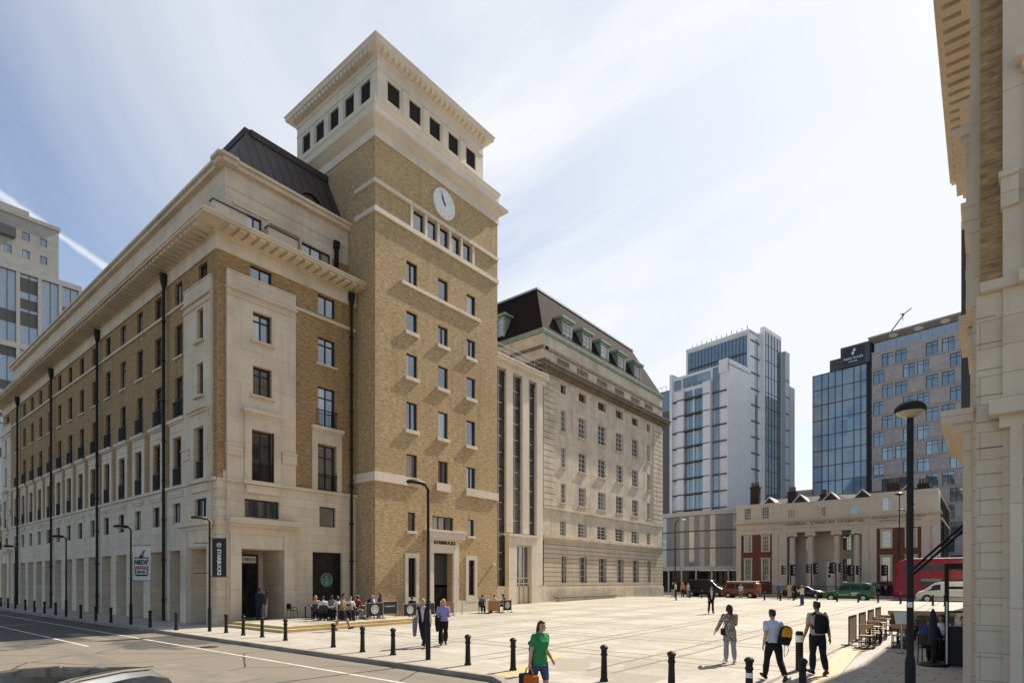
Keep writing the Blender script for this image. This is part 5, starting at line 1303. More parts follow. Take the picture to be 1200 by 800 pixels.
def vehicle(name, label, cat, loc, rz, st, mat, wheels, wr, side, screens, lights=True, bump=BLACK, extra=None, win=VGL, grp=None):
    t = thing(name, label, cat, loc, rz, grp); L = Loft(st)
    o = L.body().build('body', mat, t, smooth=True)
    m = M()
    for xa, xb, ta, tb in side:
        for sy in (-1, 1): L.side(m, xa, xb, ta, tb, sy)
    if m.v: m.build('side_window', win, t)
    for i, (xa, xb) in enumerate(screens):
        m = M(); L.screen(m, xa, xb, dx=0.012 if i == 0 else -.012); m.build('windscreen' if i == 0 else 'rear_window', win, t)
    w = max(s[4] for s in st)
    for x in wheels:
        for sy in (-1, 1): wheel(t, x, sy*(w+.005), wr)
        m = M()
        for sy in (-1, 1):
            m.tube([(x, sy*(w-.3), wr+.02), (x, sy*(w+.002), wr+.02)], wr*1.2, 20)
        m.build('wheel_arch', BLACK, t)
    xf = st[-1][0]; xr = st[0][0]; f = L.ip(xf-.05); rr_ = L.ip(xr+.05)
    if lights:
        for sy in (-1, 1):
            m = M(); zc = f[2]-.14; m.box(xf-.16, xf+.012, sy*f[4]*.62, sy*f[4]*.97, zc-.09, zc+.07); m.build('headlight', LAMPW, t)
            m = M(); zc = rr_[2]-.14; m.box(xr-.012, xr+.1, sy*rr_[4]*.78, sy*rr_[4]*.985, zc-.16, zc+.08); m.build('tail_light', LAMPR, t)
        m = M(); m.box(xf-.1, xf+.03, -f[4]*.93, f[4]*.93, f[1]+.02, f[1]+.24); m.build('front_bumper', bump, t)
        m = M(); m.box(xr-.03, xr+.1, -rr_[4]*.93, rr_[4]*.93, rr_[1]+.02, rr_[1]+.24); m.build('rear_bumper', bump, t)
    return t, L
# near silver hatchback, only its roof is in the frame
SIL_ = paint('silver_car_paint', (.42, .43, .44), .22, .75)
st = [(-2.12, .35, .78, .82, .78, .6), (-2.05, .25, .95, 1.0, .86, .62), (-1.75, .22, 1.0, 1.3, .89, .6), (-1.45, .22, .98, 1.43, .9, .6), (-.9, .22, .96, 1.495, .9, .61), (-.2, .22, .95, 1.51, .9, .62), (.35, .22, .94, 1.46, .9, .62), (.7, .22, .93, 1.34, .9, .62), (1.3, .22, .93, .97, .9, .72), (1.85, .22, .86, .88, .86, .7), (2.12, .25, .68, .7, .78, .6)]
CARP = (-7.78, 1.32, -.13)
car, cl_ = vehicle('parked_car', 'silver hatchback with a black glass roof at the bottom left, only its top in frame', 'car', CARP, rad(-50.8), st, SIL_, (-1.32, 1.33), .32, [(-1.72, .62, .16, .9)], [(.74, 1.26), (-1.95, -1.78)])
m = M()
xs = [-1.4, -.9, -.2, .3]
for a, b_ in zip(xs[:-1], xs[1:]):
    A_, B_ = cl_.ip(a), cl_.ip(b_)
    for s0, s1 in ((-.86, -.55), (-.55, .55), (.55, .86)):
        def RZ_(q, s): z = q[3] if abs(s) < .6 else q[2]+(q[3]-q[2])*.985; return z+.006
        m.quad((a, A_[5]*s0, RZ_(A_, s0)), (a, A_[5]*s1, RZ_(A_, s1)), (b_, B_[5]*s1, RZ_(B_, s1)), (b_, B_[5]*s0, RZ_(B_, s0)))
m.build('glass_roof', glass('car_roof_glass', dark=(.006, .006, .007), cur=0, ior=1.5, rough=.12), car)
m = M(); m.add([(-1.5, -.02, 1.42), (-1.5, .02, 1.42), (-1.28, .03, 1.46), (-1.28, -.03, 1.46), (-1.46, 0, 1.5)], [(0, 1, 4), (1, 2, 4), (2, 3, 4), (3, 0, 4)]); m.build('antenna', SIL_, car)
m = M()
for sy in (-1, 1):
    m.tube([(-1.5, sy*.6, 1.42), (-.9, sy*.615, 1.475), (-.2, sy*.62, 1.49), (.4, sy*.62, 1.43)], .022, 6)
    m.box(-.25, -.17, sy*.83, sy*.7, .96, 1.4)
m.build('roof_rail', CHRM, car)
m = M(); m.add([(-1.5, -.56, 1.43), (-1.5, .56, 1.43), (-1.72, .54, 1.4), (-1.72, -.54, 1.4), (-1.5, -.56, 1.38), (-1.5, .56, 1.38), (-1.72, .54, 1.385), (-1.72, -.54, 1.385)], [(0, 1, 2, 3), (4, 5, 6, 7), (0, 3, 7, 4), (1, 2, 6, 5), (2, 3, 7, 6)]); m.build('rear_spoiler', SIL_, car)
VG = 'vehicles on the far road'
FR = .33
st = [(-2.7, .4, 1.2, 1.95, .93, .8), (-2.6, .28, 1.2, 2.15, .97, .84), (-1, .28, 1.2, 2.25, .97, .85), (.6, .28, 1.2, 2.22, .97, .84), (1.0, .28, 1.18, 2.1, .97, .8), (1.75, .28, 1.12, 1.3, .96, .75), (2.3, .28, 1.0, 1.06, .93, .75), (2.6, .34, .75, .8, .85, .6)]
vehicle('parked_van', 'black van with a sloping bright windscreen before the glass podium', 'van', (-28.6, 75.5, FR), 0, st, paint('black_van_paint', (.012, .013, .018)), (-1.6, 1.75), .34, [(.5, 1.4, .1, .85)], [(1.05, 1.72), (-2.68, -2.62)], grp=VG)
st = [(-2.1, .4, 1.0, 1.1, .82, .6), (-2.05, .32, 1.05, 1.7, .86, .68), (-1.8, .3, 1.06, 1.9, .87, .72), (1.2, .3, 1.06, 1.95, .87, .72), (1.6, .3, 1.06, 1.85, .87, .7), (2.0, .32, 1.02, 1.15, .85, .66), (2.12, .36, .9, .95, .8, .6)]
OR_ = paint('orange_paint', (.28, .062, .014), .4)
ov, L_ = vehicle('camper_van', 'old orange camper van with a white roof on the far road', 'camper van', (-22.9, 71.8, FR), rad(180), st, OR_, (-1.25, 1.3), .33, [(-1.7, -.7, .12, .82), (-.6, .45, .12, .82), (.55, 1.5, .12, .82)], [(1.62, 1.97), (-2.07, -1.9)], bump=CHRM, grp=VG)
m = M(); m.rings([((0, 0, 1.93), .01, .01)]*2, 4) if False else m.box(-1.9, 1.55, -.66, .66, 1.9, 2.02); m.build('roof', WHITE, ov, bevel=.05)
st = [(-2.3, .38, .85, .9, .8, .6), (-2.2, .25, .92, .98, .88, .66), (-1.7, .22, .95, 1.02, .9, .62), (-1.0, .22, .94, 1.4, .91, .58), (-.2, .22, .93, 1.46, .91, .6), (.5, .22, .92, 1.38, .91, .6), (1.2, .22, .9, .96, .9, .68), (2.0, .24, .8, .84, .86, .66), (2.3, .3, .62, .66, .78, .55)]
vehicle('parked_car', 'black saloon car between the camper van and the green taxi', 'car', (-17.0, 76.6, FR), 0, st, paint('black_car_paint', (.012, .012, .013)), (-1.4, 1.45), .33, [(-1.2, .75, .14, .88)], [(.55, 1.15), (-1.62, -1.05)], grp=VG)
st = [(-2.28, .36, .95, 1.05, .8, .62), (-2.2, .26, 1.02, 1.5, .87, .68), (-1.95, .24, 1.05, 1.78, .89, .7), (-1.4, .24, 1.05, 1.87, .89, .71), (.2, .24, 1.04, 1.88, .89, .71), (.6, .24, 1.03, 1.74, .89, .69), (1.15, .24, 1.02, 1.1, .88, .64), (1.9, .26, .95, 1.0, .84, .6), (2.25, .32, .75, .8, .76, .5)]
GT = paint('green_taxi_paint', (.022, .125, .028), .3)
tx, L_ = vehicle('taxi', 'bright green london style taxi with white advert marks on the far road', 'taxi', (-10.9, 67.9, FR), rad(180), st, GT, (-1.35, 1.5), .33, [(-1.95, -1.25, .12, .8), (-1.15, -.3, .12, .82), (-.2, .72, .12, .82)], [(.63, 1.1), (-2.18, -1.98)], grp=VG)
m = M()
for sy in (-1, 1):
    m.box(-.1, .9, sy*.893, sy*.899, .62, .68); m.box(-.9, -.3, sy*.893, sy*.899, .74, .88); m.box(-.7, -.35, sy*.893, sy*.899, .6, .68)
m.build('advert_mark', WHITE, tx); m = M(); m.box(.25, .5, -.3, .3, 1.88, 2.0); m.build('roof_sign', WHITE, tx)
st = [(-2.6, .36, 1.15, 1.8, .9, .78), (-2.52, .26, 1.15, 1.93, .95, .82), (-1, .25, 1.15, 1.98, .96, .83), (.7, .25, 1.14, 1.96, .96, .82), (1.1, .25, 1.12, 1.84, .96, .8), (1.9, .25, 1.08, 1.2, .95, .75), (2.35, .27, .95, 1.02, .92, .7), (2.55, .34, .72, .76, .84, .6)]
WV = paint('white_van_paint', (.6, .6, .58), .3)
vn, L_ = vehicle('parked_van', 'white panel van before the red bus', 'van', (-2.75, 68.9, FR), rad(180), st, WV, (-1.6, 1.65), .34, [(.62, 1.55, .08, .82)], [(1.15, 1.86), (-2.58, -2.54)], grp=VG)
m = M()
for sy in (-1, 1): m.box(-2.45, 1.2, sy*.962, sy*.97, .5, .58); m.box(.15, .3, sy*.962, sy*.972, 1.0, 1.04); m.box(-.1, .05, sy*.962, sy*.972, 1.0, 1.04); m.box(-2.4, -.3, sy*.962, sy*.97, 1.02, 1.04)
m.build('side_moulding', DGREY, vn)
# double-decker bus
BUSR = paint('bus_red', (.24, .006, .01), .35)
st = [(-5.6, .35, 1.3, 4.15, 1.22, 1.15), (-5.5, .3, 1.3, 4.33, 1.26, 1.18), (4.6, .3, 1.3, 4.36, 1.26, 1.18), (5.1, .3, 1.3, 4.2, 1.26, 1.15), (5.45, .3, 1.3, 3.75, 1.24, 1.12), (5.62, .32, 1.3, 2.9, 1.22, 1.1), (5.68, .36, 1.25, 2.0, 1.18, 1.05)]
bx, by = -2.1, 75.2
bus = thing('double_decker_bus', 'red double decker bus on the far road behind the white van', 'bus', (bx, by, FR), rad(180), VG)
BL_ = Loft(st); BL_.body().build('body', BUSR, bus, smooth=True)
m = M()
for sy in (-1, 1):
    for k in range(7): BL_.side(m, -5.2+1.45*k, -3.87+1.45*k, .66, .9, sy, .01)
    for k in range(6): BL_.side(m, -5.2+1.45*k, -3.87+1.45*k, .05, .34, sy, .01)
m.build('side_window', VGL, bus)
m = M(); m.add([(5.3, -1.0, 3.9), (5.3, 1.0, 3.9), (5.64, 1.02, 2.95), (5.64, -1.02, 2.95)], [(0, 1, 2, 3)]); m.add([(5.7, -1.0, 1.2), (5.7, 1.0, 1.2), (5.68, 1.0, 2.3), (5.68, -1.0, 2.3)], [(0, 1, 2, 3)]); m.build('windscreen', VGL, bus)
m = M(); m.box(-5.4, 4.5, -1.0, 1.0, 4.32, 4.42); m.build('roof', WHITE, bus, bevel=.04)
m = M(); m.box(1.5, 3.2, -1.29, -1.262, 2.0, 2.28); m.box(1.5, 3.2, 1.262, 1.29, 2.0, 2.28); m.build('destination_panel', GPAN, bus)
for x in (-3.4, 3.1):
    for sy in (-1, 1): wheel(bus, x, sy*1.27, .48, .3)
# ------------------------------------------------------------------ cafe furniture on the left
STEEL = plain('brushed_steel', (.4, .4, .4), .35, metal=.8)
WICK = plain('black_woven_seat', (.02, .02, .021), .6)
TG, CG, BG = 'coffee shop tables', 'coffee shop chairs', 'coffee shop barriers'
def table(x, y, z, label, r=.33, sq=False, grp=TG, top=None, h=.73):
    t = thing('cafe_table', label, 'table', (x, y, z), 0, grp)
    m = M()
    if sq: m.box(-r, r, -r, r, h-.035, h)
    else: m.lathe([(r, h-.03), (r, h)], 20)
    m.build('tabletop', top or STEEL, t)
    m = M(); m.tube([(0, 0, .02), (0, 0, h-.03)], .035, 8); m.build('leg', IRON, t)
    m = M(); m.lathe([(.22, 0), (.22, .02), (.05, .04)], 14); m.build('foot', IRON, t)
    return t
def chair(x, y, z, rz, label, seat=None, back=None, frame=None, grp=CG, sh=.45, bh=.84, wood=False):
    t = thing('cafe_chair', label, 'chair', (x, y, z), rz, grp); seat = seat or WICK; back = back or WICK; frame = frame or IRON
    m = M(); m.box(-.22, .22, -.22, .22, sh-.03, sh); m.build('seat', seat, t, bevel=.012)
    m = M()
    if wood: m.box(-.22, .22, -.235, -.21, bh-.16, bh)
    else: m.box(-.22, .22, -.24, -.205, sh+.06, bh)
    m.build('backrest', back, t, bevel=.012)
    for sx in (-1, 1):
        m = M(); m.tube([(sx*.21, .2, 0), (sx*.205, .19, sh-.02)], .016, 6); m.build('leg', frame, t)
        m = M(); m.tube([(sx*.21, -.24, 0), (sx*.205, -.2, sh), (sx*.2, -.225, bh-.03)], .016, 6); m.build('leg', frame, t)
    if wood:
        m = M(); m.tube([(-.21, .2, .02), (.21, .2, .02)], .014, 6); m.tube([(-.21, -.24, .02), (.21, -.24, .02)], .014, 6)
        for sx in (-1, 1): m.tube([(sx*.21, -.24, .02), (sx*.21, .2, .02)], .014, 6)
        m.build('stretcher', frame, t)
    elif grp == CG:
        m = M()
        for sx in (-1, 1): m.tube([(sx*.24, -.22, sh+.2), (sx*.25, .1, sh+.2), (sx*.24, .18, sh)], .016, 6)
        m.build('armrest', frame, t)
    return t
TZ = .24
table(-30.9, 18.75, TZ, 'small round steel table by the stone pier left of the shop window'); table(-29.8, 19.2, TZ, 'round steel table before the left half of the shop window'); table(-28.3, 18.75, TZ, 'round table between the people in white shirts'); table(-28.3, 20.1, TZ, 'round table beside the person in the red shirt')
table(-27.3, 30.9, gz(31), 'round table among the seated people right of the tower door')
chair(-31.2, 18.1, TZ, rad(0), 'empty dark cafe chair against the stone pier'); chair(-30.3, 20.0, TZ, rad(160), 'empty dark cafe chair before the shop window glass'); chair(-29.2, 18.5, TZ, rad(30), 'empty dark cafe chair before the left of the window with the emblem'); chair(-28.9, 20.8, TZ, rad(150), 'empty dark cafe chair close to the foot of the drainpipe')
SEATS = []
def seat_chair(x, y, z, rz, label): chair(x, y, z, rz, label)
def barrier(x0, y0, x1, y1, z, label, kind, h=.95):
    L = math.hypot(x1-x0, y1-y0); t = thing('cafe_barrier', label, 'barrier', (x0, y0, z), math.atan2(y1-y0, x1-x0), BG)
    for x in (0, L):
        m = M(); m.tube([(x, 0, .02), (x, 0, h)], .02, 8); m.ell((x, 0, h+.02), (.03, .03, .03), 8, 6); m.build('post', STEEL, t)
        m = M(); m.lathe([(.16, 0), (.16, .015), (.03, .04)], 14, (x, 0, 0)); m.build('foot', IRON, t)
    m = M(); m.tube([(0, 0, h-.04), (L, 0, h-.04)], .012, 6); m.build('rail', STEEL, t)
    m = M(); m.box(.04, L-.04, -.008, .008, .18, h-.06); m.build('panel', WOOD if kind == 'wood' else BLACK, t)
    if kind == 'emblem': emblem(t, (L/2, -.016, .55), min(.26, L*.3), 0, ring=WHITE, fill=GPAN)
    if kind == 'text': text('panel_lettering', 'STARBUCKS', .13, WHITE, t, (L/2, -.012, .62), (rad(90), 0, 0), .002, width=L*.72)
    return t
barrier(-26.75, 18.1, -26.7, 18.95, TZ, 'black cafe barrier before the people in white shirts', 'text')
barrier(-26.7, 19.9, -26.7, 21.1, TZ, 'black cafe barrier with a pale round emblem, nearest the drainpipe', 'emblem')
barrier(-27.9, 22.0, -27.9, 23.1, TZ, 'black cafe barrier with white lettering at the left corner of the tower', 'text')
barrier(-27.9, 23.6, -27.9, 24.65, gz(24), 'black cafe barrier with a pale emblem under the narrow left tower window', 'emblem')
barrier(-27.9, 24.95, -27.9, 26.2, gz(25), 'plain black cafe barrier behind the kerb lamp post', 'plain')
barrier(-27.9, 26.75, -27.6, 27.65, gz(27), 'orange wooden screen before the tower door', 'wood')
barrier(-26.9, 30.35, -26.5, 31.15, gz(30), 'orange wooden screen right of the tower door', 'wood')
barrier(-26.5, 31.5, -26.4, 32.3, gz(32), 'black cafe barrier with a pale emblem at the right end of the tower', 'emblem')
for i, (x, y) in enumerate([(-28.5, 28.6), (-28.3, 29.2)]):
    t = thing('queue_post', ['slim steel queue post by the right jamb of the tower door', 'slim steel queue post further right of the tower door'][i], 'post', (x, y, gz(y)), 0, 'queue posts')
    m = M(); m.tube([(0, 0, .02), (0, 0, 1.0)], .025, 8); m.build('post', STEEL, t); m = M(); m.lathe([(.17, 0), (.17, .02), (.03, .05)], 14); m.build('foot', STEEL, t)
# stock of dark boxes in the portal by the shop door
m = thing('bin', 'dark waste bin beside the glazed coffee shop door', 'bin', (-34.1, 18.3, .24)); b = M(); b.box(-.3, .3, -.28, .28, 0, 1.0); b.build('body', BLACK, m, bevel=.03); b = M(); b.box(-.32, .32, -.3, .3, 1.0, 1.06); b.build('lid', IRON, m)
# ------------------------------------------------------------------ cafe on the right
RT, RC = 'right cafe tables', 'right cafe chairs'
LWOOD = plain('honey_wood', (.42, .24, .09), .45, var=.2)
rows = [(-3.25, 24.3), (-3.3, 26.4), (-3.4, 28.6), (-2.35, 24.9), (-2.4, 27.0), (-2.5, 29.2)]
pos = ['front of the left row', 'middle of the left row', 'back of the left row', 'front of the right row', 'middle of the right row', 'back of the right row']
for (x, y), p in zip(rows, pos):
    z = gz(y)+.006
    table(x, y, z, f'dark square table, {p} at the right cafe', .32, True, RT, DGREY)
    chair(x, y-.62, z, 0, f'wooden backed chair, near side of the table, {p}', LWOOD, LWOOD, IRON, RC, wood=True)
    chair(x+.02, y+.62, z, rad(180), f'wooden backed chair, far side of the table, {p}', LWOOD, LWOOD, IRON, RC, wood=True)
for i, (y) in enumerate((24.0, 26.2, 28.4, 30.6)):
    t = thing('windbreak_screen', f'buff canvas windbreak screen, {["nearest", "second", "third", "farthest"][i]} in the line beside the right cafe tables', 'screen', (-3.86, y, gz(y)+.02), rad(90), 'buff windbreak screens')
    for x in (0, 1.5):
        m = M(); m.tube([(x, 0, 0), (x, 0, 1.05)], .022, 6); m.box(x-.03, x+.03, -.25, .25, 0, .03); m.build('post', IRON, t)
    m = M(); m.box(.02, 1.48, -.008, .008, .12, 1.02); m.build('canvas', TAN, t); m = M(); m.box(0, 1.5, -.015, .015, 1.02, 1.06); m.build('rail', IRON, t)
t = thing('menu_stand', 'slim white menu stand before the right cafe tables', 'menu stand', (-2.15, 22.85, .05), rad(20))
m = M(); m.tube([(0, 0, 0), (0, 0, 1.0)], .025, 8); m.build('post', GRST, t); m = M(); m.box(-.17, .17, -.17, .17, 0, .02); m.build('foot', GRST, t)
m = M(); m.add([(-.2, -.12, .95), (.2, -.12, .95), (.2, .1, 1.32), (-.2, .1, 1.32), (-.2, -.1, .94), (.2, -.1, .94), (.2, .12, 1.31), (-.2, .12, 1.31)], [(0, 1, 2, 3), (4, 5, 6, 7), (0, 1, 5, 4), (2, 3, 7, 6), (0, 3, 7, 4), (1, 2, 6, 5)]); m.build('menu_board', WHITE, t)
t = thing('planter_bench', 'long low timber planter across the back of the right cafe seating', 'planter', (-3.5, 32.0, gz(32)))
m = M(); m.box(0, 2.4, 0, .5, 0, .72); m.build('box', plain('dark_timber', (.12, .08, .05), .7), t); m = M(); m.box(-.05, 2.45, -.05, .55, .72, .9); m.build('rim', plain('buff_timber', (.4, .32, .22), .7), t)
t = thing('cafe_pergola', 'black steel pergola frame with sloping arms at the wall of the right cafe', 'pergola', (-.86, 20.2, .02))
m = M(); m.box(-.05, .05, -.05, .05, 0, 2.82); m.build('post', IRON, t)
m = M(); m.box(-.05, .75, -.06, .06, 2.7, 2.86); m.build('top_rail', IRON, t)
m = M(); m.box(.05, .7, -.03, .03, 2.15, 2.22); m.box(.05, .7, -.03, .03, 1.5, 1.55); m.build('mid_rail', IRON, t)
m = M(); m.box(.05, .72, -.02, .02, .02, 1.12); m.build('panel', BLACK, t)
for o_ in (0, .14):
    m = M(); m.tube([(.62, .1+o_, 4.2-o_), (-.85, -.9+o_, 2.55-o_)], .035, 6); m.build('arm', IRON, t)
m = M(); m.box(-.02, 0.02, -.075, -.055, 0, 1.8); m.build('downpipe', WHITE, t)
t = thing('parasol_base', 'black parasol pole on a round base beside the seated man at the right cafe', 'parasol base', (-1.16, 20.0, .02))
m = M(); m.lathe([(.36, 0), (.36, .05), (.3, .09), (.06, .12)], 20); m.build('base', IRON, t); m = M(); m.tube([(0, 0, .1), (0, 0, 1.25)], .04, 8); m.build('pole', IRON, t)
m = M(); m.lathe([(.05, .55), (.11, .62), (.1, 1.2), (.06, 1.5), (.02, 1.6)], 10); m.build('folded_canopy', plain('navy_canvas', (.012, .015, .03), .8), t)
# ------------------------------------------------------------------ people
from mathutils import noise as MN
def fuse(m, voxel, mat, name, it=4, wr=0.0, fr=14):
    me = bpy.data.meshes.new('tmp'); me.from_pydata(m.v, [], m.f); me.update()
    bm = bmesh.new(); bm.from_mesh(me); bmesh.ops.recalc_face_normals(bm, faces=bm.faces); bm.to_mesh(me); bm.free()
    o = link(bpy.data.objects.new('tmp', me))
    r = o.modifiers.new('r', 'REMESH'); r.mode = 'VOXEL'; r.voxel_size = voxel; r.use_smooth_shade = True
    s = o.modifiers.new('s', 'SMOOTH'); s.factor = .5; s.iterations = it
    bpy.context.view_layer.update()
    out = bpy.data.meshes.new_from_object(o.evaluated_get(bpy.context.evaluated_depsgraph_get()))
    out.name = name; out.materials.clear(); out.materials.append(mat)
    bpy.data.objects.remove(o); bpy.data.meshes.remove(me)
    if wr:
        nr = [v.normal.copy() for v in out.vertices]; cs = [v.co.copy() for v in out.vertices]; flat = []
        for q, nn in zip(cs, nr):
            d = MN.noise(Vector((q.x*fr, q.y*fr, q.z*fr*.45)))*wr+MN.noise(Vector((q.x*fr*2.3, q.y*fr*2.3, q.z*fr)))*wr*.5
            flat.extend(q+nn*d)
        out.vertices.foreach_set('co', flat); out.update()
    for p in out.polygons: p.use_smooth = True
    return out
PM = {}
def cloth(name, c, rough=.85, var=.15):
    k = ('c', name)
    if k not in PM: PM[k] = plain(name, c, rough, 0, .2, var, 9)
    return PM[k]
def patterned():
    k = NT('patterned_coat'); tc = k.n('ShaderNodeTexCoord'); vo = k.n('ShaderNodeTexVoronoi'); vo.inputs['Scale'].default_value = 38; k.l(tc.outputs['Object'], vo.inputs['Vector'])
    sep = k.n('ShaderNodeSeparateColor'); k.l(vo.outputs['Color'], sep.inputs[0])
    c = k.mix(k.ramp(sep.outputs[0], .4, .6), (.4, .36, .32), (.1, .085, .078)); c = k.mix(k.math('GREATER_THAN', sep.outputs[1], .75), c, (.2, .15, .12))
    k.l(c, k.b.inputs['Base Color']); k.b.inputs['Roughness'].default_value = .9; return k.m
SK1 = plain('light_skin', (.46, .27, .18), .55, 0, .3, .06); SK2 = plain('tan_skin', (.34, .18, .11), .55, 0, .3, .06); SK3 = plain('dark_skin', (.12, .06, .035), .5, 0, .3, .06)
HB = plain('dark_brown_hair', (.025, .014, .009), .5, 0, .4, .3, 30); HBL = plain('blond_hair', (.45, .3, .13), .5, 0, .4, .25, 30); HG = plain('grey_hair', (.3, .28, .26), .6, 0, .3, .2, 30); HR = plain('red_hair', (.22, .06, .025), .5, 0, .4, .2, 30)
EYE = plain('dark_eye', (.01, .008, .007), .2); LIP = plain('lip', (.28, .09, .07), .5)
SHOE = cloth('black_shoe', (.012, .012, .012), .5); SHOEW = cloth('white_trainer', (.55, .53, .5), .6)
def R3(ax, deg): return Matrix.Rotation(rad(deg), 3, ax)
def skeleton(H, pose):
    J = {}; hw = .052*H
    J['pel'] = Vector((0, 0, .525*H)); sit = pose.get('sit')
    def leg(s, hip, knee):
        h = J['pel']+Vector((s*hw, 0, -.01*H)); th = R3('X', hip) @ Vector((s*.004*H, 0, -.245*H)); kn = h+th
        sh = R3('X', hip-knee) @ Vector((0, 0, -.24*H)); an = kn+sh
        fd = R3('X', pose.get('foot', {}).get(s, max(-35, min(20, hip-knee+5))) if not sit else 0) @ Vector((s*.012*H, .105*H, -.028*H)); return h, kn, an, an+fd, an+Vector((0, -.028*H, -.026*H))
    for s, k in ((-1, 'L'), (1, 'R')):
        hip, knee = pose.get('leg'+k, (0, 3)); J['hip'+k], J['kn'+k], J['an'+k], J['toe'+k], J['heel'+k] = leg(s, hip, knee)
    T = R3('X', -pose.get('lean', 2)); P = J['pel']
    up = lambda x, y, z: P+T @ Vector((x*H, y*H, z*H))
    J['T'] = T; J['up'] = up
    sw = pose.get('sw', .1)
    for s, k in ((-1, 'L'), (1, 'R')):
        sh = up(s*sw, -.003, .276); swing, abd, elb = pose.get('arm'+k, (0, 8, 12)); tw = pose.get('twist'+k, 0)
        A = T @ R3('X', swing) @ R3('Y', -s*abd)
        el = sh+A @ Vector((0, 0, -.172*H)); B = A @ R3('Z', s*tw) @ R3('X', elb)
        wr = el+B @ Vector((0, 0, -.148*H)); J['sh'+k], J['el'+k], J['wr'+k], J['B'+k] = sh, el, wr, B
    J['neck'] = up(0, .0, .325); HT = T @ R3('X', -pose.get('nod', 0)) @ R3('Z', pose.get('turn', 0)); J['HT'] = HT
    J['head'] = J['neck']+T @ Vector((0, .018*H, .078*H))
    return J
def body_vol(H, J, girth, fem, off, want, pose):
    m = M(); g = girth; up = J['up']; T = J['T']
    def tring(lst, n=18):
        b = len(m.v)
        for x, y, z, rx, ry in lst:
            for k in range(n):
                a = 2*math.pi*k/n; c, s = math.cos(a), math.sin(a)
                sc = lambda q: math.copysign(abs(q)**.8, q)
                m.v.append(tuple(up(x, y, z)+T @ Vector(((rx*H*g+off)*sc(c), (ry*H*g+off)*sc(s), 0))))
        for i in range(len(lst)-1):
            for k in range(n): m.f.append((b+i*n+k, b+i*n+(k+1) % n, b+(i+1)*n+(k+1) % n, b+(i+1)*n+k))
        m.f.append(tuple(b+k for k in range(n-1, -1, -1))); m.f.append(tuple(b+(len(lst)-1)*n+k for k in range(n)))
    if 'torso' in want:
        low = want['torso']
        bust = .012 if fem else 0
        rs = [(0, -.004, -.06, .092 if fem else .086, .066), (0, -.003, .0, .098 if fem else .088, .068), (0, .002, .06, .084, .06), (0, .003, .11, .075 if fem else .083, .056), (0, .004+bust*.3, .17, .086 if fem else .093, .06+bust*.5), (0, .004+bust*.4, .215, .093 if fem else .1, .063+bust*.7), (0, 0, .255, .094 if fem else .103, .056), (0, -.004, .286, .078 if fem else .088, .045), (0, -.005, .306, .056, .038), (0, -.003, .322, .036, .033)]
        rs = [r for r in rs if r[2] >= low-.001]
        if low < -.06:
            rs = [(0, -.003, low, want.get('flare', .1), want.get('flare', .1)*.75)]+rs
        tring(rs)
        for k in 'LR': m.ell(J['sh'+k]+T @ Vector((0, 0, -.004*H)), (.029*H*g+off,)*3, 12, 8)
    if 'pelvis' in want: tring([(0, -.004, -.075, .06, .05), (0, -.006, -.05, .088, .066), (0, -.005, .0, .094 if fem else .086, .066), (0, 0, .045, .083, .06)])
    def limb(a, b, ra, rb, bulge=0, e0=0.0, e1=1.0, n=12):
        pts = []; rs = []
        for q in range(6):
            f = e0+(e1-e0)*q/5; pts.append(a+(b-a)*f); rs.append((ra+(rb-ra)*f+bulge*math.sin(math.pi*f)**1.0)*H*g+off)
        m.tube(pts, rs, n)
        if off == 0 or True:
            m.ell(pts[0], (rs[0],)*3, 10, 6)
            if e1 >= 1: m.ell(pts[-1], (rs[-1],)*3, 10, 6)
    for k, s in (('L', -1), ('R', 1)):
        if 'arm' in want:
            q = want['arm']; limb(J['sh'+k], J['el'+k], .03, .0235, .003, 0, min(1, q))
            if q > 1: limb(J['el'+k], J['wr'+k], .0235, .0155, .003, 0, min(1, q-1))
        if 'leg' in want:
            q = want['leg']; limb(J['hip'+k], J['kn'+k], .051 if fem else .05, .033, .004, 0, min(1, q))
            if q > 1: limb(J['kn'+k], J['an'+k], .033+want.get('wide', 0)*.3, .0225+want.get('wide', 0), .008, 0, min(1, q-1))
        if 'foot' in want:
            m.tube([J['heel'+k], J['an'+k]*.45+J['heel'+k]*.25+J['toe'+k]*.3-Vector((0, 0, .005*H)), J['toe'+k]*.8+J['heel'+k]*.2, J['toe'+k]], [.02*H+off, .024*H+off, .023*H+off, .014*H+off], 10)
            m.ell(J['heel'+k], (.021*H+off, .024*H+off, .021*H+off), 10, 6); m.ell(J['toe'+k], (.019*H+off, .022*H+off, .014*H+off), 10, 6)
            m.tube([J['an'+k], J['heel'+k]+Vector((0, .01*H, 0))], [.021*H+off, .021*H+off], 10)
        if 'hand' in want:
            B = J['B'+k]; w = J['wr'+k]; P = lambda x, y, z: w+B @ Vector((x*H, y*H, z*H))
            # palm faces the body: fingers side by side along y, thickness along x
            m.tube([P(0, 0, .006), P(0, 0, -.02), P(0, .001, -.05)], [.0145*H, .019*H, .02*H], 10, True, .6) if False else None
            for yy in (-.012, -.004, .004, .012): m.tube([P(0, yy*.5, .004), P(0, yy, -.022), P(0, yy*1.1, -.05)], [.0095*H, .0095*H, .0085*H], 8)
            cu = pose.get('curl', .35)
            for yy, ln in ((.0135, .04), (.0046, .045), (-.0046, .042), (-.0135, .033)):
                a = P(0, yy*1.1, -.049); b = P(-s*.25*cu*ln, yy*1.15, -.049-ln*.5); c = P(-s*1.1*cu*ln, yy*1.12, -.049-ln*(1-.35*cu))
                m.tube([a, b, c], [.0055*H, .005*H, .0042*H], 7)
            m.tube([P(0, .012, -.012), P(-s*.008, .024, -.03), P(-s*.012, .028, -.05)], [.0075*H, .006*H, .005*H], 7)
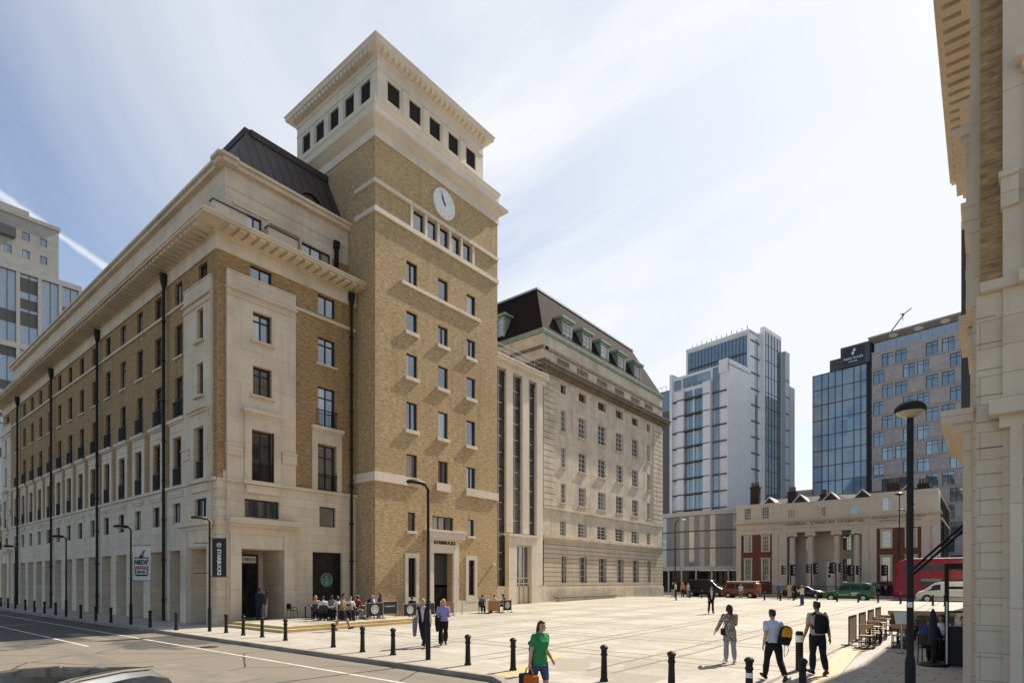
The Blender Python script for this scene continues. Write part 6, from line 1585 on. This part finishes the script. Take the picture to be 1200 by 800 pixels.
    if 'head' in want:
        h = J['head']; HT = J['HT']; Q = lambda x, y, z: h+HT @ Vector((x*H, y*H, z*H))
        m.tube([J['neck']-T @ Vector((0, .004*H, .03*H)), J['neck'], h-HT @ Vector((0, .012*H, .02*H))], [.036*H, .03*H, .031*H], 12)
        m.ell(Q(0, -.006, .016), (.0435*H, .053*H, .05*H), 16, 12, HT); m.ell(Q(0, .012, -.022), (.034*H, .036*H, .042*H), 14, 10, HT); m.ell(Q(0, .026, -.043), (.017*H, .016*H, .014*H), 10, 8, HT)
        m.tube([Q(0, .047, .008), Q(0, .057, -.008), Q(0, .051, -.014)], [.005*H, .008*H, .007*H], 8)
        for s in (-1, 1): m.ell(Q(s*.043, -.004, -.004), (.006*H, .012*H, .017*H), 8, 6, HT)
        for s in (-1, 1): m.ell(Q(s*.017, .043, .012), (.014*H, .008*H, .006*H), 8, 6, HT)
    return m
NP = [0]
def person(label, loc, rz, H=1.72, skin=SK1, hair=('short', HB), top=None, bottom=None, shoes=SHOE, pose=None, fem=False, girth=1.0, group=None, vox=None, coat=None, zfix=None):
    pose = pose or {}; J = skeleton(H, pose)
    near = vox is None or vox < .012; vox = vox or .014
    body = body_vol(H, J, girth, fem, 0, dict(torso=-.06, pelvis=1, arm=2, leg=2, foot=1, hand=1, head=1), pose)
    zmin = min(v[2] for v in body.v); dz = -zmin+.012 if zfix is None else zfix-J['pel'].z
    o = inst(fuse(body, vox if near else vox, skin, 'person_body', 2), 'person', None, (loc[0], loc[1], loc[2]+dz), rad(rz))
    tag(o, label, 'person', group)
    v2 = max(vox, .012)
    if bottom:
        kind, mat = bottom; wn = dict(pelvis=1, leg={'trousers': 1.96, 'flared': 1.98, 'shorts': .86, 'long_shorts': 1.0, 'cropped': 1.7, 'skirt': .5}[kind])
        if kind == 'flared': wn['wide'] = .02
        inst(fuse(body_vol(H, J, girth, fem, .014, wn, pose), v2, mat, 'trousers', 3, .007), 'trousers' if kind not in ('shorts', 'long_shorts', 'skirt') else kind.split('_')[-1], o)
    if top:
        kind, mat, low = top; wn = dict(torso=low, arm={'short': .72, 'long': 1.93, 'none': 0.12}[kind])
        if low < -.06: wn['flare'] = .108 if low > -.2 else .125
        inst(fuse(body_vol(H, J, girth, fem, .015, wn, pose), v2, mat, 'shirt', 3, .009), 'shirt', o)
    if coat:
        kind, mat, low = coat; wn = dict(torso=low, arm={'short': .72, 'long': 1.93, 'none': .12}[kind])
        if low < -.06: wn['flare'] = .11
        mm = fuse(body_vol(H, J, girth, fem, .027, wn, pose), v2, mat, 'jacket', 3, .009)
        # open front: drop the faces in a wedge at the chest
        bm = bmesh.new(); bm.from_mesh(mm); up = J['up']; T = J['T'].inverted()
        kill = []
        for f in bm.faces:
            q = T @ (f.calc_center_median()-J['pel'])
            if q.y > .0 and abs(q.x) < .012*H+max(0, q.z)*.13 and q.z < .33*H: kill.append(f)
        bmesh.ops.delete(bm, geom=kill, context='FACES'); bm.to_mesh(mm); bm.free()
        inst(mm, 'jacket', o)
    if shoes: inst(fuse(body_vol(H, J, girth, fem, .008, dict(foot=1), pose), .012, shoes, 'shoes'), 'shoes', o)
    if hair:
        kind, mat = hair; h = J['head']; HT = J['HT']; Q = lambda x, y, z: h+HT @ Vector((x*H, y*H, z*H)); m = M()
        m.ell(Q(0, -.014, .024), (.0475*H, .052*H, .05*H), 16, 12, HT); m.ell(Q(0, -.02, .0), (.046*H, .045*H, .045*H), 14, 10, HT); m.ell(Q(0, .018, .052), (.034*H, .026*H, .018*H), 12, 8, HT)
        if kind in ('long', 'bob'):
            for s in (-1, 1): m.tube([Q(s*.034, -.006, .03), Q(s*.046, -.01, -.02), Q(s*.04, -.02, -.06)], [.02*H, .018*H, .014*H], 10)
            zl = -.15 if kind == 'long' else -.065
            m.tube([Q(0, -.03, .03), Q(0, -.05, -.02), Q(0, -.05, -.07), Q(0, -.048, zl)], [.035*H, .042*H, .042*H, .026*H], 12)
        if kind == 'tied': m.ell(Q(0, -.07, .01), (.026*H,)*3, 10, 8); m.tube([Q(0, -.068, .0), Q(0, -.072, -.06)], [.018*H, .01*H], 8)
        inst(fuse(m, .01, mat, 'hair', 2, .007, 40), 'hair', o)
    h = J['head']; HT = J['HT']; Q = lambda x, y, z: h+HT @ Vector((x*H, y*H, z*H))
    if near:
        for s in (-1, 1):
            m = M(); m.ell(Q(s*.0175, .0445, .004), (.0075*H, .004*H, .0042*H), 10, 6, HT); m.build('eye', EYE, o, smooth=True)
            m = M(); m.tube([Q(s*.008, .0475, .015), Q(s*.018, .0468, .018), Q(s*.027, .041, .014)], .0022*H, 6); m.build('eyebrow', hair[1] if hair else HB, o)
        m = M(); m.ell(Q(0, .0455, -.03), (.0125*H, .005*H, .0038*H), 10, 6, HT); m.build('mouth', LIP, o, smooth=True)
    return o, J, dz
AWAY, TOW = 39.2, 219.2
WALK = dict(legL=(24, 6), legR=(-20, 18), armL=(-20, 7, 14), armR=(22, 7, 20), lean=4)
WALK2 = dict(legL=(-18, 20), legR=(22, 5), armL=(20, 7, 18), armR=(-18, 7, 12), lean=4)
STAND = dict(legL=(1, 2), legR=(-1, 2), armL=(2, 9, 14), armR=(-2, 9, 10), lean=1)
SIT = dict(sit=1, legL=(84, 84), legR=(80, 82), armL=(30, 10, 60), armR=(34, 10, 65), lean=8)
def add(p, **k): q = dict(p); q.update(k); return q
def glob(o, J, dz, v):     # local point of a person -> world
    return o.matrix_basis @ Vector(v)
def bag_at(name, label, cat, o, pos, rz=0):
    bpy.context.view_layer.update(); w = o.matrix_basis @ Vector(pos); return thing(name, label, cat, w, o.rotation_euler.z+rad(rz))
V = .0085
# woman in green at the front
pg, J, dz = person('woman in a green printed shirt and denim shorts carrying an orange and black bag', (-6.83, 9.22, 0), TOW+40, 1.58, SK1, ('long', HB), ('short', cloth('green_jersey', (.03, .2, .07)), -.08), ('long_shorts', cloth('denim', (.05, .07, .14))), SHOEW, dict(legL=(14, 6), legR=(-12, 14), lean=4, armR=(-4, 8, 6), armL=(-6, 10, 45), turn=-12), True, 1.08, vox=V)
m = M(); m.cbox((.03, .118, 1.19), (.14, .02, .035)); m.cbox((.05, .12, 1.145), (.12, .02, .035)); m.cbox((.02, .122, 1.1), (.09, .02, .03)); me = m.build('shirt_print', cloth('mint_print', (.45, .62, .52)), pg)
h = J['wrR']+J['BR'] @ Vector((0, 0, -.09))
t = bag_at('shopping_bag', 'orange and black bag held by the woman in green', 'bag', pg, h)
m = M(); m.box(-.09, .09, -.2, .2, -.5, -.14); m.build('bag_body', cloth('orange_bag', (.42, .1, .02)), t, bevel=.03); m = M(); m.box(-.1, .1, -.21, -.06, -.5, -.13); m.build('side_panel', cloth('black_bag', (.02, .018, .016)), t, bevel=.02)
m = M(); m.tube([(0, -.12, -.15), (0, -.08, -.03), (0, 0, 0), (0, .08, -.03), (0, .12, -.15)], .014, 8); m.build('handle', cloth('tan_strap', (.4, .25, .1)), t)
# couple by the lamp post
pc1, J, dz = person('blond man in a navy waistcoat, jacket over his arm, left of the kerb lamp post', (-15.85, 14.35, .0), TOW-6, 1.74, SK1, ('short', HBL), ('long', cloth('pale_shirt', (.5, .44, .45)), -.04), ('trousers', cloth('navy_suit', (.018, .02, .035))), SHOE, add(WALK, armR=(4, 10, 55), armL=(-6, 10, 20)), False, 1.0, vox=V, coat=('none', cloth('navy_waistcoat', (.016, .017, .028)), -.05))
t = bag_at('folded_jacket', 'grey jacket hung over the arm of the man with the navy waistcoat', 'jacket', pc1, J['elR']*.4+J['wrR']*.6); m = M(); m.rings([((0, .0, .05), .06, .09), ((.03, 0, 0), .09, .12), ((.04, 0, -.3), .08, .14), ((.04, .02, -.62), .05, .13)], 12); m.build('cloth', cloth('grey_jacket', (.16, .17, .19)), t, smooth=True)
pc2, J, dz = person('blond woman in a lilac shirt and black trousers right of the kerb lamp post', (-15.55, 15.05, .0), TOW+10, 1.72, SK1, ('bob', HBL), ('long', cloth('lilac_shirt', (.27, .25, .5)), -.02), ('flared', cloth('black_trousers', (.012, .012, .014))), SHOE, add(WALK2, armL=(10, 8, 95), armR=(14, 8, 80)), True, 1.02, vox=V)
t = bag_at('folded_coat', 'black coat carried on the arm of the blond woman in lilac', 'coat', pc2, J['elR']*.5+J['wrR']*.5); m = M(); m.rings([((0, 0, .06), .06, .1), ((.0, 0, 0), .1, .15), ((.0, 0, -.3), .1, .17), ((0, .02, -.55), .06, .14)], 12); m.build('cloth', cloth('black_coat', (.012, .012, .013)), t, smooth=True)
# patterned coat woman
pw_, J, dz = person('woman seen from behind in a beige and brown patterned top and pale jeans', (-5.8, 17.15, 0), AWAY-6, 1.66, SK1, ('long', HB), ('long', patterned(), -.17), ('trousers', cloth('pale_jeans', (.25, .28, .31))), SHOEW, dict(legL=(4, 4), legR=(-6, 12), armL=(6, 24, 14), armR=(26, 8, 75), lean=3), True, 1.0, vox=V)
t = bag_at('handbag', 'small dark bag at the hip of the woman in the patterned top', 'bag', pw_, (-.2, -.02, .86)); m = M(); m.box(-.05, .04, -.1, .1, -.1, .1); m.build('bag_body', cloth('dark_handbag', (.03, .02, .018)), t, bevel=.03); m = M(); m.tube([(.0, .05, .1), (.1, .17, .35), (.3, .1, .58), (.26, -.1, .5), (.05, -.12, .2), (0, -.05, .1)], .008, 6); m.build('strap', cloth('dark_strap', (.02, .015, .012)), t)
# man in white shirt with yellow backpack
pm, J, dz = person('man seen from behind in a pale blue short sleeved shirt and black trousers', (-3.95, 14.75, 0), AWAY, 1.72, SK1, ('short', HB), ('short', cloth('pale_blue_shirt', (.5, .53, .6)), -.02), ('trousers', cloth('black_trousers', (.012, .012, .014))), SHOE, dict(legL=(20, 5), legR=(-17, 24), armL=(-24, 12, 32), armR=(10, 14, 40), lean=5), False, 1.0, vox=V)
YEL = cloth('yellow_fabric', (.55, .25, .02)); BF_ = cloth('black_pack', (.012, .012, .013))
def pack(label, o, pos, tilt, yellow, sc=1.0):
    t = bag_at('backpack', label, 'backpack', o, pos); t.rotation_euler = (0, rad(tilt), o.rotation_euler.z)
    m = M(); m.rings([((0, 0, -.24*sc), .1*sc, .06*sc), ((0, -.02, -.22*sc), .15*sc, .1*sc), ((0, -.03, -.05*sc), .165*sc, .12*sc), ((0, -.02, .15*sc), .15*sc, .1*sc), ((0, -.01, .23*sc), .1*sc, .06*sc), ((0, 0, .25*sc), .04*sc, .02*sc)], 18); m.build('pack_body', BF_, t, smooth=True)
    if yellow:
        m = M(); m.rings([((-.01, -.1, -.04), .11, .035), ((-.01, -.11, .02), .125, .045), ((-.01, -.095, .12), .12, .04), ((-.01, -.08, .18), .08, .03)], 16); m.build('front_pocket', YEL, t, smooth=True)
        m = M(); m.tube([(.1, -.05, -.2), (.14, -.06, -.35), (.12, -.05, -.45)], .008, 5); m.tube([(.02, -.05, -.22), (.05, -.06, -.4), (.1, -.05, -.5)], .008, 5); m.build('loose_strap', BF_, t)
    else:
        m = M()
        for s in (-1, 1): m.tube([(s*.1, .0, .2), (s*.13, .06, .27), (s*.15, .16, .2), (s*.16, .2, .02), (s*.15, .1, -.14)], .024, 8)
        m.build('shoulder_strap', BF_, t)
    return t
pack('yellow and black backpack hanging from one shoulder of the man in the pale blue shirt', pm, (.19, -.17, 1.1), 14, True, .95)
# man with black backpack
pb, J, dz = person('tall man seen from behind in a beige t-shirt wearing a black backpack', (-3.35, 16.45, 0), AWAY-4, 1.84, SK2, ('short', HB), ('short', cloth('beige_tee', (.4, .34, .27)), -.04), ('trousers', cloth('black_jeans', (.014, .015, .02))), SHOE, dict(legL=(4, 3), legR=(-10, 14), armL=(6, 9, 16), armR=(-10, 9, 10), lean=2), False, 1.02, vox=V)
pack('black backpack worn by the tall man in the beige t-shirt', pb, (0, -.2, 1.27), 0, False, 1.05)
# suited man and woman in blue further off
person('man in a dark suit and white shirt alone in the middle of the square', (-14.3, 38.6, gz(38.6)), TOW, 1.76, SK1, ('short', HB), ('long', cloth('white_shirt', (.62, .6, .57)), -.04), ('trousers', cloth('dark_suit', (.014, .014, .016))), SHOE, add(WALK, legL=(10, 4), legR=(-8, 8)), False, 1.0, vox=.014, coat=('long', cloth('dark_suit_jacket', (.013, .013, .015)), -.1))
person('woman in a cream top and blue jeans holding her hands up, far across the square', (-11.95, 53.0, gz(53)), TOW-70, 1.66, SK1, ('long', HR), ('long', cloth('cream_top', (.6, .54, .45)), -.02), ('flared', cloth('mid_blue_jeans', (.05, .07, .15))), SHOEW, add(STAND, armL=(40, 10, 100), armR=(42, 10, 100)), True, 1.0, vox=.014)
person('person in an olive vest and black shorts walking past the coffee shop steps', (-23.95, 16.5, .01), AWAY-90, 1.76, SK2, ('short', HB), ('none', cloth('olive_vest', (.2, .16, .07)), -.03), ('shorts', cloth('black_shorts', (.012, .012, .013))), SHOE, dict(legL=(24, 4), legR=(-22, 8), armL=(10, 8, 70), armR=(20, 8, 75), lean=3), False, 1.0, vox=.012)
t = thing('waist_wrap', 'dark apron like wrap round the waist of the person in the olive vest', 'wrap', (-23.95, 16.5, .01), rad(AWAY-90)); m = M(); m.rings([((0, 0, .5), .19, .17), ((0, 0, .75), .19, .155), ((0, 0, 1.02), .165, .135)], 16); m.build('cloth', cloth('black_shorts', (.012, .012, .013)), t, smooth=True)
# seated coffee shop customers (each with a chair)
CGd = 'people sitting at the coffee shop'
def sitter(x, y, z, rz, label, chl, top, bottom, hair, skin=SK1, fem=False, pose=None, grp=CG, vox=.014, H=1.7, low=-.04):
    chair(x, y, z, rad(rz), chl)
    person(label, (x, y-.0, z), rz, H, skin, hair, (top[0], top[1], low), bottom, SHOE, pose or SIT, fem, 1.0, vox=vox, zfix=.53)
WS = cloth('white_shirt', (.62, .6, .57)); NVY = cloth('navy_cloth', (.016, .02, .04)); BLKC = cloth('black_cloth', (.013, .013, .014)); GRYC = cloth('grey_cloth', (.2, .2, .21)); REDC = cloth('red_shirt', (.32, .02, .03)); TANC = cloth('sand_cloth', (.42, .34, .25))
sitter(-27.9, 18.0, TZ, 60, 'man in a white shirt with his back to the square, before the emblem window', 'cafe chair under the man in the white shirt', ('long', WS), ('trousers', BLKC), ('short', HB))
sitter(-27.5, 18.7, TZ, 100, 'woman in a white blouse with long dark hair beside the man in white', 'cafe chair under the woman in the white blouse', ('long', WS), ('trousers', BLKC), ('long', HB), SK1, True)
sitter(-29.1, 19.4, TZ, 200, 'person in grey facing the square behind the people in white', 'cafe chair under the person in grey by the window', ('short', GRYC), ('trousers', BLKC), ('short', HB), SK3)
sitter(-27.7, 20.0, TZ, 10, 'person in a red shirt and white trousers by the drainpipe', 'cafe chair under the person in the red shirt', ('short', REDC), ('trousers', cloth('white_trousers', (.6, .58, .54))), ('short', HB), SK2)
sitter(-28.6, 20.8, TZ, 120, 'grey haired person seated behind the emblem barrier', 'cafe chair under the grey haired person', ('short', GRYC), ('trousers', BLKC), ('short', HG))
sitter(-28.2, 21.6, TZ, 150, 'red haired woman in a white top behind the emblem barrier', 'cafe chair under the red haired woman', ('short', WS), ('trousers', BLKC), ('bob', HR), SK1, True)
sitter(-28.9, 22.0, TZ, 200, 'person in black at the left corner of the tower', 'cafe chair under the person in black at the tower corner', ('long', BLKC), ('trousers', BLKC), ('short', HB))
person('woman in a plum top and pale trousers standing by the lettered barrier', (-27.5, 21.5, .02), TOW-60, 1.64, SK1, ('long', HB), ('short', cloth('plum_top', (.12, .05, .09)), -.05), ('trousers', cloth('cream_trousers', (.55, .5, .43))), SHOEW, STAND, True, vox=.014)
person('person in a navy jacket standing in the coffee shop portal', (-31.0, 16.0, .24), 20, 1.72, SK2, ('short', HB), ('long', NVY, -.1), ('trousers', NVY), SHOE, STAND, vox=.014)
person('woman in brown standing in the coffee shop portal beside the person in navy', (-31.2, 16.45, .24), 190, 1.64, SK1, ('long', HB), ('short', cloth('brown_top', (.14, .08, .05)), -.06), ('cropped', TANC), SHOE, STAND, True, vox=.014)
sitter(-26.9, 19.0, TZ, 250, 'person in a white t-shirt with red hair, front right of the coffee shop tables', 'cafe chair under the red haired person in a white t-shirt', ('short', WS), ('trousers', NVY), ('short', HR))
sitter(-29.6, 18.6, TZ, 240, 'woman in a sand top close to the shop window', 'cafe chair under the woman in the sand top', ('short', TANC), ('trousers', BLKC), ('long', HBL), SK1, True)
sitter(-27.2, 20.6, TZ, 330, 'man in a blue shirt between the red shirt and the emblem barrier', 'cafe chair under the man in the blue shirt', ('long', cloth('blue_top', (.07, .12, .25))), ('trousers', GRYC), ('short', HG))
sitter(-28.9, 25.2, gz(25), 60, 'person in a navy top behind the barrier under the narrow left window', 'cafe chair under the person in the navy top', ('long', NVY), ('trousers', BLKC), ('short', HB))
sitter(-28.8, 26.6, gz(26), 190, 'person in pale grey beside the left jamb of the tower door', 'cafe chair under the person in pale grey by the tower door', ('short', cloth('pale_grey_top', (.4, .4, .4))), ('trousers', BLKC), ('short', HG), SK2)
table(-28.6, 25.9, gz(26), 'round steel table behind the plain black barrier at the tower')
sitter(-27.7, 30.6, gz(31), 30, 'person in grey seated left of the wooden screen at the tower', 'cafe chair left of the wooden screen at the tower', ('short', GRYC), ('trousers', BLKC), ('short', HB))
sitter(-27.3, 31.6, gz(31), 170, 'person in white seated between wooden screen and emblem barrier', 'cafe chair between wooden screen and emblem barrier', ('short', WS), ('trousers', BLKC), ('short', HR))
sitter(-27.1, 32.4, gz(32), 130, 'person in black seated behind the last emblem barrier', 'cafe chair behind the last emblem barrier', ('long', BLKC), ('trousers', BLKC), ('short', HB), SK2)
# people on the far side
FV = .02; fz_ = .46
def farp(x, y, rz, label, top, bottom, hair, skin=SK1, fem=False, pose=STAND, z=fz_, H=1.7, low=-.04):
    person(label, (x, y, z), rz, H, skin, hair, (top[0], top[1], low), bottom, SHOE, pose, fem, vox=FV)
farp(-28.6, 65.0, 200, 'far man in a dark top and sand trousers before the glass podium', ('long', BLKC), ('trousers', TANC), ('short', HG))
farp(-28.0, 64.4, 120, 'far person in white beside the man in sand trousers', ('short', WS), ('trousers', BLKC), ('short', HB))
farp(-27.35, 64.9, 210, 'far woman in an ochre top, right of the far person in white', ('short', cloth('ochre_top', (.4, .22, .09))), ('trousers', BLKC), ('long', HBL), SK1, True)
farp(-26.9, 65.3, 250, 'far person in pale pink nearest the black van', ('short', cloth('pale_pink', (.5, .33, .28))), ('trousers', GRYC), ('short', HB), SK1, True)
farp(-21.3, 66.6, 200, 'far man in a pale blue shirt standing before the orange camper van', ('short', cloth('sky_shirt', (.4, .47, .6))), ('trousers', GRYC), ('short', HB), z=.33)
farp(-17.0, 65.3, 230, 'far man in a blue top and olive trousers', ('long', cloth('blue_top', (.07, .12, .25))), ('trousers', cloth('olive_trousers', (.1, .09, .04))), ('short', HB))
farp(-15.95, 65.4, 190, 'far woman in a long beige dress with dark hair', ('short', TANC), ('skirt', TANC), ('long', HB), SK2, True, low=-.36)
farp(-15.35, 65.2, 60, 'far person all in black beside the woman in beige', ('long', BLKC), ('trousers', BLKC), ('short', HB))
crowd = [('burgundy coat', (.12, .02, .03)), ('black hooded top', (.012, .012, .013)), ('dark blue jacket', (.02, .025, .07)), ('grey jumper', (.15, .15, .16)), ('purple top', (.07, .03, .1)), ('mustard jacket', (.4, .24, .05)), ('navy raincoat', (.015, .018, .04)), ('dark green coat', (.02, .04, .025)), ('brown jacket', (.06, .035, .02)), ('charcoal suit', (.02, .02, .022)), ('pale denim jacket', (.15, .2, .28)), ('black leather coat', (.015, .013, .012))]
rr = random.Random(11)
for i, (n_, c) in enumerate(crowd):
    farp(-11.6+.36*i+.1*rr.random(), 84.8+1.6*rr.random(), rr.choice([30, 120, 210, 280]), f'person in a {n_} in the waiting crowd before the hospital', ('long', cloth(n_.replace(' ', '_'), c)), ('trousers', BLKC if i % 3 else NVY), (['short', 'bob', 'long'][i % 3], [HB, HG, HBL][i % 3 if i > 5 else 0]), [SK1, SK2, SK3][i % 3], i % 2 == 1, H=1.62+.04*(i % 5), z=.46)
# right cafe
def sit2(x, y, rz, label, chl, top, bottom, hair, skin=SK1, fem=False, pose=None):
    chair(x, y, .03, rad(rz), chl, cloth('olive_wicker', (.05, .045, .03)), cloth('olive_wicker', (.05, .045, .03)), IRON, RC)
    person(label, (x, y, .03), rz, 1.74, skin, hair, top, bottom, SHOE, pose or SIT, fem, vox=.012, zfix=.53)
sit2(-1.3, 20.7, -10, 'man in a royal blue top seen from behind at the right cafe', 'wicker chair under the man in the royal blue top', ('long', cloth('royal_blue_top', (.03, .05, .16)), -.04), ('trousers', BLKC), ('short', HB))
sit2(-1.05, 22.2, 170, 'person in white with dark hair facing the man in royal blue', 'wicker chair under the person in white at the right cafe', ('short', WS, -.04), ('trousers', BLKC), ('bob', HB), SK2, True)
sit2(-.55, 21.8, 190, 'man in a tan top facing the camera behind the black pergola panel', 'wicker chair behind the black pergola panel', ('short', TANC, -.04), ('trousers', BLKC), ('short', HB), SK2)
table(-1.05, 21.45, .03, 'dark square table between the man in royal blue and the person in white', .35, True, RT, DGREY)
EXPO = 0.75
CONTRAIL = ((-0.469030505844981, -0.3235840080089926, -0.8217686866434114), (-0.05528792338772489, -0.917880982139817, 0.3929856844129542), -0.03273932746158442)
# ------------------------------------------------------------------ light, sky, camera
EL, AZ = 44.0, 6.0
sun = bpy.data.lights.new('sun', 'SUN'); sun.energy = 4.6; sun.angle = rad(.53); sun.color = (1, .925, .81)
so = link(bpy.data.objects.new('sun', sun))
d = Vector((math.sin(rad(AZ))*math.cos(rad(EL)), math.cos(rad(AZ))*math.cos(rad(EL)), math.sin(rad(EL))))
so.rotation_euler = d.to_track_quat('Z', 'Y').to_euler(); so.location = (0, 0, 80)
wd = bpy.data.worlds.new('World'); SC.world = wd; wd.use_nodes = True
nt = wd.node_tree; nt.nodes.clear()
class WN(NT):
    def __init__(s, t): s.t = t
k = WN(nt)
out = k.n('ShaderNodeOutputWorld'); bg = k.n('ShaderNodeBackground')
sky = k.n('ShaderNodeTexSky'); sky.sky_type = 'NISHITA'; sky.sun_disc = False; sky.sun_elevation = rad(EL); sky.sun_rotation = rad(AZ)
sky.air_density = 1.0; sky.dust_density = .5; sky.ozone_density = 1.2; sky.altitude = 30
tc = k.n('ShaderNodeTexCoord'); V = tc.outputs['Generated']
nrm = k.n('ShaderNodeVectorMath'); nrm.operation = 'NORMALIZE'; k.l(V, nrm.inputs[0]); V = nrm.outputs[0]
sep = k.n('ShaderNodeSeparateXYZ'); k.l(V, sep.inputs[0]); zz = k.math('MAXIMUM', sep.outputs[2], .0)
# cirrus: project the direction on a high plane, stretch it
den = k.math('ADD', zz, .12)
px = k.math('DIVIDE', sep.outputs[0], den); py = k.math('DIVIDE', sep.outputs[1], den)
cb = k.n('ShaderNodeCombineXYZ'); k.l(px, cb.inputs[0]); k.l(py, cb.inputs[1])
mp = k.n('ShaderNodeMapping'); k.l(cb.outputs[0], mp.inputs[0]); mp.inputs['Rotation'].default_value = (0, 0, rad(35)); mp.inputs['Scale'].default_value = (.5, 1.1, 1); mp.inputs['Location'].default_value = (3.1, 1.7, 0)
n1 = k.n('ShaderNodeTexNoise'); n1.inputs['Scale'].default_value = .9; n1.inputs['Detail'].default_value = 9; n1.inputs['Roughness'].default_value = .55; n1.inputs['Distortion'].default_value = .7; k.l(mp.outputs[0], n1.inputs['Vector'])
dt = k.n('ShaderNodeVectorMath'); dt.operation = 'DOT_PRODUCT'; k.l(V, dt.inputs[0]); dt.inputs[1].default_value = tuple(d)
veil = k.ramp(dt.outputs['Value'], .4, .97, 0.02, .8)
cl = k.math('MULTIPLY', k.ramp(n1.outputs['Fac'], .44, .66, 0, 1), k.ramp(dt.outputs['Value'], .1, .8, .12, .95))
# contrail: thin streak low in the left of the sky
CT = globals().get('CONTRAIL')
f = k.math('ADD', veil, k.math('MULTIPLY', cl, .68), clamp=True)
if CT:
    (na, a0, a1) = CT
    dn = k.n('ShaderNodeVectorMath'); dn.operation = 'DOT_PRODUCT'; k.l(V, dn.inputs[0]); dn.inputs[1].default_value = na
    dm = k.n('ShaderNodeVectorMath'); dm.operation = 'DOT_PRODUCT'; k.l(V, dm.inputs[0]); dm.inputs[1].default_value = a0
    wob = k.noise(V, 30, 3); off = k.math('SUBTRACT', k.math('ABSOLUTE', dn.outputs['Value']), k.math('MULTIPLY', wob, .009))
    line = k.math('MULTIPLY', k.ramp(off, .003, -.003, 0, 1), k.ramp(dm.outputs['Value'], a1, a1+.004, 0, 1))
    f = k.math('MAXIMUM', f, k.math('MULTIPLY', line, .75))
warm = k.n('ShaderNodeMix'); warm.data_type = 'RGBA'; k.l(f, warm.inputs[0]); k.l(sky.outputs[0], warm.inputs[6]); warm.inputs[7].default_value = (6.0, 6.15, 6.4, 1)
k.l(warm.outputs[2], bg.inputs[0]); bg.inputs[1].default_value = .093; k.l(bg.outputs[0], out.inputs[0])
cam = bpy.data.cameras.new('camera'); co = link(bpy.data.objects.new('camera', cam))
cam.sensor_width = 36; cam.lens = 36*682/1200; cam.shift_y = 280/1200; cam.clip_end = 3000; cam.clip_start = .1
co.location = (0, 0, 2.4); co.rotation_euler = (rad(90), 0, rad(39.2)); SC.camera = co
SC.view_settings.view_transform = 'Standard'; SC.view_settings.look = 'None'; SC.view_settings.gamma = 1; SC.view_settings.use_curve_mapping = False
SC.view_settings.exposure = EXPO
SC.cycles.max_bounces = 6; SC.cycles.use_denoising = True
